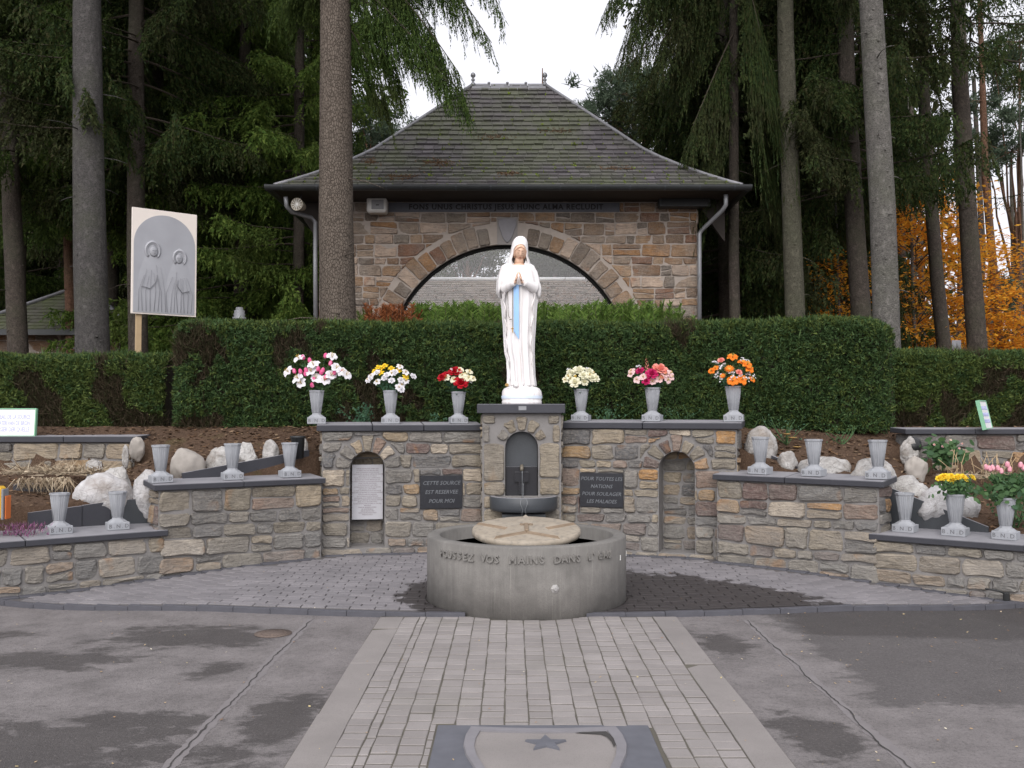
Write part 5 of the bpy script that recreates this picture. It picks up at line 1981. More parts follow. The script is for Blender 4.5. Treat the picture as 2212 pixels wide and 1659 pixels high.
# ================================================================== FOLIAGE GENERATORS
def unit(a):
    return a / np.maximum(1e-9, np.linalg.norm(a, axis=-1, keepdims=True))

def blades(P, D, Ln, Wd, r, jit=.35):
    """one narrow triangle per row: base at P, tip along D"""
    n = len(P)
    rnd = unit(r.normal(0, 1, (n, 3)))
    D = unit(D + rnd * jit)
    S = unit(np.cross(D, unit(r.normal(0, 1, (n, 3)))))
    A, B, C = P - S * (Wd * .5)[:, None], P + S * (Wd * .5)[:, None], P + D * Ln[:, None]
    return np.stack([A, B, C], 1)

def tris_mesh(name, tris, mats, mi=None):
    V = tris.reshape(-1, 3)
    return np_mesh(name, V, np.arange(len(V)).reshape(-1, 3), mats, mi)

def spruce_limb(r, L, droop, up, twig, n_tw, step, bl, bw, hang, second=True):
    """a drooping spruce limb along +x: (foliage triangles, list of axis points)"""
    s = np.linspace(0, 1, 14)
    ax = np.stack([s * L, np.sin(s * 3 + r.uniform(0, 6)) * .06 * L * s, -droop * L * s ** 1.5 + up * L * s ** 3.2], 1)
    def at(q):
        q = np.clip(q, 0, 1) * 13
        i = np.minimum(12, q.astype(int))
        f = (q - i)[:, None]
        return ax[i] * (1 - f) + ax[i + 1] * f
    q = np.sort(r.uniform(.12, 1.0, n_tw)) ** .85
    base = at(q)
    side = np.where(np.arange(n_tw) % 2 == 0, 1.0, -1.0)
    fwd = unit(at(np.minimum(1, q + .05)) - at(np.maximum(0, q - .05)))
    d = np.stack([fwd[:, 0] * .6, side * (1.0 - .55 * hang) * r.uniform(.5, 1.1, n_tw), fwd[:, 2] * .5 - hang * r.uniform(.5, 1.3, n_tw)], 1)
    d = unit(d)
    tl = twig * (1.12 - .72 * q) * r.uniform(.55, 1.25, n_tw)
    out = []
    def fill(base, d, tl, k_mul=1.0):
        k = np.maximum(2, (tl / step * k_mul).astype(int))
        idx = np.repeat(np.arange(len(base)), k)
        f = np.concatenate([np.linspace(.04, 1, m) for m in k])
        sag = np.zeros((len(idx), 3))
        sag[:, 2] = -.28 * tl[idx] * f ** 2
        p = base[idx] + d[idx] * (tl[idx] * f)[:, None] + sag
        dd = d[idx].copy()
        dd[:, 2] -= .45 * f
        n = len(idx)
        out.append(blades(p, dd, bl * r.uniform(.6, 1.3, n), bw * r.uniform(.6, 1.3, n), r, .75))
        return p, idx, f
    p, idx, f = fill(base, d, tl)
    if second:
        pick = r.random(len(p)) < .30
        b2 = p[pick]
        n2 = len(b2)
        d2 = unit(d[idx[pick]] * .45 + np.stack([r.normal(0, .5, n2), r.normal(0, .5, n2), -hang * 1.1 - r.uniform(0, .4, n2)], 1))
        fill(b2, d2, twig * .48 * r.uniform(.4, 1.2, n2) * (1 - .5 * f[pick]))
    m = max(3, int(L / step * 1.4))                           # needles along the axis itself
    qq = r.uniform(.25, 1, m)
    out.append(blades(at(qq), unit(np.stack([np.ones(m), r.normal(0, .6, m), r.normal(-.3, .5, m)], 1)), bl * r.uniform(.7, 1.3, m), bw * np.ones(m), r, .6))
    return np.concatenate(out), ax

def rotz(A, a):
    c, s = math.cos(a), math.sin(a)
    B = A.copy()
    B[..., 0] = A[..., 0] * c - A[..., 1] * s
    B[..., 1] = A[..., 0] * s + A[..., 1] * c
    return B

def wood_tris(ax, r0, r1, n=4):
    m = len(ax)
    t = unit(np.gradient(ax, axis=0))
    a = unit(np.cross(t, np.array([0, 0, 1.0]) + 1e-3))
    b = np.cross(t, a)
    rad = np.linspace(r0, r1, m)[:, None]
    R_ = [ax + (a * math.cos(2 * PI * k / n) + b * math.sin(2 * PI * k / n)) * rad for k in range(n)]
    T = []
    for k in range(n):
        p, q = R_[k], R_[(k + 1) % n]
        T.append(np.stack([p[:-1], q[:-1], q[1:]], 1))
        T.append(np.stack([p[:-1], q[1:], p[1:]], 1))
    return np.concatenate(T)

def spruce_crown(name, seed, z0, z1, rad, n_limb, mat, step=.036, bl=.085, bw=.042, hang=.8, twig=.6, n_tw=64, top=.25, arc=None, droop=.28, second=True, detail_top=None):
    """whole crown, trunk axis at the origin; limbs from z0 to z1, radius shrinking upward"""
    r = np.random.default_rng(seed)
    F_, Wd_ = [], []
    for k in range(n_limb):
        t = (k + r.uniform(0, .8)) / n_limb
        z = z0 + (z1 - z0) * t
        L = rad * ((1 - t) * 1.0 + t * top) * r.uniform(.72, 1.15)
        a = r.uniform(0, 2 * PI) if arc is None else r.uniform(*arc)
        up = (z > (detail_top or 1e9))
        f, ax = spruce_limb(r, L, droop * r.uniform(.6, 1.4), .22 * r.uniform(.5, 1.4), twig, int(n_tw * (.45 if up else 1) * (.55 + .45 * L / rad)), step * (1.9 if up else 1), bl * (1.5 if up else 1), bw * (1.9 if up else 1), hang, second and not up)
        off = np.array([0, 0, z])
        F_.append(rotz(f, a) + off)
        Wd_.append(rotz(wood_tris(ax, .008 + .006 * L, .003), a) + off)
    f, w = np.concatenate(F_), np.concatenate(Wd_)
    tr = np.concatenate([f, w])
    mi = np.concatenate([np.zeros(len(f), np.int32), np.ones(len(w), np.int32)])
    return tris_mesh(name, tr, [mat, M['twig']], mi)

def trunk_mesh(name, pts, rads, mat, seed, n=18, knots=22, kz=(2, 9)):
    r = random.Random(seed)
    P = []
    for (a, b), (ra, rb) in zip(zip(pts, pts[1:]), zip(rads, rads[1:])):
        m = max(2, int((b - a).length / .35))
        for k in range(m):
            P.append((a.lerp(b, k / m), ra + (rb - ra) * k / m))
    P.append((pts[-1], rads[-1]))
    mb = MB()
    rings = []
    for i, (c, rd) in enumerate(P):
        ring = []
        for k in range(n):
            a = 2 * PI * k / n
            q = rd * (1 + .05 * mnoise.noise(Vector((math.cos(a) * 1.3 + seed, math.sin(a) * 1.3, c.z * .5))) + .02 * mnoise.noise(Vector((math.cos(a) * 4, math.sin(a) * 4 + seed, c.z * 2.5))))
            ring.append(c + Vector((math.cos(a) * q, math.sin(a) * q, 0)))
        rings.append(ring)
    mb.loft(rings)
    for _ in range(knots):                                    # stubs of shed limbs
        z = r.uniform(*kz)
        a = r.uniform(PI * 1.05, PI * 1.95)
        i = min(range(len(P)), key=lambda j: abs(P[j][0].z - z))
        c, rd = P[i]
        d = Vector((math.cos(a), math.sin(a), r.uniform(-.3, .1)))
        L = r.uniform(.004, .022)
        mb.tube([Vector((c.x, c.y, z)) + d * rd * .9, Vector((c.x, c.y, z)) + d * (rd + L)], [r.uniform(.014, .034), .010], 6)
    for _ in range(knots // 2):
        z = r.uniform(kz[0], kz[1] + 2)
        a = r.uniform(0, 2 * PI)
        i = min(range(len(P)), key=lambda j: abs(P[j][0].z - z))
        c, rd = P[i]
        d = Vector((math.cos(a), math.sin(a), r.uniform(-.35, .15)))
        L = r.choice([.08, .12, .2, .35, .6])
        q0 = Vector((c.x, c.y, z))
        mb.tube([q0 + d * rd * .9, q0 + d * (rd + L * .5), q0 + d * (rd + L) + Vector((0, 0, -.1 * L))], [.010, .007, .003], 5)
    return mb.mesh(name, mat)

GZ = 1.32        # ground of the wood
def tree(name, label, cat, px0, px1, d, wpx, mat, crown=None, crown_z=0.0, rotc=0.0, scale=1.0, height=19.0, group=None, seed=1, knots=18, py0=700, flare=1.0, curve=0.0):
    """trunk seen from picture column px0 (row py0) to px1 (top row); crown mesh hung on it"""
    b, t = W(px0, py0, d), W(px1, 0, d)
    s = (t.x - b.x) / (t.z - b.z)
    base = Vector((b.x - s * (b.z - GZ), d, GZ))
    r0 = wpx * d / F / 2
    root = empty(name, base, None, label, cat, group)
    curve = curve or random.Random(seed * 3).uniform(-.045, .045)
    top = Vector((s * 9.0, 0, height))
    pts = [Vector((0, 0, -.15)), Vector((s * .5, 0, .5)), Vector((s * 3 + curve, 0, 3)), Vector((s * 6.5, 0, 6.5)), top]
    tm = trunk_mesh("trunk", pts, [r0 * 1.18 * flare, r0 * 1.03, r0 * .95, r0 * .82, r0 * .12], mat, seed, knots=knots, kz=(1.2, 7.5))
    link("trunk", tm, root)
    if crown is not None:
        c = link("crown", crown, root, (s * crown_z * .6, 0, crown_z), (0, 0, rotc))
        c.scale = (scale, scale, scale)
    return root, base

# ---- shared crowns
CR_A = spruce_crown("crown", 1, 0.6, 15.5, 3.1, 130, M['spruce'], hang=.75, detail_top=9)
CR_B = spruce_crown("crown", 2, 0.2, 16.5, 2.8, 140, M['spruce_lit'], hang=.6, twig=.55, detail_top=9)
CR_C = spruce_crown("crown", 3, 0.9, 16.0, 3.0, 130, M['spruce_dark'], hang=1.0, twig=.75, n_tw=62, detail_top=9)
CR_H = spruce_crown("crown", 4, 6.2, 17.5, 2.6, 40, M['spruce_dark'], hang=1.0, twig=.7, detail_top=11)
CR_S = spruce_crown("crown", 6, 2.6, 14.0, 2.6, 60, M['spruce_dark'], hang=.9, twig=.55, n_tw=26, detail_top=8, step=.045, bw=.03)

LG = "dark spruces of the wood left of the pavilion"
RG = "dark spruces of the wood right of the pavilion"
# tall trunks in front, left side
tree("spruce_tree", "leftmost bare brown trunk rising behind the low hedge at the left edge", "tree", 38, 6, 17.5, 42, M['bark_brown'], CR_A, 4.2, 1.0, .9, seed=11, py0=740)
tree("spruce_tree", "thick pale grey trunk standing just left of the picture board", "tree", 200, 187, 14.6, 71, M['bark_slate'], CR_H, 1.6, .4, 1.0, seed=12, py0=740, knots=30)
tree("spruce_tree", "brown trunk directly behind the picture board", "tree", 300, 292, 17.0, 41, M['bark_brown'], CR_C, 3.9, 2.2, .9, seed=13, py0=740)
tree("pine_tree", "slender reddish trunk left of the thick grey trunk", "tree", 150, 133, 20.5, 24, M['bark_red'], CR_H, .8, 3.0, .8, seed=14, py0=600)
tree("spruce_tree", "big scaly-barked trunk in front of the pavilion's left corner", "tree", 731, 725, 13.6, 79, M['bark_scaly'], None, seed=15, py0=690, knots=8, height=20)
# right side
tree("spruce_tree", "greenish trunk standing right of the pavilion, behind the tall hedge", "tree", 1717, 1694, 16.0, 43, M['bark_green'], CR_H, 2.0, 2.0, .95, seed=16, py0=680, knots=24)
tree("spruce_tree", "dark leaning trunk partly hidden by the pale grey trunk on the right", "tree", 1862, 1818, 17.0, 43, M['bark_brown'], CR_C, 3.4, 2.4, .85, seed=17, py0=680)
tree("spruce_tree", "pale grey trunk rising from the right end of the tall hedge", "tree", 1912, 1880, 12.75, 57, M['bark_grey'], CR_H, 2.6, 5.0, .9, seed=18, py0=690, knots=40)
tree("spruce_tree", "thin purple-brown trunk in front of the orange beech leaves", "tree", 2041, 1975, 20.0, 30, M['bark_brown'], CR_S, 4.6, 1.1, 1.0, seed=19, py0=750)
tree("spruce_tree", "thick dark trunk among the orange leaves near the right edge", "tree", 2112, 2062, 17.5, 41, M['bark_brown'], CR_S, 4.2, 4.0, 1.0, seed=20, py0=750)
tree("pine_tree", "thin leaning reddish trunk behind the thick dark trunk at the right edge", "tree", 2152, 2095, 25.0, 19, M['bark_red'], None, seed=21, py0=650, height=17)
tree("birch_tree", "slim pale grey trunk between the greenish trunk and the dark leaning one", "tree", 1766, 1752, 21.0, 14, M['bark_grey'], None, seed=22, py0=660, height=10, knots=4)

# spruces of the wood behind
MARKS = [(-110, "beyond the left edge"), (-60, "at the left edge"), (20, "behind the leftmost brown trunk"), (80, "over the distant pyramid roof"), (130, "left of the thick grey trunk"),
         (230, "right of the thick grey trunk"), (270, "between thick grey trunk and picture board"), (330, "behind the picture board"), (390, "behind the picture board's right edge"), (425, "just right of the picture board"),
         (460, "a little right of the picture board"), (500, "midway from picture board to pavilion"), (560, "nearer the pavilion than the picture board"), (600, "close to the pavilion's left eave"), (640, "behind the horn loudspeaker's corner"), (680, "behind the scaly trunk"),
         (1540, "behind the pavilion's right downpipe"), (1590, "right of the pavilion's downpipe"), (1640, "left of the greenish trunk"), (1690, "behind the greenish trunk"), (1745, "right of the greenish trunk"), (1790, "left of the dark leaning trunk"),
         (1850, "behind the dark leaning trunk"), (1950, "above the golden beech"), (2240, "at the right edge"), (2345, "beyond the right edge")]
USED = set()
def wood_label(px, d):
    w = min(MARKS, key=lambda m: abs(m[0] - px))[1]
    for t in (("front row" if d < 24 else "middle depth" if d < 30 else "far depth") + " of the wood", "deepest shade of the wood"):
        l = "dark spruce " + w + ", in the " + t
        if l not in USED:
            USED.add(l)
            return l
    return l
def wood_tree(px, d, crown, rot, sc, group, label, wpx, cz=-.2, mat='bark_brown', seed=1):
    return tree("spruce_tree", label, "tree", px, px - (px - CX) * .02, d, wpx, M[mat], crown, cz, rot, sc, 18.0, group, seed, knots=4)
wood_tree(640, 18.6, CR_B, .5, 1.0, None, "bright green spruce whose branches touch the pavilion's left eave", 26, -.1, seed=31)
wood_tree(520, 19.5, CR_B, 2.1, 1.0, None, "green spruce with low branches midway between picture board and pavilion", 32, -.3, seed=32)
wood_tree(40, 19.3, CR_B, 1.3, .95, None, "yellow-green spruce hanging over the distant pyramid roof at the left edge", 26, 4.3, seed=33)
for i, (px, d, c, rot, sc, cz) in enumerate([(330, 19.6, CR_A, 2.6, .95, 4.0), (425, 20.6, CR_B, .3, 1.05, .6), (570, 21.5, CR_B, 4.4, 1.0, .2), (240, 21.5, CR_B, 3.0, .95, 4.6), (560, 24, CR_C, 1.9, 1.0, .2), (330, 25, CR_C, 4.0, 1.0, 3.4), (230, 26.5, CR_A, 5.0, 1.05, 4.0), (-60, 26, CR_A, 3.3, 1.0, 3.6),
                                          (130, 29, CR_C, .9, 1.1, 2.0), (20, 31, CR_A, 2.0, 1.1, 2.0), (390, 31, CR_C, 2.9, 1.1, 1.2), (500, 32, CR_A, 5.3, 1.1, .8), (600, 30, CR_C, 4.5, 1.05, .3), (680, 27, CR_A, 1.1, .95, -.1),
                                          (270, 35, CR_C, 1.5, 1.15, .5), (-110, 34, CR_C, .2, 1.1, .5), (460, 38, CR_C, 3.9, 1.2, 0), (80, 39, CR_A, 4.4, 1.2, 0), (640, 37, CR_C, 2.5, 1.2, 0)]):
    wood_tree(px, d, c, rot, sc, LG, wood_label(px, d), 30 * 20 / d, cz, seed=40 + i)
wood_tree(1570, 19.0, CR_C, .2, 1.0, None, "dark drooping spruce filling the gap between the pavilion and the greenish trunk", 30, -.2, seed=34)
wood_tree(1552, 24.0, CR_C, 3.6, .95, None, "dark spruce with hanging boughs just behind the pavilion's right downpipe", 26, 1.0, seed=35)
for i, (px, d, c, rot, sc, cz) in enumerate([(1655, 20.5, CR_C, 1.2, 1.0, .1), (1745, 22.5, CR_C, .4, .85, .3), (1770, 24, CR_A, 2.7, .92, 1.0), (1690, 29, CR_C, 5.1, 1.05, .2), (1590, 29, CR_A, 3.3, 1.0, .2), (1850, 27, CR_C, 4.1, .85, 6.0),
                                          (1950, 29, CR_S, .8, 1.0, 4.5), (2345, 24, CR_S, 2.2, 1.0, 3.5), (1540, 35, CR_C, 4.6, 1.1, 0), (1740, 36, CR_A, .6, 1.1, .5), (1640, 40, CR_C, 1.8, 1.2, 0)]):
    wood_tree(px, d, c, rot, sc, RG, wood_label(px, d), 28 * 20 / d, cz, seed=70 + i)

# ---- boughs that hang into the sky beside the scaly trunk and on the right
def bough_tree(name, limbs, mat, seed, **kw):
    """limbs: (px,py,d) root -> (px,py,d) tip, twig length, hang, n_tw"""
    r = np.random.default_rng(seed)
    Fs, Ws = [], []
    for (p0, p1, twig, hang, ntw) in limbs:
        a, b = W(*p0), W(*p1)
        v = b - a
        L = math.hypot(v.x, v.y)
        f, ax = spruce_limb(r, L, 0.0, 0.0, twig, int(ntw * 1.3), .022, .058, .019, hang)
        slope = v.z / L
        for A in (f, ax):
            A[..., 2] += A[..., 0] * slope + .10 * L * np.sin(np.clip(A[..., 0] / L, 0, 1) * PI)
        an = math.atan2(v.y, v.x)
        off = np.array(a)
        Fs.append(rotz(f, an) + off)
        Ws.append(rotz(wood_tris(ax, .012 + .006 * L, .004), an) + off)
    f, w = np.concatenate(Fs), np.concatenate(Ws)
    return tris_mesh("crown", np.concatenate([f, w]), [mat, M['twig']], np.concatenate([np.zeros(len(f), np.int32), np.ones(len(w), np.int32)]))
big = [o for o in bpy.data.objects if o.get('label', '').startswith("big scaly")][0]
limbs = [((728, -260, 13.6), (985, -40, 13.2), .95, .95, 60), ((728, -160, 13.6), (940, 70, 13.4), .85, 1.0, 60), ((728, -330, 13.6), (1085, 20, 12.9), .55, .85, 56),
         ((728, -80, 13.6), (850, 130, 13.6), .75, 1.0, 48), ((728, -140, 13.5), (985, 150, 13.0), .65, 1.05, 60), ((728, -30, 13.5), (1000, 205, 13.1), .60, 1.05, 64), ((728, -60, 13.5), (965, 175, 13.0), .60, 1.05, 54),
         ((728, -300, 13.5), (1060, 90, 12.8), .42, .8, 44), ((728, 20, 13.6), (830, 205, 13.7), .55, .95, 40), ((728, -300, 13.6), (900, -120, 13.6), 1.1, 1.0, 50), ((728, -420, 13.5), (1040, -120, 13.0), .9, 1.0, 56),
         ((728, -380, 13.6), (830, -150, 13.6), 1.1, 1.0, 44), ((728, -200, 13.7), (620, -60, 13.9), .9, 1.0, 44), ((728, -100, 13.7), (650, -10, 14.2), .6, 1.0, 36)]
cm = bough_tree("crown", limbs, M['spruce'], 5)
o = link("crown", cm, big)
o.matrix_parent_inverse = Matrix.Translation(big.location).inverted()
c2 = link("crown", spruce_crown("crown", 8, 7.8, 18.0, 2.6, 40, M['spruce_dark'], hang=.9, detail_top=5), big)
rt_, rb_ = tree("spruce_tree", "spruce whose long hanging boughs frame the sky right of the pavilion roof", "tree", 1590, 1585, 16.5, 24, M['bark_brown'], None, seed=36, height=18)
limbs = [((1590, -300, 16.5), (1400, -60, 15.6), 1.2, 1.0, 60), ((1590, -180, 16.5), (1370, 40, 15.5), 1.1, 1.0, 60), ((1590, -80, 16.5), (1410, 110, 15.6), .85, 1.0, 56), ((1590, -20, 16.5), (1345, 150, 15.4), .5, .8, 48),
         ((1590, 60, 16.5), (1500, 270, 15.8), .8, 1.0, 50), ((1590, -220, 16.5), (1330, -20, 15.3), .8, .9, 50), ((1590, 120, 16.5), (1525, 330, 16.0), .9, 1.1, 40), ((1590, -100, 16.5), (1470, 60, 16.2), 1.3, 1.1, 50),
         ((1590, 160, 16.5), (1500, 400, 16.2), .9, 1.1, 40), ((1590, 0, 16.6), (1680, 200, 16.8), 1.2, 1.1, 44), ((1590, 100, 16.6), (1660, 320, 16.6), 1.1, 1.1, 44), ((1590, -150, 16.5), (1640, 60, 16.0), 1.3, 1.1, 44)]
o = link("crown", bough_tree("crown", limbs, M['spruce_dark'], 6), rt_)
o.matrix_parent_inverse = Matrix.Translation(rt_.location).inverted()
c2 = link("crown", spruce_crown("crown", 9, 7.5, 17.0, 2.4, 36, M['spruce_dark'], hang=.9, detail_top=5), rt_)

# ---- pines
def pine_crown(seed, tips, origin, tuft=.34, mat='pine', nb=420):
    """limbs from a point on the trunk to clumps of needle tufts"""
    r = np.random.default_rng(seed)
    Fs, Ws = [], []
    for (x, y, z, s) in tips:
        tip = np.array([x, y, z])
        o = np.array([0, 0, origin + (z - origin) * r.uniform(-.1, .35)])
        q = np.linspace(0, 1, 8)[:, None]
        ax = o + (tip - o) * q + np.array([0, 0, .25]) * np.sin(q * PI) * r.uniform(-.6, .9) + r.normal(0, .05, (8, 3)) * q
        Ws.append(wood_tris(ax, .055, .012))
        k = int(16 * s / .5)
        c = tip + r.normal(0, 1, (k, 3)) * np.array([s, s, s * .36])
        for j in range(k):
            Ws.append(wood_tris(np.stack([tip + (c[j] - tip) * t for t in (0, .5, 1)]), .012, .005, 3))
        idx = np.repeat(np.arange(k), nb // 6)
        n = len(idx)
        d = unit(r.normal(0, 1, (n, 3)) + np.array([0, 0, .55]))
        Fs.append(blades(c[idx] + r.normal(0, tuft * .30, (n, 3)), d, tuft * r.uniform(.35, .85, n), .042 * r.uniform(.7, 1.5, n), r, .3))
    f, w = np.concatenate(Fs), np.concatenate(Ws)
    return tris_mesh("crown", np.concatenate([f, w]), [M[mat], M['bark_red']], np.concatenate([np.zeros(len(f), np.int32), np.ones(len(w), np.int32)]))
def pine(label, px, d, wpx, ztop, tips_px, seed, group=None, lean=0, mat='pine'):
    root, base = tree("pine_tree", label, "tree", px, px + lean, d, wpx, M['bark_red'], None, seed=seed, height=ztop - GZ, knots=3, py0=400, group=group)
    r = random.Random(seed)
    tips = []
    for (tx, ty, s) in tips_px:
        p = W(tx, ty, d + r.uniform(-1.2, 1.2))
        tips.append((p.x - base.x, p.y - base.y, p.z - base.z, s))
    zo = W(px, max(t[1] for t in tips_px) + 25, d).z - base.z
    link("crown", pine_crown(seed, tips, zo, mat=mat), root)
    return root
pine("umbrella-crowned pine with red limbs behind the right slope of the pavilion roof", 1398, 30, 15, 12.2,
     [(1300, 262, .5), (1345, 240, .55), (1395, 225, .6), (1445, 240, .55), (1330, 205, .5), (1385, 190, .5), (1430, 195, .5), (1270, 232, .35), (1470, 280, .5), (1360, 275, .5), (1425, 290, .45), (1310, 300, .4), (1375, 160, .4), (1340, 170, .35), (1460, 220, .4)], 51)
pine("grey-green pine showing between the scaly trunk and the left roof slope", 800, 32, 10, 11.0,
     [(790, 300, .5), (840, 290, .45), (775, 260, .45), (820, 255, .5), (800, 225, .4), (850, 320, .4), (780, 330, .5), (830, 340, .4)], 52)
pine("pine with spreading boughs seen through the left of the arch above the low roof", 1010, 36, 9, 13.0,
     [(950, 590, .5), (985, 575, .5), (930, 598, .35), (1000, 555, .45), (1040, 570, .5), (1060, 545, .5), (1020, 540, .4), (965, 560, .3), (1075, 590, .4)], 53, mat='spruce_dark')
pine("dark-stemmed pine seen through the right of the arch above the low roof", 1172, 34, 17, 14.0,
     [(1150, 575, .5), (1200, 560, .5), (1230, 580, .45), (1210, 590, .5), (1255, 592, .35), (1180, 545, .5), (1145, 550, .4), (1160, 595, .5), (1240, 560, .3)], 54, mat='spruce_dark')
pine("tall open pine with bare lower limbs against the sky at the right edge", 2205, 30, 14, 14.0,
     [(2180, 330, .6), (2150, 330, .4), (2210, 250, .6), (2120, 300, .5), (2195, 180, .6), (2150, 140, .6), (2195, 640, .4), (2205, 90, .6), (2110, 220, .4), (2165, 620, .35)], 55)
for (px, wp, ln, wh) in ((1212, 9, -6, "left one, thickest"), (1246, 7, 4, "right one"), (1232, 5, 0, "middle one, thinnest")):
    tree("pine_tree", "thin dark stem above the low roof within the arch, the " + wh, "tree", px, px + ln, 37, wp, M['bark_brown'], None, seed=int(px), height=9, knots=2, py0=590, group="thin stems seen through the arch")

# ---- copper beeches
def beech(label, px, d, spr, seed, wpx, n_sp=260, leaves=34, zr=(.5, 7.2), rad=2.6, sz=.075):
    root, base = tree("beech_tree", label, "tree", px, px - 20, d, wpx, M['bark_grey'], None, seed=seed, height=8.5, knots=0, py0=640)
    r = np.random.default_rng(seed)
    Fs, Ws = [], []
    for k in range(n_sp):
        z = r.uniform(*zr)
        a = r.uniform(0, 2 * PI)
        t = (z - zr[0]) / (zr[1] - zr[0])
        L = rad * (1 - .55 * t) * r.uniform(.25, 1.05)
        tip = np.array([math.cos(a) * L, math.sin(a) * L, z])
        if k % 3 == 0:
            o = np.array([0, 0, max(.3, z - .5 * L)])
            q = np.linspace(0, 1, 6)[:, None]
            Ws.append(wood_tris(o + (tip - o) * q + np.array([0, 0, .12]) * np.sin(q * PI), .016, .004, 3))
        n = leaves
        p = tip + r.normal(0, 1, (n, 3)) * np.array([.34, .34, .055])
        e1 = unit(r.normal(0, 1, (n, 3)) * np.array([1, 1, .35])) * (sz * r.uniform(.6, 1.2, n))[:, None]
        e2 = unit(np.cross(e1, np.array([0, 0, 1.0]) + r.normal(0, .35, (n, 3)))) * (sz * .55 * r.uniform(.6, 1.2, n))[:, None]
        q4 = [p - e1, p - e2 * .9, p + e1, p + e2 * .9]
        Fs.append(np.stack([q4[0], q4[1], q4[2]], 1))
        Fs.append(np.stack([q4[0], q4[2], q4[3]], 1))
    f, w = np.concatenate(Fs), np.concatenate(Ws)
    n = len(f) + len(w)
    me = tris_mesh("crown", np.concatenate([f, w]), [M['beech'], M['twig']], np.concatenate([np.zeros(len(f), np.int32), np.ones(len(w), np.int32)]))
    link("crown", me, root)
    return root
beech("golden beech between the pale grey trunk and the thin purple-brown trunk", 1975, 22.5, 0, 61, 7, n_sp=280, rad=2.4, zr=(.4, 5.6))
beech("orange beech behind the thick dark trunk at the right", 2090, 24.0, 0, 62, 7, n_sp=230, zr=(.4, 4.6), rad=2.6)
beech("small golden beech left of the dark leaning trunk", 1812, 18.4, 0, 63, 5, n_sp=150, zr=(.4, 3.3), rad=1.3, sz=.05)
beech("low copper beech at the far right edge above the low hedge", 2215, 24.5, 0, 64, 6, n_sp=110, zr=(.4, 2.6), rad=2.0)
beech("sparse russet sapling visible beside the pavilion's right downpipe", 1535, 28.0, 0, 65, 4, n_sp=60, zr=(.4, 3.2), rad=1.0)

# ---- the far wood, one mass
def far_wood():
    r = np.random.default_rng(91)
    Fs = []
    def add(n, x, y, z, bl, bw):
        P = np.stack([x, y, z], 1)
        Fs.append(blades(P, np.stack([r.normal(0, .6, n), r.normal(0, .6, n), -np.ones(n)], 1), bl * r.uniform(.6, 1.4, n), bw * r.uniform(.6, 1.4, n), r, .5))
    for (xa, xb, ya, yb, n, zt) in ((-46, -11.5, 47, 60, 34000, 20), (9.5, 21, 44, 56, 15000, 17), (24, 42, 50, 60, 4200, 7)):
        x, y = r.uniform(xa, xb, n), r.uniform(ya, yb, n)
        add(n, x, y, 1.4 + zt * r.random(n) ** 1.15, .75, .34)
    Ws = []
    for _ in range(46):
        x, y = r.uniform(-40, -11), r.uniform(40, 50)
        Ws.append(wood_tris(np.array([[x, y, 1.2], [x + r.normal(0, .2), y, 8], [x, y, 15]]), .2, .1, 5))
    for _ in range(26):
        x, y = r.uniform(9, 34), r.uniform(36, 50)
        Ws.append(wood_tris(np.array([[x, y, 1.2], [x + r.normal(0, .2), y, 8], [x, y, 15]]), .17, .08, 5))
    f, w = np.concatenate(Fs), np.concatenate(Ws)
    o = link("far_wood", tris_mesh("far_wood", np.concatenate([f, w]), [M['spruce_dark'], M['bark_brown']], np.concatenate([np.zeros(len(f), np.int32), np.ones(len(w), np.int32)])))
    tag(o, kind='stuff')
far_wood()

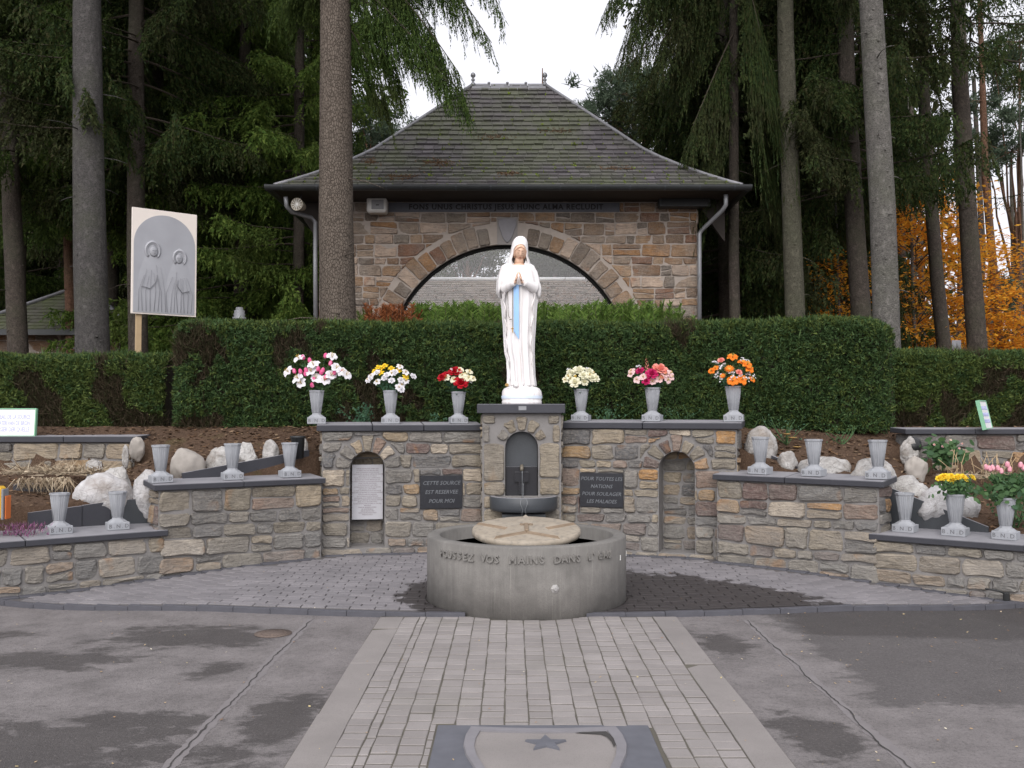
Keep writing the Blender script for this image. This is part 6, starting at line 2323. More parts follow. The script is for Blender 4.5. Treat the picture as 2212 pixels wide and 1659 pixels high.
# ================================================================== HEDGES
def hedge(name, label, path, thick, zb, zt, n, mat, seed, bare=0.0, cap=(0, 0), stems=0, rr=.16, spray=(.032, .066), bareness=None, mat2=None):
    """clipped hedge along a plan path: dark woody core, thousands of leafy sprays in its outer shell"""
    r = np.random.default_rng(seed)
    P = np.array(path, float)
    seg = np.linalg.norm(np.diff(P, axis=0), axis=1)
    cs = np.concatenate([[0], np.cumsum(seg)])
    LT = cs[-1]
    def at(s):
        s = np.clip(s, 0, LT)
        i = np.clip(np.searchsorted(cs, s, 'right') - 1, 0, len(seg) - 1)
        f = ((s - cs[i]) / seg[i])[:, None]
        p = P[i] * (1 - f) + P[i + 1] * f
        t = unit(P[i + 1] - P[i])
        return p, np.stack([t[:, 1], -t[:, 0]], 1)
    def shrink(s):
        e = np.ones_like(s)
        for c, dist in ((cap[0], s), (cap[1], LT - s)):
            if c > 0:
                q = np.clip(1 - dist / c, 0, 1)
                e = np.minimum(e, np.sqrt(np.maximum(0, 1 - q * q)))
        return e
    H = zt - zb
    def surf(s, u, inset):
        """u 0..1 round the section: front foot -> front top -> back top -> back foot"""
        p, nn = at(s)
        e = shrink(s)
        h = thick / 2
        perim = np.array([0, H - rr, H - rr + rr * 1.4, H - rr + rr * 1.4 + thick - 2 * rr, 0, 0])
        tot = 2 * (H - rr) + 2 * rr * 1.4 + thick - 2 * rr
        d = u * tot
        a, b, c = H - rr, H - rr + rr * 1.4, H - rr + rr * 1.4 + thick - 2 * rr
        off, z, no, nz = np.zeros_like(d), np.zeros_like(d), np.zeros_like(d), np.zeros_like(d)
        m = d < a
        off[m], z[m], no[m] = h, d[m], 1
        m = (d >= a) & (d < b)
        q = (d[m] - a) / (b - a) * PI / 2
        off[m], z[m], no[m], nz[m] = h - rr + rr * np.cos(q), H - rr + rr * np.sin(q), np.cos(q), np.sin(q)
        m = (d >= b) & (d < c)
        off[m], z[m], nz[m] = h - rr - (d[m] - b), H, 1
        m = (d >= c) & (d < c + rr * 1.4)
        q = PI / 2 - (d[m] - c) / (rr * 1.4) * PI / 2
        off[m], z[m], no[m], nz[m] = -(h - rr + rr * np.cos(q)), H - rr + rr * np.sin(q), -np.cos(q), np.sin(q)
        m = d >= c + rr * 1.4
        off[m], z[m], no[m] = -h, np.maximum(0, H - rr - (d[m] - c - rr * 1.4)), -1
        off, z = off - no * inset, z - nz * inset
        topk = .86 + .14 * e
        q = p + nn * (off * e)[:, None]
        wav = .035 * np.sin(s * 2.3 + seed) + .02 * np.sin(s * 6.1) + .025 * np.sin(z * 5 + s * 3.1)
        q = q + nn * (wav * np.sign(no) * np.abs(no) * e)[:, None]
        zz = zb + z * topk + nz * (.010 * np.sin(s * 4.1) + .006 * np.sin(s * 11))
        return np.concatenate([q, zz[:, None]], 1), np.concatenate([nn * no[:, None], nz[:, None]], 1)
    # core
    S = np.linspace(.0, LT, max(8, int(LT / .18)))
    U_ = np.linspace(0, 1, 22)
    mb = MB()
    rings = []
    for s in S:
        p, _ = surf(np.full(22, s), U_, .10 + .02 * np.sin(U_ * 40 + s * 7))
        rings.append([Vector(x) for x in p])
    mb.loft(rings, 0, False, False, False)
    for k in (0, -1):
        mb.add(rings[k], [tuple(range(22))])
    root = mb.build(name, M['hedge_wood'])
    tag(root, label, "hedge")
    # sprays
    tot = 2 * (H - rr) + 2.8 * rr + thick - 2 * rr
    uvis = (H - rr + 1.4 * rr + thick - 2 * rr) / tot
    s = r.uniform(-.02, LT + .02, n)
    u = np.where(r.random(n) < .88, r.uniform(0, uvis, n), r.uniform(uvis, 1, n))
    if bare > 0:
        q = np.array([mnoise.noise(Vector((float(a) * 1.5, float(b) * 5.0, seed * 3.7))) + .5 * mnoise.noise(Vector((float(a) * 5, float(b) * 12, seed))) for a, b in zip(s, u)])
        hgt = u * tot / (H - rr)
        lim = bare * (1.15 - np.clip(hgt, 0, 1.05)) * (bareness(s / LT) if bareness else 1.0)
        keep = q > -.55 + lim * 1.35
        s_b, u_b = s[~keep], u[~keep]
        s, u = s[keep], u[keep]
    else:
        s_b = u_b = np.zeros(0)
    n = len(s)
    p, nm = surf(s, u, r.exponential(.035, n) - .02)
    lump = np.array([mnoise.noise(Vector((float(a[0]) * 5, float(a[1]) * 5, float(a[2]) * 5))) for a in p])
    p = p + nm * (.032 * lump)[:, None]
    stray = r.random(n) < .012
    d = unit(nm * .75 + r.normal(0, .55, (n, 3)) + np.array([0, 0, .30]))
    out = []
    for k in range(4):
        dd = unit(d + r.normal(0, .55, (n, 3)))
        out.append(blades(p + r.normal(0, .012, (n, 3)), dd, r.uniform(spray[0], spray[1], n) * np.where(stray, 2.4, 1.0), r.uniform(.012, .024, n), r, .1))
    f = np.concatenate(out)
    lm = np.zeros(len(f), np.int32)
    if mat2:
        pick = np.tile(r.random(n) < .4 * np.clip(.6 + 1.2 * lump, 0, 1) + .25 * (nm[:, 2] > .5), 4)  # tall hedge: lit tone painted mostly onto its top and bulges
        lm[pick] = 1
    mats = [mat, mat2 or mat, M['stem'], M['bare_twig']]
    if len(s_b):
        nb = len(s_b)
        pb, nb_ = surf(s_b, u_b, r.uniform(.02, .12, nb))
        tw = [blades(pb + r.normal(0, .02, (nb, 3)), unit(nb_ * .4 + r.normal(0, .5, (nb, 3)) + np.array([0, 0, .8])), r.uniform(.08, .20, nb), r.uniform(.006, .013, nb), r, .1) for _ in range(3)]
        tw = np.concatenate(tw)
        f = np.concatenate([f, tw])
        lm = np.concatenate([lm, np.full(len(tw), 3, np.int32)])
    Ws = []
    for _ in range(stems):
        s0 = r.uniform(0, LT, 1)
        q = np.linspace(0, r.uniform(.5, 1.0), 7) * (H - rr) / tot
        sp, _ = surf(s0 + np.cumsum(r.normal(0, .022, 7)), q, .06 + r.uniform(-.02, .02, 7))
        Ws.append(wood_tris(sp, r.uniform(.006, .013), .004, 4))
    if Ws:
        w = np.concatenate(Ws)
        lm = np.concatenate([lm, np.full(len(w), 2, np.int32)])
        f = np.concatenate([f, w])
    link("foliage", tris_mesh("foliage", f, mats, lm), root)
    return root
hz = W(1100, 701, 11.8).z
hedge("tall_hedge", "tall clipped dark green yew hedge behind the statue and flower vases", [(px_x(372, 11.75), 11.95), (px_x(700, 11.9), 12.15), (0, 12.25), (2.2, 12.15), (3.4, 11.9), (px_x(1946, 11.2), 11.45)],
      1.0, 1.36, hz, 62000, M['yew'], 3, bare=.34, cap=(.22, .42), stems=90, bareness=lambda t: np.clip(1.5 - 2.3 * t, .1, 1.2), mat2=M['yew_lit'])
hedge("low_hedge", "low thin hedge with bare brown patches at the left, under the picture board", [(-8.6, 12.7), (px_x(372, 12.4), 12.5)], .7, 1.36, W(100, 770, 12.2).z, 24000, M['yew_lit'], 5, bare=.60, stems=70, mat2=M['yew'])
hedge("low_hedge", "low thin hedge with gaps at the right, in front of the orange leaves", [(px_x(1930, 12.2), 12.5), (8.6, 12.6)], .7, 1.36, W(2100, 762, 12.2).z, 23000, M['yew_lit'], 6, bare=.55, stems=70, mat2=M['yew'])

# thuja shoots peeping over the hedge
def thuja(label, px0, px1, pytop, d, mat, seed, group=None, n_fr=80):
    r = np.random.default_rng(seed)
    x0, x1 = px_x(px0, d), px_x(px1, d)
    zt = W(1100, pytop, d).z
    root = empty("thuja_bush", ((x0 + x1) / 2, d, 1.38), None, label, "bush", group)
    Fs, Ws = [], []
    for k in range(n_fr):
        bx, by = r.uniform(x0, x1) - (x0 + x1) / 2, r.uniform(-.3, .3)
        top = (zt - 1.38) * r.uniform(.84, .985)
        lean = r.normal(0, .22, 2)
        L = r.uniform(.35, .6)
        m = 30
        f = np.linspace(0, 1, m)
        ax = np.stack([bx + lean[0] * f * L, by + lean[1] * f * L, top - L + f * L], 1)
        sd = unit(np.array([r.normal(), r.normal() * .5, 0]))
        for sgn in (-1, 1):
            dd = sd * sgn * .9 + np.array([0, 0, .75])
            Fs.append(blades(ax, np.tile(dd, (m, 1)), (.17 * (1 - f * .55)) * r.uniform(.7, 1.2, m), np.full(m, .022), r, .22))
        Ws.append(wood_tris(np.array([[bx * .6, by * .6, .0], [bx, by, top - L], ax[-1]]), .010, .003, 3))
    f, w = np.concatenate(Fs), np.concatenate(Ws)
    link("foliage", tris_mesh("foliage", np.concatenate([f, w]), [mat, M['stem']], np.concatenate([np.zeros(len(f), np.int32), np.ones(len(w), np.int32)])), root)
tg = "green thuja bushes between hedge and pavilion"
tl = ["green thuja bush left of the statue, right beside the dead brown bush", "green thuja bush left of the statue, under the middle of the low roof's left half", "green thuja bush directly left of the statue's elbow",
      "green thuja bush directly right of the statue's elbow", "green thuja bush right of the statue below the arch's right foot", "green thuja bush right of the arch against the stone wall", "rightmost green thuja bush, ending before the downpipe"]
for i, (a, b, t) in enumerate(((890, 965, 652), (960, 1035, 649), (1030, 1100, 652), (1125, 1205, 653), (1200, 1290, 650), (1285, 1375, 648), (1370, 1462, 650))):
    thuja(tl[i], a, b, t, 13.9 + .15 * (i % 2), M['thuja'], 100 + i, tg)
thuja("dead rust-brown thuja bush at the foot of the pavilion wall", 800, 893, 656, 13.8, M['dead_thuja'], 120, None, 70)
thuja("small green thuja sprig squeezed between the scaly trunk and the dead brown bush", 772, 803, 662, 13.9, M['thuja'], 121, None, 14)

# ================================================================== STATUE
SY = PYF + .34
ST = empty("madonna_statue", ((1122 - CX) / F * SY, SY, 1.679), None, "white praying Madonna statue with blue sash and rosary on the central pillar", "statue")
K = .001312
def sx(zx):
    return (zx - 365) * K
def sz(zy):
    return (1555 - zy) * K
def interp(tab, z):
    for (a, b) in zip(tab, tab[1:]):
        if a[0] <= z <= b[0]:
            t = (z - a[0]) / (b[0] - a[0])
            t = t * t * (3 - 2 * t) * .5 + t * .5
            return [p + (q - p) * t for p, q in zip(a[1:], b[1:])]
    return list(tab[0][1:]) if z < tab[0][0] else list(tab[-1][1:])

# robe: z, left x, right x, depth
RB = sorted([(sz(y), sx(l), sx(r_), d) for y, l, r_, d in
             [(1400, 276, 500, .135), (1300, 278, 488, .13), (1180, 270, 484, .13), (1100, 250, 484, .13), (1000, 240, 486, .13), (900, 238, 492, .13), (760, 232, 500, .135), (640, 236, 504, .135), (540, 245, 490, .135), (500, 250, 485, .13)]])
NP = 120
def robe_ring(z):
    l, r_, d = interp(RB, z)
    cx, a = (l + r_) / 2, (r_ - l) / 2
    low = smooth((1.25 - z) / .9)
    ring = []
    for k in range(NP):
        th = 2 * PI * k / NP
        f = .5 + .5 * math.cos(th * 13 + .8 * math.sin(z * 2.2))
        f2 = .5 + .5 * math.cos(th * 7 + 1.3 + .5 * math.sin(z * 3))
        fold = (.008 + .024 * low) * (f ** 3 - .3) + .016 * low * (f2 ** 2 - .4)
        c, s = math.cos(th), math.sin(th)
        ring.append(Vector((cx + (a + fold) * c, (d + fold) * s - .01, z)))
    return ring
mb = MB()
zs_ = np.linspace(sz(1400), sz(500), 60)
mb.loft([robe_ring(z) for z in zs_])
robe = mb.build("robe", M['statue'], ST)
# mantle, open at the front, with the zigzag of its hems
MA = sorted([(sz(y), sx(l), sx(r_), d) for y, l, r_, d in
             [(1395, 268, 506, .142), (1300, 271, 494, .138), (1180, 262, 491, .138), (1100, 240, 490, .14), (1000, 231, 493, .142), (900, 227, 501, .145), (760, 216, 509, .15), (640, 207, 521, .155), (560, 195, 535, .155)]])
def mantle_ring(z, off):
    l, r_, d = interp(MA, z)
    cx, a = (l + r_) / 2, (r_ - l) / 2
    zz = abs(((z * 5.2) % 1.0) - .5) * 2
    open_l, open_r = R(50) + .20 * zz, R(46) + .22 * abs((((z + .1) * 4.6) % 1.0) - .5) * 2
    open_l += .25 * smooth((.75 - z) / .5)
    open_r += .25 * smooth((.75 - z) / .5)
    ring = []
    n = 90
    for k in range(n):
        t = k / (n - 1)
        th = (-PI / 2 + open_r) + t * (2 * PI - open_l - open_r)
        edge = min(t, 1 - t)
        fold = .005 * math.cos(th * 17 + z * 2) + .006 * math.cos(th * 8 + 1)
        lip = .012 * math.exp(-(edge / .03) ** 2)
        c, s = math.cos(th), math.sin(th)
        ring.append(Vector((cx + (a + off + fold * .6) * c, (d + off + fold + lip) * s - .01, z)))
    return ring
mb = MB()
zm = np.linspace(sz(1395), sz(575), 64)
ro_ = [mantle_ring(z, .004) for z in zm]
ri_ = [mantle_ring(z, -.010) for z in zm]
mb.loft(ro_, 0, False, False)
mb.loft(ri_, 0, False, False)
for i in range(len(zm) - 1):
    for e in (0, -1):
        mb.add([ro_[i][e], ro_[i + 1][e], ri_[i + 1][e], ri_[i][e]], [(0, 1, 2, 3)])
mb.build("mantle", M['statue'], ST)
for sd, x0 in ((0, 245), (1, 458)):                           # hem shade painted in as a dark line
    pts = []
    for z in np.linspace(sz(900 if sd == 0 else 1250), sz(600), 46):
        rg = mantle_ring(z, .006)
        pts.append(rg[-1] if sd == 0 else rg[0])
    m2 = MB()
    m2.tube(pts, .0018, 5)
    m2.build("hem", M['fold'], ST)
# cape: shoulders to hanging sleeves
CP = sorted([(sz(y), sx(l), sx(r_), d, dy) for y, l, r_, d, dy in
             [(655, 210, 518, .12, 0), (620, 180, 548, .145, 0), (590, 167, 556, .155, 0), (560, 164, 558, .16, -.005), (500, 166, 545, .16, -.008), (460, 175, 538, .155, -.008), (420, 185, 527, .15, -.005), (360, 205, 497, .135, 0), (325, 236, 470, .112, .012), (305, 258, 452, .095, .022), (285, 272, 444, .085, .03), (262, 285, 438, .08, .035)]])
def cape_ring(q, off=0.0):
    """q 0 = hem, 1 = neck; the hem climbs in front to the forearms"""
    ring = []
    n = 120
    for k in range(n):
        th = 2 * PI * k / n
        c, s = math.cos(th), math.sin(th)
        fr = max(0.0, -s)
        zh = sz(655) + (sz(535) - sz(655)) * smooth((fr - .30) / .5) - .012 * math.cos(th * 9)
        zn = sz(285) + (sz(346) - sz(285)) * smooth((fr - .05) / .75)
        z = zh + (zn - zh) * q
        l, r_, d, dy = interp(CP, z)
        cx, a = (l + r_) / 2, (r_ - l) / 2
        nk = smooth((q - .80) / .20)
        cx, a, d, dy = cx + (sx(361) - cx) * nk, a + (.080 - a) * nk, d + (.080 - d) * nk, dy + (-.012 - dy) * nk
        p = .82 + .18 * nk
        cc, ss = math.copysign(abs(c) ** p, c), math.copysign(abs(s) ** p, s)
        fold = (.008 * math.cos(th * 11 + z * 3) + .006 * math.cos(th * 6 + 2)) * smooth((1 - q) * 1.6)
        ring.append(Vector((cx + (a + off + fold * .5) * cc, (d + off + fold) * ss + dy, z)))
    return ring
mb = MB()
qs = np.linspace(0, 1, 44)
mb.loft([cape_ring(q) for q in qs], 0, True, False)
mb.loft([cape_ring(q, -.012) for q in qs[:24]], 0, True, False)
mb.build("cape", M['statue'], ST)
# forearms in sleeves
for sgn, xe, xw in ((-1, 225, 322), (1, 505, 402)):
    mb = MB()
    e, w = Vector((sx(xe), -.075, sz(552))), Vector((sx(xw), -.215, sz(520)))
    rings = []
    for t in np.linspace(0, 1, 12):
        c = e.lerp(w, t)
        d = (w - e).normalized()
        a = d.cross(Vector((0, 0, 1))).normalized()
        b = a.cross(d)
        rad = .060 - .022 * t
        rings.append([c + a * rad * math.cos(q) * .9 + b * rad * (1 + .25 * (math.sin(q) < 0) * (1 - t)) * math.sin(q) for q in np.linspace(0, 2 * PI, 20, endpoint=False)])
    mb.loft(rings)
    mb.build("sleeve", M['statue'], ST)
# hands, palms together, fingers up
for sgn in (-1, 1):
    mb = MB()
    wr = Vector((sx(357 + sgn * 30), -.218, sz(527)))
    kn = Vector((sx(357 + sgn * 15), -.242, sz(474)))
    a = (kn - wr).normalized()
    side = Vector((0, 1, .3)).normalized()
    rings = []
    for t in np.linspace(0, 1, 8):
        c = wr.lerp(kn, t)
        wdt = .022 + .012 * math.sin(t * PI * .8)
        th_ = .013
        rings.append([c + side * wdt * math.cos(q) + Vector((sgn, 0, 0)) * th_ * math.sin(q) for q in np.linspace(0, 2 * PI, 14, endpoint=False)])
    mb.loft(rings)
    for k, (off, L) in enumerate(((-.024, .054), (-.008, .062), (.008, .058), (.023, .046))):
        r0 = kn + side * off - a * .006
        tip = Vector((sx(357 + sgn * 4), -.248 + off * .7, r0.z + L * .93))
        midp = r0.lerp(tip, .5) + Vector((sgn * .006, 0, 0))
        mb.tube([r0, midp, tip - (tip - midp) * .15, tip], [.0085, .0080, .0068, .003], 8)
    t0 = wr.lerp(kn, .35) + Vector((0, -.026, 0))
    mb.tube([t0, t0 + Vector((-sgn * .006, -.016, .022)), t0 + Vector((-sgn * .016, -.014, .046))], [.010, .009, .005], 8)
    mb.build("hand", M['skin'], ST)
# neck and head, bowed and turned a little to her left
mb = MB()
mb.tube([(sx(362), -.02, sz(345)), (sx(363), -.026, sz(310)), (sx(366), -.034, sz(275))], [.062, .050, .046], 20)
mb.lathe([(.085, -.03), (.076, -.004), (.050, .008)], (sx(360), -.030, sz(345)), 28)
head = None
neck = mb.build("neck", M['skin'], ST)
mb = MB()
nU, nV = 44, 34
HC = Vector((sx(368), -.050, sz(240)))
rings = []
for j in range(nV + 1):
    v = -PI / 2 + PI * j / nV
    ring = []
    for i in range(nU):
        u = 2 * PI * i / nU
        x, y, z = math.cos(v) * math.sin(u), -math.cos(v) * math.cos(u), math.sin(v)
        px, py, pz = .066 * x, .082 * y, .096 * z
        if y < 0:
            front = -y
            jaw = smooth((-z - .1) / .9)
            px *= 1 - .34 * jaw
            g = lambda cx, cz, wx, wz: math.exp(-((px - cx) / wx) ** 2 - ((pz - cz) / wz) ** 2) * front
            py -= .020 * g(0, -.018, .010, .012) + .011 * g(0, .008, .008, .022)       # nose
            py += .008 * (g(-.026, .014, .014, .010) + g(.026, .014, .014, .010))      # eye sockets
            py -= .005 * (g(-.026, .010, .011, .006) + g(.026, .010, .011, .006))      # lids
            py -= .004 * g(0, .034, .035, .008)                                        # brow
            py -= .006 * g(0, -.046, .016, .007)                                       # mouth
            py -= .006 * g(0, -.078, .016, .012)                                       # chin
            py += .003 * g(0, -.060, .014, .005)
        ring.append(Vector((px, py, pz)))
    rings.append(ring)
mb.loft(rings)
hrot = Euler((R(20), R(4), R(9)), 'XYZ')
head = mb.build("head", M['skin'], ST, HC, hrot)
for s_ in (-1, 1):
    m2 = MB()
    m2.tube([(s_ * .014, -.0775, .006), (s_ * .020, -.0800, .0025), (s_ * .027, -.0785, .002), (s_ * .036, -.0710, .006)], [.0016, .0024, .0024, .0014], 6)
    m2.build("eyelid", M['eyes'], head)
    m2 = MB()
    m2.tube([(s_ * .010, -.084, .030), (s_ * .024, -.082, .036), (s_ * .038, -.071, .031)], [.0014, .002, .001], 6)
    m2.build("eyebrow", M['eyes'], head)
m2 = MB()
m2.tube([(-.016, -.075, -.046), (-.006, -.0815, -.0445), (0, -.082, -.0455), (.006, -.0815, -.0445), (.016, -.075, -.046)], [.001, .0028, .0026, .0028, .001], 6)
m2.tube([(-.012, -.076, -.049), (0, -.081, -.051), (.012, -.076, -.049)], [.001, .003, .001], 6)
m2.build("lips", M['lips'], head)
m2 = MB()                                                     # parted hair inside the veil
for s_ in (-1, 1):
    m2.tube([(0, -.060, .078), (s_ * .034, -.056, .060), (s_ * .060, -.034, .020), (s_ * .062, -.020, -.03), (s_ * .056, -.016, -.07)], [.008, .013, .013, .011, .008], 8)
m2.build("hair", M['skin'], head)
# veil: a hood with an arched opening, falling to the shoulders
VL = sorted([(sz(y), sx(l), sx(r_), d, dy) for y, l, r_, d, dy in
             [(92.5, 370, 386, .006, .012), (96, 350, 402, .03, .011), (106, 333, 417, .055, .01), (125, 316, 430, .078, .008), (150, 303, 437, .097, .006), (180, 296, 440, .108, .004), (215, 290, 441, .112, .002), (250, 285, 441, .112, 0), (280, 275, 443, .112, -.004), (310, 262, 452, .115, -.008), (345, 262, 460, .118, -.012), (400, 278, 452, .12, -.014)]])
ztop, zb_v = sz(92.5), sz(400)
def veil_ring(z, off=0.0):
    l, r_, d, dy = interp(VL, z)
    cx, a = (l + r_) / 2, (r_ - l) / 2
    zo = sz(176)
    q = max(0.0, min(1.0, (zo - z) / .085))
    ph = R(50) * math.sqrt(1 - (1 - q) ** 2) if q > 0 else 0.0
    tw = R(6)
    n = 72
    ring = []
    for k in range(n):
        t = k / (n - 1)
        th = -PI / 2 + tw + ph + t * (2 * PI - 2 * ph)
        edge = min(t, 1 - t) * (2 * PI - 2 * ph)
        fo = .004 * math.cos(th * 12) * smooth((sz(200) - z) / .2)
        ring.append(Vector((cx + (a + off + fo) * math.cos(th), (d + off + fo) * math.sin(th) + dy, z)))
    return ring
zv = [ztop - (ztop - zb_v) * (k / 49) ** 1.25 for k in range(50)]
mb = MB()
vo, vi = [veil_ring(z) for z in zv], [veil_ring(z, -.011) for z in zv]
mb.loft(vo, 0, False, False)
mb.loft(vi[3:], 0, False, False)
for i in range(3, len(zv) - 1):
    for e in (0, -1):
        mb.add([vo[i][e], vo[i + 1][e], vi[i + 1][e], vi[i][e]], [(0, 1, 2, 3)])
mb.add([p for p in vo[0]], [tuple(range(72))])
mb.build("veil", M['statue'], ST)
mb = MB()
mb.lathe([(.098, -.05), (.092, -.012), (.076, .002), (.064, -.004)], (sx(360), -.030, sz(356)), 36)
mb.build("collar", M['statue'], ST)
# blue sash
mb = MB()
def robe_front(x, z):
    l, r_, d = interp(RB, z)
    cx, a = (l + r_) / 2, (r_ - l) / 2
    q = max(-1, min(1, (x - cx) / (a + .012)))
    return -(d + .014) * math.sqrt(1 - q * q) - .018
ss = [(y, 314 + 3 * (y - 530) / 470, 360) for y in np.linspace(536, 930, 22)] + [(y, 317 + (360 - 317) * (y - 930) / 75, 360) for y in np.linspace(936, 1003, 8)]
V = []
for (y, a, b) in ss:
    z = sz(y)
    for xx in (a, (a + b) / 2, b):
        V.append((sx(xx), robe_front(sx(xx), z) - (.004 if xx == (a + b) / 2 else 0), z))
mb.add(V, [(3 * i + j, 3 * i + 3 + j, 3 * i + 4 + j, 3 * i + 1 + j) for i in range(len(ss) - 1) for j in (0, 1)])
V = []
for xx in np.linspace(262, 470, 20):
    for y in (518, 542):
        V.append((sx(xx), robe_front(sx(xx), sz(y)) - .004, sz(y)))
mb.add(V, [(2 * i, 2 * i + 1, 2 * i + 3, 2 * i + 2) for i in range(19)])
mb.build("sash", M['sash'], ST)
# rosary
mb = MB()
def bead(x, y, s=.0052):
    z = sz(y)
    p = Vector((sx(x), robe_front(sx(x), z) - .010, z))
    mb.lathe([(.0005, -s), (s * .7, -s * .7), (s, 0), (s * .7, s * .7), (.0005, s)], p, 6)
for y in np.arange(548, 900, 7.5):
    bead(307, y)
for k in range(34):
    t = k / 33
    bead(264 + 6 * t + (26 * max(0, (t - .82) / .18) if t > .82 else 0), 560 + 262 * min(1, t / .9) + (8 if t > .9 else 0))
ros = mb.build("rosary", M['bead'], ST)
mb = MB()
z = sz(920)
y_ = robe_front(sx(305), z) - .010
mb.box((sx(305), y_, z), (.010, .007, .062))
mb.box((sx(304), y_, z + .012), (.030, .007, .010))
mb.build("crucifix", M['gold'], ros)
# base: a low cloud-like rock on a plinth
mb = MB()
rings = []
for y, rx, ry in ((1557, .226, .190), (1528, .226, .190), (1526, .222, .186), (1512, .226, .190), (1470, .230, .192), (1440, .220, .180), (1420, .196, .165), (1402, .150, .15), (1385, .10, .12)):
    z = sz(y)
    rings.append([Vector(((rx + (.010 * mnoise.noise(Vector((math.cos(q) * 3, math.sin(q) * 3, z * 14))) if y < 1512 else 0)) * math.cos(q) + sx(386),
                          (ry + (.012 * mnoise.noise(Vector((math.cos(q) * 4, math.sin(q) * 4, z * 12))) if y < 1512 else 0)) * math.sin(q), z)) for q in np.linspace(0, 2 * PI, 64, endpoint=False)])
mb.loft(rings)
mb.build("rock_base", M['statue'], ST)
mb = MB()
mb.loft([[Vector((sx(386) + (.2315 + o) * math.cos(q), (.1945 + o) * math.sin(q), sz(y))) for q in np.linspace(0, 2 * PI, 64, endpoint=False)] for y, o in ((1508, .0), (1495, .0015), (1482, 0))], 0, True, False)
mb.build("blue_band", M['sky_tint'], ST)
mb = MB()
mb.tube([(sx(330), -.125, sz(1402)), (sx(338), -.165, sz(1396)), (sx(340), -.188, sz(1404))], [.030, .026, .012], 10)
mb.build("foot", M['statue'], ST)
mb = MB()
for k in range(9):
    a = 2 * PI * k / 9
    mb.tube([(sx(258), -.13, sz(1392)), (sx(258) + .022 * math.cos(a), -.135 - .01 * (k % 2), sz(1392) + .020 * math.sin(a))], [.010, .004], 5)
mb.build("rose", M['gold'], ST)

# ================================================================== FLOWER VASES
def vase_proto():
    root = empty("flower_vase")
    mb = MB()
    n = 8
    pr = [(.056, .100), (.048, .118), (.052, .124), (.083, .352), (.089, .354), (.089, .372), (.079, .372), (.072, .30)]
    mb.lathe(pr, (0, 0, 0), n, 0, False, PI / 8, cap=False)
    mb.add([(.0715 * math.cos(PI / 8 + k * PI / 4), .0715 * math.sin(PI / 8 + k * PI / 4), .30) for k in range(8)], [tuple(range(8))])
    for k in range(8):                                        # shallow flutes between the ribs
        a = PI / 8 + k * PI / 4 + PI / 8
        for s_ in (-1, 0, 1):
            d = Vector((math.cos(a), math.sin(a), 0))
            t = Vector((-math.sin(a), math.cos(a), 0))
            p0 = d * (.052 * math.cos(PI / 8) + .0012) + t * .013 * s_ + Vector((0, 0, .125))
            p1 = d * (.0815 * math.cos(PI / 8) + .0012) + t * .020 * s_ + Vector((0, 0, .345))
            mb.tube([p0, p1], [.0022, .003], 4)
    mb.build("vase_body", M['vase'], root)
    mb = MB()
    mb.cbox((0, 0, .036), (.202, .160, .074), .005)
    rings = [[Vector((sx_ * a, sy_ * b, z)) for sx_, sy_ in ((-1, -.5), (-.5, -1), (.5, -1), (1, -.5), (1, .5), (.5, 1), (-.5, 1), (-1, .5))] for a, b, z in ((.088, .070, .0725), (.086, .069, .078), (.056, .052, .100))]
    mb.loft(rings, 0, True, True, False)
    ft = mb.build("foot", M['vase'], root)
    me = text_mesh("B.N.D", .052, .0008, M['letter_dark'], "lettering", spacing=1.5)
    link("lettering", me, ft, (0, -.0808, .036), (PI / 2, 0, 0))
    return root
VP = vase_proto()
VG = "grey flower vases on the ledges"
vases = []
def put_vase(px, A, B, back, zfoot, label, turn=0.0, s=1.0):
    fn, U, N, L = frame_fn(A, B)
    x, y, t = on_line(px, (Vector((*A, 0)) - N * back)[:2], (Vector((*B, 0)) - N * back)[:2])
    o = VP if not vases else copy_tree(VP)
    o.location = (x, y, zfoot)
    vr = random.Random(int(px * 7))
    s *= vr.uniform(.97, 1.03)
    o.rotation_euler = (vr.uniform(-.012, .012), vr.uniform(-.014, .014), math.atan2(U.y, U.x) + turn + vr.uniform(-.09, .09))
    o.scale = (s, s, s)
    tag(o, label, "vase", VG)
    vases.append(o)
    return o
ups = [(684, UL_A, UL_B, 1.459, "vase at the left end of the upper ledge, holding pink and white lilies", 1.02),
       (844, UL_A, UL_B, 1.459, "vase holding the yellow and white flowers", 1.0), (990, UL_A, UL_B, 1.459, "vase holding the red and cream flowers", .98),
       (1255, UR_A, UR_B, 1.487, "vase holding the white roses, right of the statue", .98), (1409, UR_A, UR_B, 1.487, "vase holding the mixed pink and coral flowers", 1.0), (1585, UR_A, UR_B, 1.487, "vase at the right end of the upper ledge, holding orange lilies", 1.04)]
upv = [put_vase(px, a, b, .13, z, l, s=s) for px, a, b, z, l, s in ups]
lw = ["empty vase on the left wing ledge beside the big grey boulder, nearest the edge", "empty vase in the middle of the left wing ledge", "empty vase on the left wing ledge in front of the black plastic pot"]
for px, l in zip((349, 503, 627), lw):
    put_vase(px, LW_A, LW_B, .13, .894, l)
rw = ["empty vase on the right wing ledge in front of the tall white boulder", "empty vase in the middle of the right wing ledge", "empty vase at the outer end of the right wing ledge, under the hedge's rounded end"]
for px, l in zip((1641, 1757, 1895), rw):
    put_vase(px, RW_A, RW_B, .13, .952, l)
for px, l in zip((131, 257), ("empty vase on the lowest left ledge, nearer the left edge", "empty vase on the lowest left ledge, in front of the huge white boulder")):
    put_vase(px, LE_A, LE_B, .22, .450, l)
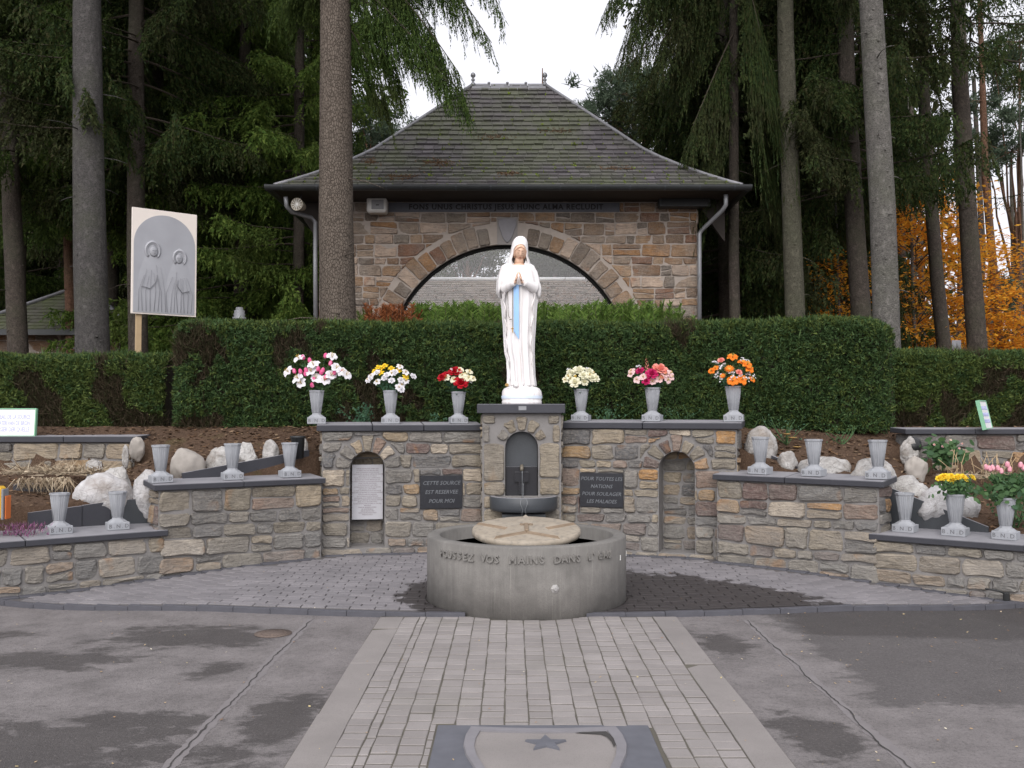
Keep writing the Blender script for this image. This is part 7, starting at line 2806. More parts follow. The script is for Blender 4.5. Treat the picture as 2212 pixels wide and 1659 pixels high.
rev = [put_vase(px, RE_A, RE_B, .22, .454, l) for px, l in zip((1952, 2060, 2168), ("empty vase on the lowest right ledge before the dark sloping slab", "vase holding the yellow roses on the lowest right ledge", "vase holding the pink roses on the lowest right ledge"))]

# ================================================================== BOUQUETS
def petal_strip(mb, L, w, curl, tw, az, lift, mi=0, cup=0.0, n=4):
    V = []
    for i in range(n + 1):
        t = i / n
        a = lift + curl * t
        wd = w * math.sin(PI * (.12 + .88 * t)) ** .7 * (1 if t < 1 else .25)
        r_ = L * t * math.cos(a * .6)
        z = L * t * math.sin(lift) - L * curl * t * t * .5
        for s_ in (-1, 0, 1):
            y = s_ * wd * .5
            zz = z + cup * abs(s_) * wd
            c, s = math.cos(az), math.sin(az)
            V.append((r_ * c - y * s, r_ * s + y * c, zz))
    Fc = [(3 * i + j, 3 * i + j + 1, 3 * i + j + 4, 3 * i + j + 3) for i in range(n) for j in (0, 1)]
    mb.add(V, Fc, mi, True)

def m_lily(mats, r, size=.05, pet=6, lift=.55, curl=1.0):
    mb = MB()
    for k in range(pet):
        petal_strip(mb, size * (1.05 if k % 2 else .95), size * (.56 if k % 2 else .46), curl * r.uniform(.8, 1.2), 0, 2 * PI * k / pet + r.uniform(-.1, .1), lift + r.uniform(-.1, .1), 0, .12)
    for k in range(5):
        a = 2 * PI * k / 5
        mb.tube([(0, 0, 0), (size * .16 * math.cos(a), size * .16 * math.sin(a), size * .5)], [.0016, .0024], 4, 1)
    return mb.mesh("flower", mats)

def m_rose(mats, r, size=.035, open_=1.0):
    mb = MB()
    for layer, (n, rad, h, li) in enumerate(((3, .22, 1.0, 1.45), (4, .45, .95, 1.2), (5, .75, .8, .9), (6, 1.0, .55, .55))):
        if layer == 3 and open_ < .6:
            continue
        for k in range(n):
            az = 2 * PI * k / n + layer * .6 + r.uniform(-.1, .1)
            V = []
            for i in range(4):
                t = i / 3
                rr = size * rad * (.25 + .75 * t ** .7) * (.5 + .5 * open_) + (size * .22 * t ** 4 if layer > 1 else 0)
                z = size * h * (t * 1.05) - (size * .16 * t ** 5 if layer > 1 else 0)
                for s_ in (-1, 0, 1):
                    q = az + s_ * (PI / n) * 1.18 * math.sin(PI * (.25 + .6 * t))
                    V.append((rr * math.cos(q), rr * math.sin(q), z - (.05 * size * abs(s_) if i == 3 else 0)))
            mb.add(V, [(3 * i + j, 3 * i + j + 1, 3 * i + j + 4, 3 * i + j + 3) for i in range(3) for j in (0, 1)], 0, True)
    return mb.mesh("flower", mats)

def m_bud(mats, r, size=.028):
    mb = MB()
    mb.lathe([(.003, 0), (size * .55, size * .3), (size * .62, size * .8), (size * .5, size * 1.4), (size * .25, size * 1.75), (.002, size * 1.8)], n=9)
    for k in range(3):
        a = 2 * PI * k / 3
        V = [(size * .64 * math.cos(a + q), size * .64 * math.sin(a + q), z) for z in (size * .4, size * 1.1) for q in (-.6, 0, .6)] + [(size * .58 * math.cos(a), size * .58 * math.sin(a), size * 1.6)]
        mb.add(V, [(0, 1, 4, 3), (1, 2, 5, 4), (3, 4, 6), (4, 5, 6)], 0, True)
    return mb.mesh("flower", mats)

def m_daff(mats, r, size=.035):
    mb = MB()
    for k in range(6):
        petal_strip(mb, size, size * .55, .35, 0, 2 * PI * k / 6, .3, 0, .1, 3)
    mb.lathe([(.006, 0), (.011, size * .25), (.013, size * .5), (.017, size * .6)], n=9, cap=False, mi=1)
    return mb.mesh("flower", mats)

def m_gerbera(mats, r, size=.034):
    mb = MB()
    for lay in (0, 1):
        for k in range(14):
            petal_strip(mb, size * (1 - .2 * lay), size * .2, .25, 0, 2 * PI * (k + .5 * lay) / 14, .25 + .3 * lay, 0, 0, 3)
    mb.lathe([(size * .3, .004), (size * .22, .012), (.001, .014)], n=9, mi=1)
    return mb.mesh("flower", mats)

def m_spike(mats, r, size=.05):
    mb = MB()
    for k in range(26):
        t = k / 26
        a = k * 2.4
        rad = size * .42 * (1 - t * .75)
        c = Vector((math.cos(a) * rad * .3, math.sin(a) * rad * .3, size * 2.1 * t - size * .6))
        p = c + Vector((math.cos(a) * rad, math.sin(a) * rad, rad * .9))
        s = Vector((-math.sin(a), math.cos(a), 0)) * rad * .45
        mb.add([c, p - s * .6 - (p - c) * .4, p, p + s * .6 - (p - c) * .4], [(0, 1, 2), (0, 2, 3)])
    return mb.mesh("flower", mats)

def m_filler(mats, r, size=.026):
    mb = MB()
    for k in range(11):
        c = Vector((r.gauss(0, size * .55), r.gauss(0, size * .55), r.gauss(0, size * .4)))
        mb.tube([(0, 0, -size), c], .0009, 3, 1)
        for q in range(4):
            petal_strip_at(mb, c, .008, q * PI / 2)
    return mb.mesh("flower", mats)
def petal_strip_at(mb, c, s, a):
    d, t = Vector((math.cos(a), math.sin(a), .2)), Vector((-math.sin(a), math.cos(a), 0))
    mb.add([c, c + d * s - t * s * .5, c + d * s * 1.4, c + d * s + t * s * .5], [(0, 1, 2, 3)])

def m_leaf(mat, L=.11, w=.045, curl=.8):
    mb = MB()
    petal_strip(mb, L, w, curl, 0, 0, .35, 0, .15, 5)
    return mb.mesh("leaf", mat)
fr = random.Random(12)
FM = {}
def fm(kind, col, **kw):
    k = (kind, col, tuple(sorted(kw.items())))
    if k not in FM:
        fn = dict(lily=m_lily, rose=m_rose, bud=m_bud, daff=m_daff, gerb=m_gerbera, spike=m_spike, fill=m_filler)[kind]
        second = M['p_centre'] if kind != 'daff' else M['p_yellow']
        if kind == 'fill':
            second = M['leaf_rose']
        FM[k] = fn([M[col], second], fr, **kw)
    return FM[k]
LM = {c: m_leaf(M[c]) for c in ('leaf_dark', 'leaf_light', 'leaf_rose')}

def bouquet(vase, label, rim, S, flowers, leaves, depth=.09, stem='leaf_rose', n_small=26, small='leaf_dark', group="bouquets of artificial flowers", up=None):
    """flowers: (kind, colour, zx, zy, size); zx, zy in the enlarged photograph, rim = the vase mouth there"""
    vx, vy, vz = vase.location
    s = vase.scale.x
    base = Vector((vx, vy, vz + .335 * s))
    root = empty("bouquet", base, None, label, "bouquet", group)
    rr = random.Random(len(label) * 7 + int(vx * 100))
    xs_ = [f[2] for f in flowers]
    hw = max(abs(f[2] - rim[0]) for f in flowers) * S
    top = max(rim[1] - f[3] for f in flowers) * S
    st = MB()
    for (kd, col, zx, zy, size) in flowers:
        x, z = (zx - rim[0]) * S, (rim[1] - zy) * S + .02
        q = (x / hw) ** 2 * .6 + ((z - .06) / max(.05, top)) ** 2 * .9
        y = -depth * math.sqrt(max(.05, 1.0 - min(.95, q))) + rr.uniform(-.012, .012)
        y = y * (.35 if z > top * .82 else 1)
        P = Vector((x, y, z))
        me = fm(kd, col, size=round(size * (1.75 if kd == 'lily' else 1.5 if kd in ('daff', 'gerb') else 1.35), 3))
        d = (P - Vector((0, .04, -.02))).normalized()
        if kd in ('bud', 'spike'):
            d = (d + Vector((0, .25, 1.0))).normalized()
        else:
            d = (d + Vector((0, -.55, .12))).normalized()
        o = link("flower", me, root, P)
        o.rotation_euler = (d.to_track_quat('Z', 'Y') @ Euler((0, 0, rr.uniform(0, 6))).to_quaternion()).to_euler()
        st.tube([(x * .12, y * .15 - .0, -.03), (x * .45, y * .5, z * .5), P - d * .004], .0022, 4)
    st.build("stems", M['leaf_rose'], root)
    for (col, zx, zy, L) in leaves:
        x, z = (zx - rim[0]) * S, (rim[1] - zy) * S + .01
        d = Vector((x, -.05, z * .5 + .005))
        o = link("leaf", LM[col], root, Vector((x * .35, -.035, z * .55 + .006)))
        o.rotation_euler = d.to_track_quat('X', 'Z').to_euler()
        o.scale = (L / .11,) * 3
    sm = []
    for _ in range(n_small * 6):
        f = rr.choice(flowers)
        t = rr.uniform(.25, .85)
        x, z = (f[2] - rim[0]) * S * t + rr.gauss(0, .014), ((rim[1] - f[3]) * S + .02) * t
        P = np.array([x, -depth * .55 * rr.uniform(.1, 1.2), z])
        e1 = unit(np.array([rr.gauss(0, 1), rr.gauss(0, .6), rr.gauss(0, .8)])) * rr.uniform(.014, .03)
        e2 = unit(np.cross(e1, np.array([rr.gauss(0, .5), -1, rr.gauss(0, .5)]))) * rr.uniform(.007, .014)
        sm += [P - e1, P - e2, P + e1, P - e1, P + e1, P + e2]
    V = np.array(sm)
    lf = link("leaves", np_mesh("leaves", V, np.arange(len(V)).reshape(-1, 3), M[small]), root)
    tag(lf, kind='stuff')
    return root
S4 = .3797 * .57604 * 10.5 / F
L_ = lambda col, size, *pts: [("lily", col, x, y, size) for x, y in pts]
bq = [
    (upv[0], "tall loose bouquet of white lilies and hot pink buds", (490, 588),
     L_('p_white', .066, (320, 265), (640, 248), (470, 330), (225, 395), (690, 362), (360, 510), (500, 460), (580, 482), (785, 425), (450, 395), (640, 432), (325, 460), (740, 400))
     + [("bud", 'p_pink', x, y, .026) for x, y in ((360, 275), (575, 258), (425, 305), (630, 335), (290, 410), (350, 415), (405, 405), (515, 390), (560, 405), (585, 470), (735, 420), (480, 497), (465, 550), (670, 425), (545, 425), (400, 440))],
     [('leaf_light', 550, 585, .07), ('leaf_light', 430, 560, .06), ('leaf_rose', 300, 330, .10), ('leaf_rose', 250, 470, .10), ('leaf_rose', 690, 480, .08)], 'leaf_rose'),
    (upv[1], "bouquet of yellow daffodils and white buds", (1222, 585),
     [("daff", 'p_yellow', x, y, .034) for x, y in ((1140, 350), (1130, 400), (1230, 355), (1300, 375), (1375, 440), (1100, 345), (1165, 330), (1065, 385))]
     + L_('p_white', .040, (1040, 430), (1010, 470), (1100, 490), (1240, 410), (1315, 340), (1375, 395), (1310, 545), (1335, 520), (1375, 480))
     + [("rose", 'p_white', x, y, .026) for x, y in ((1095, 400), (1170, 455), (1240, 480), (1445, 435), (1330, 475), (1270, 395), (1190, 425), (1035, 455), (1335, 565))],
     [('leaf_dark', 1150, 560, .07), ('leaf_dark', 1250, 570, .07), ('leaf_dark', 1060, 540, .08), ('leaf_dark', 1390, 540, .07), ('leaf_light', 1300, 600, .05)], 'leaf_dark'),
    (upv[2], "bouquet of big red roses and cream lilies with broad dark leaves", (1890, 585),
     [("rose", 'p_red', 1862, 385, .052), ("rose", 'p_red', 1918, 495, .054), ("rose", 'p_red', 1735, 435, .038), ("rose", 'p_red', 1760, 405, .028)]
     + L_('p_cream', .048, (1775, 440), (2000, 378), (1990, 440), (1930, 415), (1850, 460), (2035, 445), (1905, 360), (1955, 410)) + [("gerb", 'p_cream', 1960, 440, .036), ("fill", 'p_white', 2010, 470, .02), ("fill", 'p_white', 1825, 350, .02)],
     [('leaf_dark', 1690, 480, .13), ('leaf_dark', 1740, 560, .12), ('leaf_dark', 2070, 510, .13), ('leaf_dark', 2020, 570, .11), ('leaf_dark', 1880, 600, .08), ('leaf_dark', 1800, 560, .10), ('leaf_dark', 1960, 560, .10)], 'leaf_dark'),
]
for v, lab, rim, fl_, lv, sm in bq:
    bouquet(v, lab, rim, S4, fl_, lv, small=sm)
bq = [
    (upv[3], "round bouquet of white roses with dark leaves, nearest the statue's right", (362, 565),
     [("rose", 'p_cream', x, y, s_) for x, y, s_ in ((340, 375, .046), (300, 495, .044), (390, 490, .032), (380, 425, .036), (460, 450, .040), (500, 450, .034), (440, 380, .034), (285, 400, .030), (250, 385, .026))]
     + L_('p_cream', .040, (235, 430), (205, 465), (480, 400), (255, 450), (440, 420)) + [("fill", 'p_white', 430, 355, .02), ("fill", 'p_white', 240, 360, .018), ("gerb", 'p_centre', 300, 425, .016)],
     [('leaf_dark', 180, 480, .12), ('leaf_dark', 510, 500, .12), ('leaf_dark', 430, 555, .10), ('leaf_dark', 260, 560, .11), ('leaf_dark', 350, 590, .07), ('leaf_dark', 490, 540, .10), ('leaf_dark', 210, 540, .09)], 'leaf_dark'),
    (upv[4], "mixed bouquet of coral, magenta and pale pink flowers", (1080, 550),
     [("spike", 'p_coral', 1030, 350, .060), ("rose", 'p_coral', 1150, 370, .056), ("rose", 'p_magenta', 1065, 415, .046), ("rose", 'p_magenta', 960, 380, .034), ("rose", 'p_magenta', 1010, 480, .032), ("gerb", 'p_coral', 1170, 430, .032), ("gerb", 'p_coral', 1110, 340, .034)]
     + L_('p_palepink', .046, (870, 410), (925, 465), (1070, 485), (1135, 465), (1250, 440), (1190, 415), (1245, 400), (985, 440), (1215, 470), (880, 380)) + [("fill", 'p_white', 945, 335, .02)],
     [('leaf_light', 860, 500, .11), ('leaf_light', 880, 530, .10), ('leaf_light', 850, 480, .08), ('leaf_dark', 1060, 560, .07), ('leaf_dark', 1150, 540, .08), ('leaf_dark', 1000, 540, .08)], 'leaf_dark'),
    (upv[5], "round bouquet of orange lilies with tiny white filler flowers", (1872, 540),
     L_('p_orange', .062, (1860, 255), (1985, 325), (1840, 482), (1930, 470), (2005, 365)) + L_('p_orange', .040, (1655, 385), (2030, 465), (1690, 360), (1940, 300))
     + [("gerb", 'p_orange', 1815, 365, .042), ("rose", 'p_coral', 1905, 400, .024), ("rose", 'p_coral', 1750, 285, .026), ("gerb", 'p_orange', 1750, 430, .026)]
     + [("fill", 'p_white', x, y, .024) for x, y in ((1690, 295), (1735, 350), (1840, 440), (1915, 430), (1980, 450), (2045, 430), (2000, 280), (1700, 410), (1765, 320), (1830, 400), (1740, 450), (2010, 410), (1960, 265))],
     [('leaf_dark', 1700, 505, .12), ('leaf_dark', 2060, 490, .10), ('leaf_light', 1990, 550, .08), ('leaf_light', 2030, 560, .07), ('leaf_dark', 1800, 530, .08), ('leaf_dark', 1930, 540, .08)], 'leaf_dark'),
]
for v, lab, rim, fl_, lv, sm in bq:
    bouquet(v, lab, rim, S4, fl_, lv, small=sm)
# fresh roses at the right: enlarged view 1896 px for 640
S5 = 640 / 1896 * .57604 * 8.65 / F
def rose_leaves(rim, x0, x1, y0, y1, n, seed):
    r = random.Random(seed)
    return [('leaf_rose', r.uniform(x0, x1), r.uniform(y0, y1), r.uniform(.06, .085)) for _ in range(n)]
bouquet(rev[1], "bunch of small yellow roses with green leaves", (1105, 1060), S5,
        [("rose", 'p_yellow', x, y, .022) for x, y in ((930, 870), (990, 880), (980, 845), (1050, 845), (1100, 860), (1060, 895), (1180, 850), (1210, 880), (1290, 860), (1130, 850), (960, 855), (1010, 850))],
        [], .10, n_small=70, small='leaf_rose', group="bunches of fresh roses")
bouquet(rev[2], "bunch of tall soft pink roses with big round leaves at the right edge", (1665, 1095), S5,
        [("bud", 'p_rose', x, y, .024) for x, y in ((1470, 780), (1500, 795), (1530, 785), (1610, 820), (1680, 750), (1700, 800), (1830, 755), (1860, 785), (1885, 780), (1580, 790))],
        [('leaf_rose', 1640, 1030, .08), ('leaf_rose', 1710, 1030, .08), ('leaf_rose', 1800, 1050, .08), ('leaf_rose', 1560, 1060, .07)], .12, n_small=90, small='leaf_rose', group="bunches of fresh roses")
# bigger leaflets for the fresh roses
def leaf_mass(name, root, n, cx, cz, rx, rz_, ry, seed, size=.03, mat='leaf_rose'):
    r = np.random.default_rng(seed)
    P = np.stack([cx + r.normal(0, rx, n), r.normal(-.02, ry, n), cz + r.normal(0, rz_, n)], 1)
    e1 = unit(r.normal(0, 1, (n, 3)) * np.array([1, .6, .7])) * (size * r.uniform(.6, 1.2, n))[:, None]
    e2 = unit(np.cross(e1, np.tile([0, -1.0, .4], (n, 1)) + r.normal(0, .5, (n, 3)))) * (size * .62 * r.uniform(.7, 1.2, n))[:, None]
    Q = [P - e1, P - e1 * .4 - e2, P + e1 * .5 - e2 * .8, P + e1, P + e1 * .5 + e2 * .8, P - e1 * .4 + e2]
    V = np.stack(Q, 1).reshape(-1, 3)
    i = np.arange(n)[:, None] * 6
    T = np.concatenate([i + np.array([[0, a, a + 1]]) for a in (1, 2, 3, 4)])
    o = link(name, np_mesh(name, V, T, M[mat]), root)
    tag(o, kind='stuff')
    return o
bqs = {o['label']: o for o in bpy.data.objects if o.name.startswith("bouquet")}
for l, o in bqs.items():
    if "small yellow roses" in l:
        leaf_mass("leaves", o, 190, .02, .085, .10, .045, .05, 1, .024)
    if "soft pink" in l:
        leaf_mass("leaves", o, 260, .03, .11, .13, .07, .06, 2, .032)

# ================================================================== BOULDERS, EDGING SLABS
def boulder(label, px0, py0, px1, py1, d, mat, seed, depth=.8, sink=.12, lean=0.0, rough=1.0):
    a, b = W(px0, py1, d), W(px1, py0, d)
    w, h = (b.x - a.x) * 1.06, (b.z - a.z) * (1 + sink) + .12
    r = random.Random(seed)
    bm = bmesh.new()
    bmesh.ops.create_icosphere(bm, subdivisions=4, radius=1.0)
    planes = [(Vector((r.gauss(0, 1), r.gauss(0, 1), r.gauss(0, .8))).normalized(), r.uniform(.70, .95)) for _ in range(9)]
    for v in bm.verts:
        p = v.co.copy()
        for n, dd in planes:
            q = p.dot(n)
            if q > dd:
                p -= n * (q - dd) * .85
        p += p.normalized() * rough * (.13 * mnoise.noise(p * 1.7 + Vector((seed, 0, 0))) + .07 * mnoise.noise(p * 4 + Vector((0, seed, 0))) + .05 * mnoise.noise(p * 9) + .025 * mnoise.noise(p * 19))
        v.co = p
    lo = [min(v.co[i] for v in bm.verts) for i in range(3)]
    hi = [max(v.co[i] for v in bm.verts) for i in range(3)]
    for v in bm.verts:
        f = [(v.co[i] - lo[i]) / (hi[i] - lo[i]) for i in range(3)]
        f[2] = f[2] ** .9
        v.co = Vector(((f[0] - .5) * w + lean * w * (f[2] - .5), (f[1] - .5) * w * depth, f[2] * h))
    me = bpy.data.meshes.new("boulder")
    bm.to_mesh(me)
    bm.free()
    for p in me.polygons:
        p.use_smooth = seed % 3 != 0
    me.materials.append(mat)
    o = link("boulder", me, None, ((a.x + b.x) / 2, d + w * depth * .42, b.z - h))
    tag(o, label, "boulder", "boulders in the planting bed")
    return o
boulder("huge smooth white boulder behind the lowest left ledge", 146, 1022, 268, 1098, 9.46, M['rock_white'], 4, .75, .15, rough=.7)
boulder("knobbly white boulder leaning on the huge white one, its upper right", 205, 1008, 276, 1080, 9.62, M['rock'], 5, .7, .2)
boulder("upright white boulder tucked against the corner of the left wing wall", 280, 1014, 338, 1086, 9.62, M['rock_white'], 7, .7, .2)
boulder("large rounded grey boulder beside the first empty vase on the left wing", 359, 968, 434, 1024, 9.95, M['rock_grey'], 8, .8, .35, rough=.6)
boulder("cracked pale boulder right of the rounded grey one", 437, 964, 494, 1008, 10.12, M['rock'], 11, .8, .3)
boulder("craggy white stone behind the middle vase of the left wing", 510, 955, 552, 994, 10.32, M['rock'], 12, .8, .3)
boulder("small pointed white stone between the middle vase and the black pot", 564, 949, 599, 984, 10.45, M['rock'], 13, .8, .3)
boulder("small pale stone half hidden at the left wall's edge behind the black pot", 646, 943, 664, 968, 10.6, M['rock'], 14, .8, .3)
boulder("flat pale stone propped against the end of the left garden wall", 275, 943, 308, 968, 10.75, M['rock_grey'], 16, .7, .3)
boulder("small upright pale stone below the end of the left garden wall", 262, 960, 276, 985, 10.6, M['rock'], 17, .8, .3)
boulder("rough pale stone among the straw below the left garden wall", 180, 992, 216, 1020, 10.2, M['rock'], 18, .8, .3)
boulder("tall egg-shaped white boulder behind the first empty vase on the right wing", 1617, 920, 1684, 992, 10.15, M['rock'], 19, .75, .2, rough=.6)
boulder("low white boulder right of the tall egg-shaped one", 1686, 974, 1731, 1009, 9.95, M['rock'], 20, .8, .3)
boulder("long flat white boulder behind the middle vase of the right wing", 1735, 987, 1846, 1020, 9.72, M['rock'], 22, .5, .4)
boulder("broad pale boulder behind the outermost vase of the right wing", 1848, 988, 1945, 1052, 9.33, M['rock'], 23, .6, .25)
boulder("small pointed white stone at the corner of the right garden wall", 1950, 942, 1988, 978, 10.4, M['rock'], 25, .6, .3)
boulder("greyish stone at the foot of the dry stalks on the right", 1962, 985, 2010, 1020, 9.9, M['rock_grey'], 26, .8, .3)
boulder("craggy white boulder above the dark sloping slab at the right", 1925, 1028, 2018, 1078, 9.36, M['rock'], 28, .7, .3)
boulder("big white boulder behind the vase of yellow roses", 1998, 1045, 2125, 1124, 9.10, M['rock_white'], 29, .6, .2)

def slab_between(name, label, P, thick, mat, cat="edging slab", group="stone edging slabs holding the soil"):
    """upright slab through four world points (bottom-left, bottom-right, top-right, top-left)"""
    P = [Vector(p) for p in P]
    n = (P[1] - P[0]).cross(P[3] - P[0]).normalized()
    if n.y > 0:
        n = -n
    mb = MB()
    c = sum(P, Vector()) / 4
    mb.hexa([P[0] - c, P[1] - c, P[1] - c - n * thick, P[0] - c - n * thick, P[3] - c, P[2] - c, P[2] - c - n * thick, P[3] - c - n * thick])
    o = mb.build(name, mat, None, c)
    tag(o, label, cat, group)
    return o
def dn(p, z):
    return Vector((p.x, p.y, z))
a, b = W(240, 1083, 9.52), W(318, 1076, 9.68)
slab_between("edging_slab", "dark upright slab right behind the second vase of the lowest left ledge", [dn(a, .40), dn(b, .40), b, a], .05, M['slab_stone'])
a, b = W(178, 1092, 9.37), W(239, 1083, 9.515)
slab_between("edging_slab", "dark upright slab left of it, between the two vases of the lowest left ledge", [dn(a, .40), dn(b, .40), b, a], .05, M['bluestone'])
a, b = W(60, 1108, 9.12), W(177, 1093, 9.36)
slab_between("edging_slab", "low dark slab behind the outer vase of the lowest left ledge", [dn(a, .38), dn(b, .38), b, a], .05, M['bluestone'])
a, b = W(1908, 1048, 9.40), W(2135, 1139, 8.88)
slab_between("edging_slab", "long dark slab sloping down behind the vases of the lowest right ledge", [dn(a, .38), dn(b, .38), b, a], .05, M['slab_stone'])
a, b = W(395, 1022, 9.78), W(668, 972, 10.58)
slab_between("edging_slab", "thin dark edging strip rising behind the left wing's vases", [dn(a, .84), dn(b, 1.0), b, a], .045, M['bluestone'])
a, b = W(1607, 958, 10.38), W(1745, 1018, 9.86)
slab_between("edging_slab", "dark wedge of edging sloping down behind the right wing's first vase", [dn(a, .9), dn(b, .88), b, a], .045, M['bluestone'])

# ================================================================== SIGNS, BOARD, POTS
def rot_board(label, name, cat, c, w, h, th, yaw, lean, mats, edge=None):
    e = empty(name, c, (lean, 0, yaw), label, cat)
    mb = MB()
    mb.cbox((0, 0, h / 2), (w, th, h), .004)
    mb.build("board", mats, e)
    if edge:
        mb = MB()
        t = .012
        for (x, z, a, b) in ((-w / 2 - t / 2, h / 2, t, h + 2 * t), (w / 2 + t / 2, h / 2, t, h + 2 * t), (0, -t / 2, w, t), (0, h + t / 2, w, t)):
            mb.box((x, 0, z), (a, th + .012, b))
        mb.build("edging", edge, e)
    return e
ds = 10.86
p0, p1 = W(-62, 938, ds), W(73, 938, ds)
h_ = W(0, 881, ds).z - p0.z
sg = rot_board("white sign board with blue lettering EAU DE LA SOURCE on the left garden wall", "water_sign", "sign", ((p0.x + p1.x) / 2, ds + .02, 1.318), p1.x - p0.x, h_, .03, R(0), R(-5), M['sign_white'], M['sign_green'])
pitch_px = ds / F
for i, s_ in enumerate(("EAU DE LA SOURCE", "WATER VAN DE BRON", "WASSER DER QUELLE")):
    me = text_mesh(s_, .070, .0008, M['sign_blue'], "lettering", align='RIGHT', bold=.001)
    wd = max(v.co.x for v in me.vertices) - min(v.co.x for v in me.vertices)
    o = link("lettering", me, sg, ((p1.x - p0.x) / 2 - .055, -.0165, h_ - .088 - i * .072), (PI / 2, 0, 0))
    k = (.44, .50, .53)[i] / wd * .78
    o.scale = (k, 1, 1)
ds = 10.74
p0, p1 = W(2121, 922, ds), W(2146, 921, ds)
sg = rot_board("narrow white sign board with green edge seen almost edge-on, on the right garden wall", "water_sign", "sign", ((p0.x + p1.x) / 2, ds, 1.404), .50, .31, .03, R(56), R(-12), M['sign_white'], M['sign_green'])
for i, s_ in enumerate(("EAU DE LA SOURCE", "WATER VAN DE BRON", "WASSER DER QUELLE")):
    me = text_mesh(s_, .062, .0008, M['sign_blue'], "lettering")
    wd = max(v.co.x for v in me.vertices) - min(v.co.x for v in me.vertices)
    o = link("lettering", me, sg, (0, -.0165, .23 - i * .075), (PI / 2, 0, 0))
    o.scale = (.42 / wd, 1, 1)
# picture board on its post
bd_l = [W(285, 447, 12.95), W(425, 463, 13.5), W(423, 682, 13.5), W(285, 677, 12.95)]
yaw = math.atan2(bd_l[1].y - bd_l[0].y, bd_l[1].x - bd_l[0].x)
bw_ = math.hypot(bd_l[1].x - bd_l[0].x, bd_l[1].y - bd_l[0].y)
bh = bd_l[0].z - bd_l[3].z
pb = empty("picture_board", ((bd_l[0].x + bd_l[1].x) / 2, (bd_l[0].y + bd_l[1].y) / 2, 1.36), (0, 0, yaw), "pale board on a wooden post showing a grey arched relief of two veiled figures", "picture board")
zb0 = bd_l[3].z - 1.36
mb = MB()
mb.cbox((0, 0, zb0 + bh / 2), (bw_, .03, bh), .004)
mb.build("board", M['cream_board'], pb)
U8 = lambda zx: ((zx - 55) / (978 - 55) - .5) * bw_
Z8 = lambda zy, zx=500: zb0 + bh * (1 - (zy - 62 - (zx - 55) * .115) / (1560 - 62 - (zx - 55) * .075 + 0))
mb = MB()
hw8 = bw_ * .472
cz = zb0 + bh * .955 - hw8
pts = [(-hw8, zb0 + .022), (hw8, zb0 + .022)] + [(hw8 * math.cos(PI * k / 28), cz + hw8 * math.sin(PI * k / 28)) for k in range(29)]
mb.add([(x, -.0185, z) for x, z in pts] + [(x, -.014, z) for x, z in pts], [tuple(range(len(pts)))] + [(i, (i + 1) % len(pts), len(pts) + (i + 1) % len(pts), len(pts) + i) for i in range(len(pts))])
pic = mb.build("picture", M['relief'], pb)
zlo, zhi = zb0 + .022, zb0 + bh * .955
fx = lambda a: (a - .5) * 2 * hw8
fz = lambda b: zlo + (zhi - zlo) * b
def figure(cx, top, w, sgn):
    mb = MB()
    prof = [(.0, .62), (.08, .60), (.3, .56), (.5, .50), (.62, .42), (.70, .34), (.76, .27), (.82, .25), (.9, .24), (.96, .17), (1.0, .02)]
    L, Rr = [], []
    for q, hw_ in prof:
        z = fz(top * q)
        L.append((fx(cx) - w * hw_, -.0195, z))
        Rr.append((fx(cx) + w * hw_, -.0195, z))
    n = len(prof)
    Cn = [(fx(cx), -.030 if .05 < q < .98 else -.021, fz(top * q)) for q, _ in prof]
    mb.add(L + Cn + Rr, [(i, n + i, n + i + 1, i + 1) for i in range(n - 1)] + [(n + i, 2 * n + i, 2 * n + i + 1, n + i + 1) for i in range(n - 1)], 0, True)
    mb.build("veiled_figure", M['relief_light'], pic)
    mb = MB()
    for rr_, th_ in ((.255, .020), (.205, .012)):
        hood = [Vector((fx(cx) + w * rr_ * math.cos(a), -.024, fz(top * .85) + w * (rr_ + .06) * math.sin(a))) for a in np.linspace(-.9, PI + .9, 22)]
        mb.tube(hood, [th_ * (.5 + .5 * math.sin(PI * k / 21)) for k in range(22)], 6)
    mb.build("hood", M['relief_light'], pic)
    mb = MB()
    mb.lathe([(.001, -.016), (w * .12, -.010), (w * .15, 0), (w * .12, .008), (.001, .012)], (0, 0, 0), 16)
    mb.v = [(x_, y_ * 1.35, z_) for x_, y_, z_ in mb.v]
    o = mb.build("face", M['relief'], pic, (fx(cx) + sgn * w * .03, -.034, fz(top * .84)), (PI / 2, 0, 0))
    mb = MB()
    fc = Vector((fx(cx) + sgn * w * .05, -.047, fz(top * .84)))
    for s_ in (-1, 1):
        mb.tube([fc + Vector((s_ * w * .03, 0, w * .03)), fc + Vector((s_ * w * .09, .003, w * .025))], .0035, 5)
    mb.tube([fc + Vector((0, 0, w * .04)), fc + Vector((sgn * .004, -.004, -w * .03))], .003, 5)
    mb.tube([fc + Vector((-w * .03, 0, -w * .075)), fc + Vector((w * .03, 0, -w * .075))], .003, 5)
    mb.build('face_line', M['relief_dark'], pic)
    mb = MB()
    r = random.Random(int(cx * 100))
    for k in range(8):
        x0 = fx(cx) + w * (-.5 + k * .14)
        mb.tube([(x0 * 1.0, -.034, fz(.015)), (x0 + sgn * .02 * r.uniform(-1, 1), -.038, fz(top * .3)), (fx(cx) + (x0 - fx(cx)) * .6, -.040, fz(top * r.uniform(.45, .66)))], .0025, 5)
    mb.tube([(fx(cx) - sgn * w * .40, -.038, fz(top * .36)), (fx(cx) - sgn * w * .1, -.044, fz(top * .33)), (fx(cx) + sgn * w * .1, -.044, fz(top * .42)), (fx(cx) + sgn * w * .14, -.046, fz(top * .52))], .006, 6)
    mb.build("drapery_fold", M['relief_dark'], pic)
figure(.30, .74, bw_ * .42, 1)
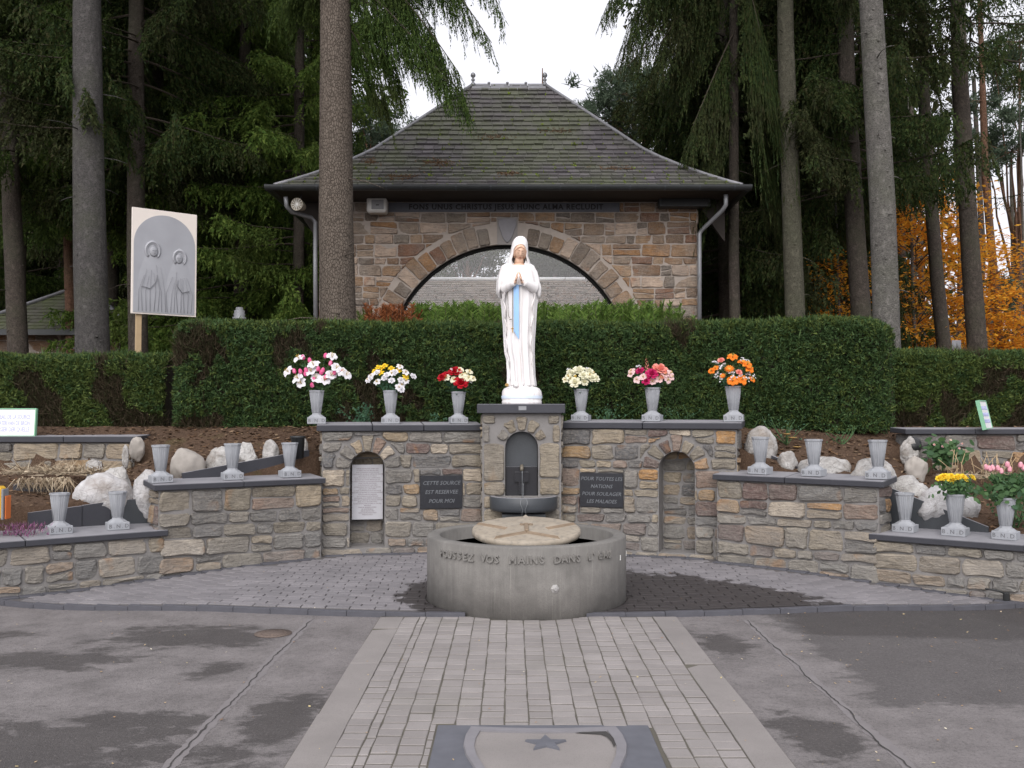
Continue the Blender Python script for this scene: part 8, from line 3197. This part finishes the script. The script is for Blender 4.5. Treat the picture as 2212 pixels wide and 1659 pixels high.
figure(.74, .68, bw_ * .38, -1)
mb = MB()
mb.cbox((U8(175) + .0, .045, (zb0 + .25) / 2 - .1), (.075, .05, zb0 + .45), .004)
mb.build("post", M['post_wood'], pb)
# black plastic pot behind the left wing's third vase
p = W(641, 990, 10.35)
mb = MB()
mb.lathe([(.062, 0), (.075, .22), (.082, .225), (.082, .245), (.072, .245), (.066, .1), (.001, .1)], n=24)
o = mb.build("black_pot", M['black_plastic'], None, (p.x, 10.40, W(641, 942, 10.35).z - .245))
tag(o, "black plastic flower pot sunk behind the third empty vase on the left wing", "pot")
p = W(1975, 965, 10.5)
mb = MB()
mb.lathe([(.05, 0), (.085, .04), (.10, .09), (.07, .14), (.03, .15)], n=16)
o = mb.build("black_pot", M['black_plastic'], None, (W(1962, 950, 10.55).x, 10.55, W(1962, 958, 10.55).z - .05), (R(60), R(30), 0))
tag(o, "overturned black plastic pot lying at the corner of the right garden wall", "pot")
# small metal lamp top behind the left hedge
p = W(517, 690, 14.5)
e = empty("garden_lamp", (p.x, 14.5, 1.38), None, "small ribbed metal lamp peeping over the tall hedge's left part", "lamp")
mb = MB()
hh = W(517, 664, 14.5).z - 1.38
mb.lathe([(.04, 0), (.04, hh - .2), (.10, hh - .19), (.10, hh - .15), (.075, hh - .15), (.09, hh - .1), (.075, hh - .1), (.08, hh - .05), (.06, hh - .05), (.05, hh), (.001, hh)], n=18)
mb.build("lamp_post", M['zinc'], e)
p = W(2066, 760, 14.5)
e = empty("grey_signpost", (p.x, 14.5, 1.38), None, "small grey sign plate on a post behind the low right hedge", "sign")
mb = MB()
zt_ = W(2066, 735, 14.5).z - 1.38
mb.cbox((0, 0, zt_ - .12), (.14, .02, .24), .004)
mb.build("plate", M['lead'], e)
mb = MB()
mb.tube([(0, .02, 0), (0, .02, zt_ - .02)], .02, 8)
mb.build("post", M['zinc'], e)
# yellow and orange crate at the left edge
p0, p1 = W(-60, 1122, 8.62), W(8, 1050, 8.62)
e = empty("yellow_crate", ((p0.x + p1.x) / 2, 8.62, p0.z), None, "yellow and orange plastic container at the far left edge", "container")
ww, hh_ = p1.x - p0.x, p1.z - p0.z
mb = MB()
mb.cbox((0, 0, hh_ / 2), (ww, .12, hh_), .02)
mb.build("shell", M['yellow'], e)
mb = MB()
mb.cbox((ww / 2 + .012, 0, hh_ * .46), (.02, .10, hh_ * .92), .006)
mb.build("side_panel", M['zinc'], e)
mb = MB()
mb.cbox((ww / 2 + .03, .02, hh_ * .36), (.012, .09, hh_ * .7), .004)
mb.build("edge", M['orange_plastic'], e)

# ================================================================== PLANTS IN THE BED
def shrub(name, label, base, cx, w, h, n, mat, seed, stems=6, size=.022, cat="plant", flowers=None):
    root = empty(name, base, None, label, cat)
    r = np.random.default_rng(seed)
    ends = []
    Ws = []
    for k in range(stems):
        tip = np.array([r.normal(0, w * .45), r.normal(0, w * .3), h * r.uniform(.55, 1.0)])
        q = np.linspace(0, 1, 6)[:, None]
        ax = tip * q + np.array([r.normal(0, .03), 0, 0]) * np.sin(q * PI)
        Ws.append(wood_tris(ax, .006, .003, 4))
        ends.append(ax)
    w_ = np.concatenate(Ws)
    link("stem", tris_mesh("stem", w_, M['leaf_rose'] if mat != 'straw' else M['twig']), root)
    P = np.concatenate([e[2:] for e in ends])
    P = P[r.integers(0, len(P), n)] + r.normal(0, 1, (n, 3)) * np.array([w * .16, w * .14, h * .09])
    e1 = unit(r.normal(0, 1, (n, 3))) * (size * r.uniform(.6, 1.3, n))[:, None]
    e2 = unit(np.cross(e1, np.tile([0, -1.0, .6], (n, 1)) + r.normal(0, .5, (n, 3)))) * (size * .55)
    Q = np.stack([P - e1, P - e2, P + e1, P + e2], 1).reshape(-1, 3)
    i = np.arange(n)[:, None] * 4
    T = np.concatenate([i + np.array([[0, 1, 2]]), i + np.array([[0, 2, 3]])])
    tag(link("leaves", np_mesh("leaves", Q, T, M[mat]), root), kind='stuff')
    for (kd, col, x, z, s_) in flowers or ():
        o = link("flower", fm(kd, col, size=s_), root, (x, -w * .3, z), (R(60), 0, 0))
    return root
def at_bed(px, py, d):
    p = W(px, py, d)
    return Vector((p.x, d, bed_z(p.x, d) - .01))
M['rose_shrub'] = leaf_mat("blue_green_rose_leaves", [(0.035, 0.085, 0.050), (0.06, 0.125, 0.075), (0.09, 0.16, 0.10)], trans=0.2)
b = at_bed(783, 905, 10.95)
shrub("rose_shrub", "small bluish-green rose shrub left of the yellow bouquet's vase", b, 0, .20, .30, 240, 'rose_shrub', 1, 7, .020, "shrub")
b = at_bed(940, 905, 11.0)
shrub("rose_shrub", "thin pale green sprig left of the red bouquet's vase", b, 0, .14, .20, 70, 'rose_shrub', 2, 5, .015, "shrub")
b = at_bed(1320, 905, 11.0)
shrub("rose_shrub", "straggly rose stems between the white roses and the pink bouquet", b, 0, .34, .28, 80, 'rose_shrub', 3, 9, .016, "shrub")
b = at_bed(1470, 905, 11.0)
shrub("rose_shrub", "bare rose canes between the pink bouquet and the orange lilies", b, 0, .30, .26, 40, 'rose_shrub', 4, 7, .014, "shrub")
b = at_bed(1700, 960, 10.7)
shrub("rose_shrub", "arching rose canes behind the low white boulder on the right", b, 0, .50, .34, 60, 'rose_shrub', 5, 9, .015, "shrub")
b = at_bed(1820, 950, 10.75)
shrub("rose_shrub", "green cane clump under the hedge behind the middle right vase", b, 0, .36, .26, 60, 'leaf_rose', 6, 7, .015, "shrub")
# pink flowering plant
p = W(2040, 1000, 10.3)
root = shrub("begonia_plant", "leafy green plant with small pink flowers against the right garden wall", Vector((p.x, 10.3, W(2040, 1002, 10.3).z - .05)), 0, .24, .30, 40, 'leaf_rose', 7, 6, .03, "plant",
             [("lily", 'p_rose', -.14, .26, .022), ("lily", 'p_rose', -.05, .24, .022), ("lily", 'p_rose', .13, .22, .022), ("lily", 'p_rose', .16, .27, .02), ("lily", 'p_palepink', .04, .31, .02)])
leaf_mass("leaves", root, 120, 0, .17, .10, .075, .06, 9, .046)
# straw
def straw(name, label, base, n, w, h, seed, dep=.15, droop=0.0, up=.35, cat="dry plant"):
    r = np.random.default_rng(seed)
    P = np.stack([r.uniform(-w / 2, w / 2, n), r.uniform(-dep, dep, n), r.uniform(0, .05, n)], 1)
    D = np.stack([r.normal(0, 1, n), r.normal(-.2, .6, n), np.abs(r.normal(0, up, n)) - droop], 1)
    f = blades(P, unit(D), h * r.uniform(.35, 1.1, n), .014 * r.uniform(.5, 1.5, n), r, .15)
    o = link(name, tris_mesh(name, f, M['straw']), None, base)
    tag(o, label, cat)
    return o
p = W(2105, 1028, 9.9)
straw("dry_stalks", "clump of dry standing stalks beside the pink flowering plant", Vector((p.x, 9.9, p.z - .03)), 170, .72, .18, 1, .2, 0, .25)
m = MB()
r = random.Random(3)
for k in range(26):
    x, y = r.uniform(-.22, .42), r.uniform(-.1, .2)
    h = r.uniform(.10, .30)
    m.tube([(x, y, -.05), (x + r.gauss(0, .02), y, h * .6), (x + r.gauss(0, .05), y, h)], [.005, .004, .003], 4)
st_ = m.build("stalk", M['post_wood'], [o for o in bpy.data.objects if o.name == "dry_stalks"][0])
p = W(110, 1030, 9.95)
straw("straw_heap", "heap of withered straw-coloured plants below the left garden wall", Vector((p.x, 10.1, p.z + .02)), 620, .98, .20, 2, .28, -.02, .35)
p = W(105, 1050, 9.75)
straw("withered_leaves", "withered brown leaves hanging over the dark block left of the huge white boulder", Vector((p.x, 9.66, p.z + .05)), 330, .56, .17, 4, .05, 1.6, .2)
a, b = W(28, 1048, 9.72), W(145, 1048, 9.80)
slab_between("edging_slab", "dark stone block under the withered leaves on the left", [dn(a, .62), dn(b, .62), W(145, 1046, 9.80), W(28, 1046, 9.72)], .2, M['bluestone'])
# heather
p = W(28, 1140, 8.66)
root = empty("heather_plant", (p.x, 8.80, .45), None, "purple heather on the lowest left ledge at the picture's edge", "plant")
r = np.random.default_rng(5)
n = 500
P = np.stack([r.normal(0, .11, n), r.normal(0, .05, n), r.uniform(0, .10, n)], 1)
link("foliage", tris_mesh("foliage", blades(P, np.stack([P[:, 0] * 2, r.normal(0, .3, n), np.ones(n)], 1), r.uniform(.02, .05, n), r.uniform(.006, .012, n), r, .4), M['heather']), root)
# bush at the right edge
p = W(2200, 1110, 8.7)
rs = shrub("leafy_bush", "yellow-green leafy bush cut off by the right edge behind the pink roses", Vector((p.x + .1, 8.95, .45)), 0, .26, .5, 300, 'leaf_rose', 11, 8, .022, "shrub")
# mushrooms-like dry leaves on the right slope
m = MB()
for (px, py, w) in ((1712, 948, .05), (1722, 968, .045), (1700, 940, .04)):
    p = W(px, py, 10.5)
    m.lathe([(.004, 0), (w, .012), (w * 1.1, .02), (w * .3, .018), (.001, .014)], (p.x, 10.5, p.z), 9)
o = m.build("dried_fungi", M['gold'])
tag(o, "cluster of tan dried fungus caps behind the tall egg-shaped boulder", "fungus")
# cable and valve at the right foot of the lowest wall
p = G(2187, 1292)
m = MB()
m.cbox((0, 0, .04), (.05, .04, .08), .01)
m.tube([(0, 0, .06), (-.06, .02, .09), (-.16, .05, .10)], .008, 6)
o = m.build("ground_socket", M['black_plastic'], None, (p.x, p.y + .1, gz(p.x, p.y) + FANH))
tag(o, "small black socket at the foot of the lowest right wall", "socket")
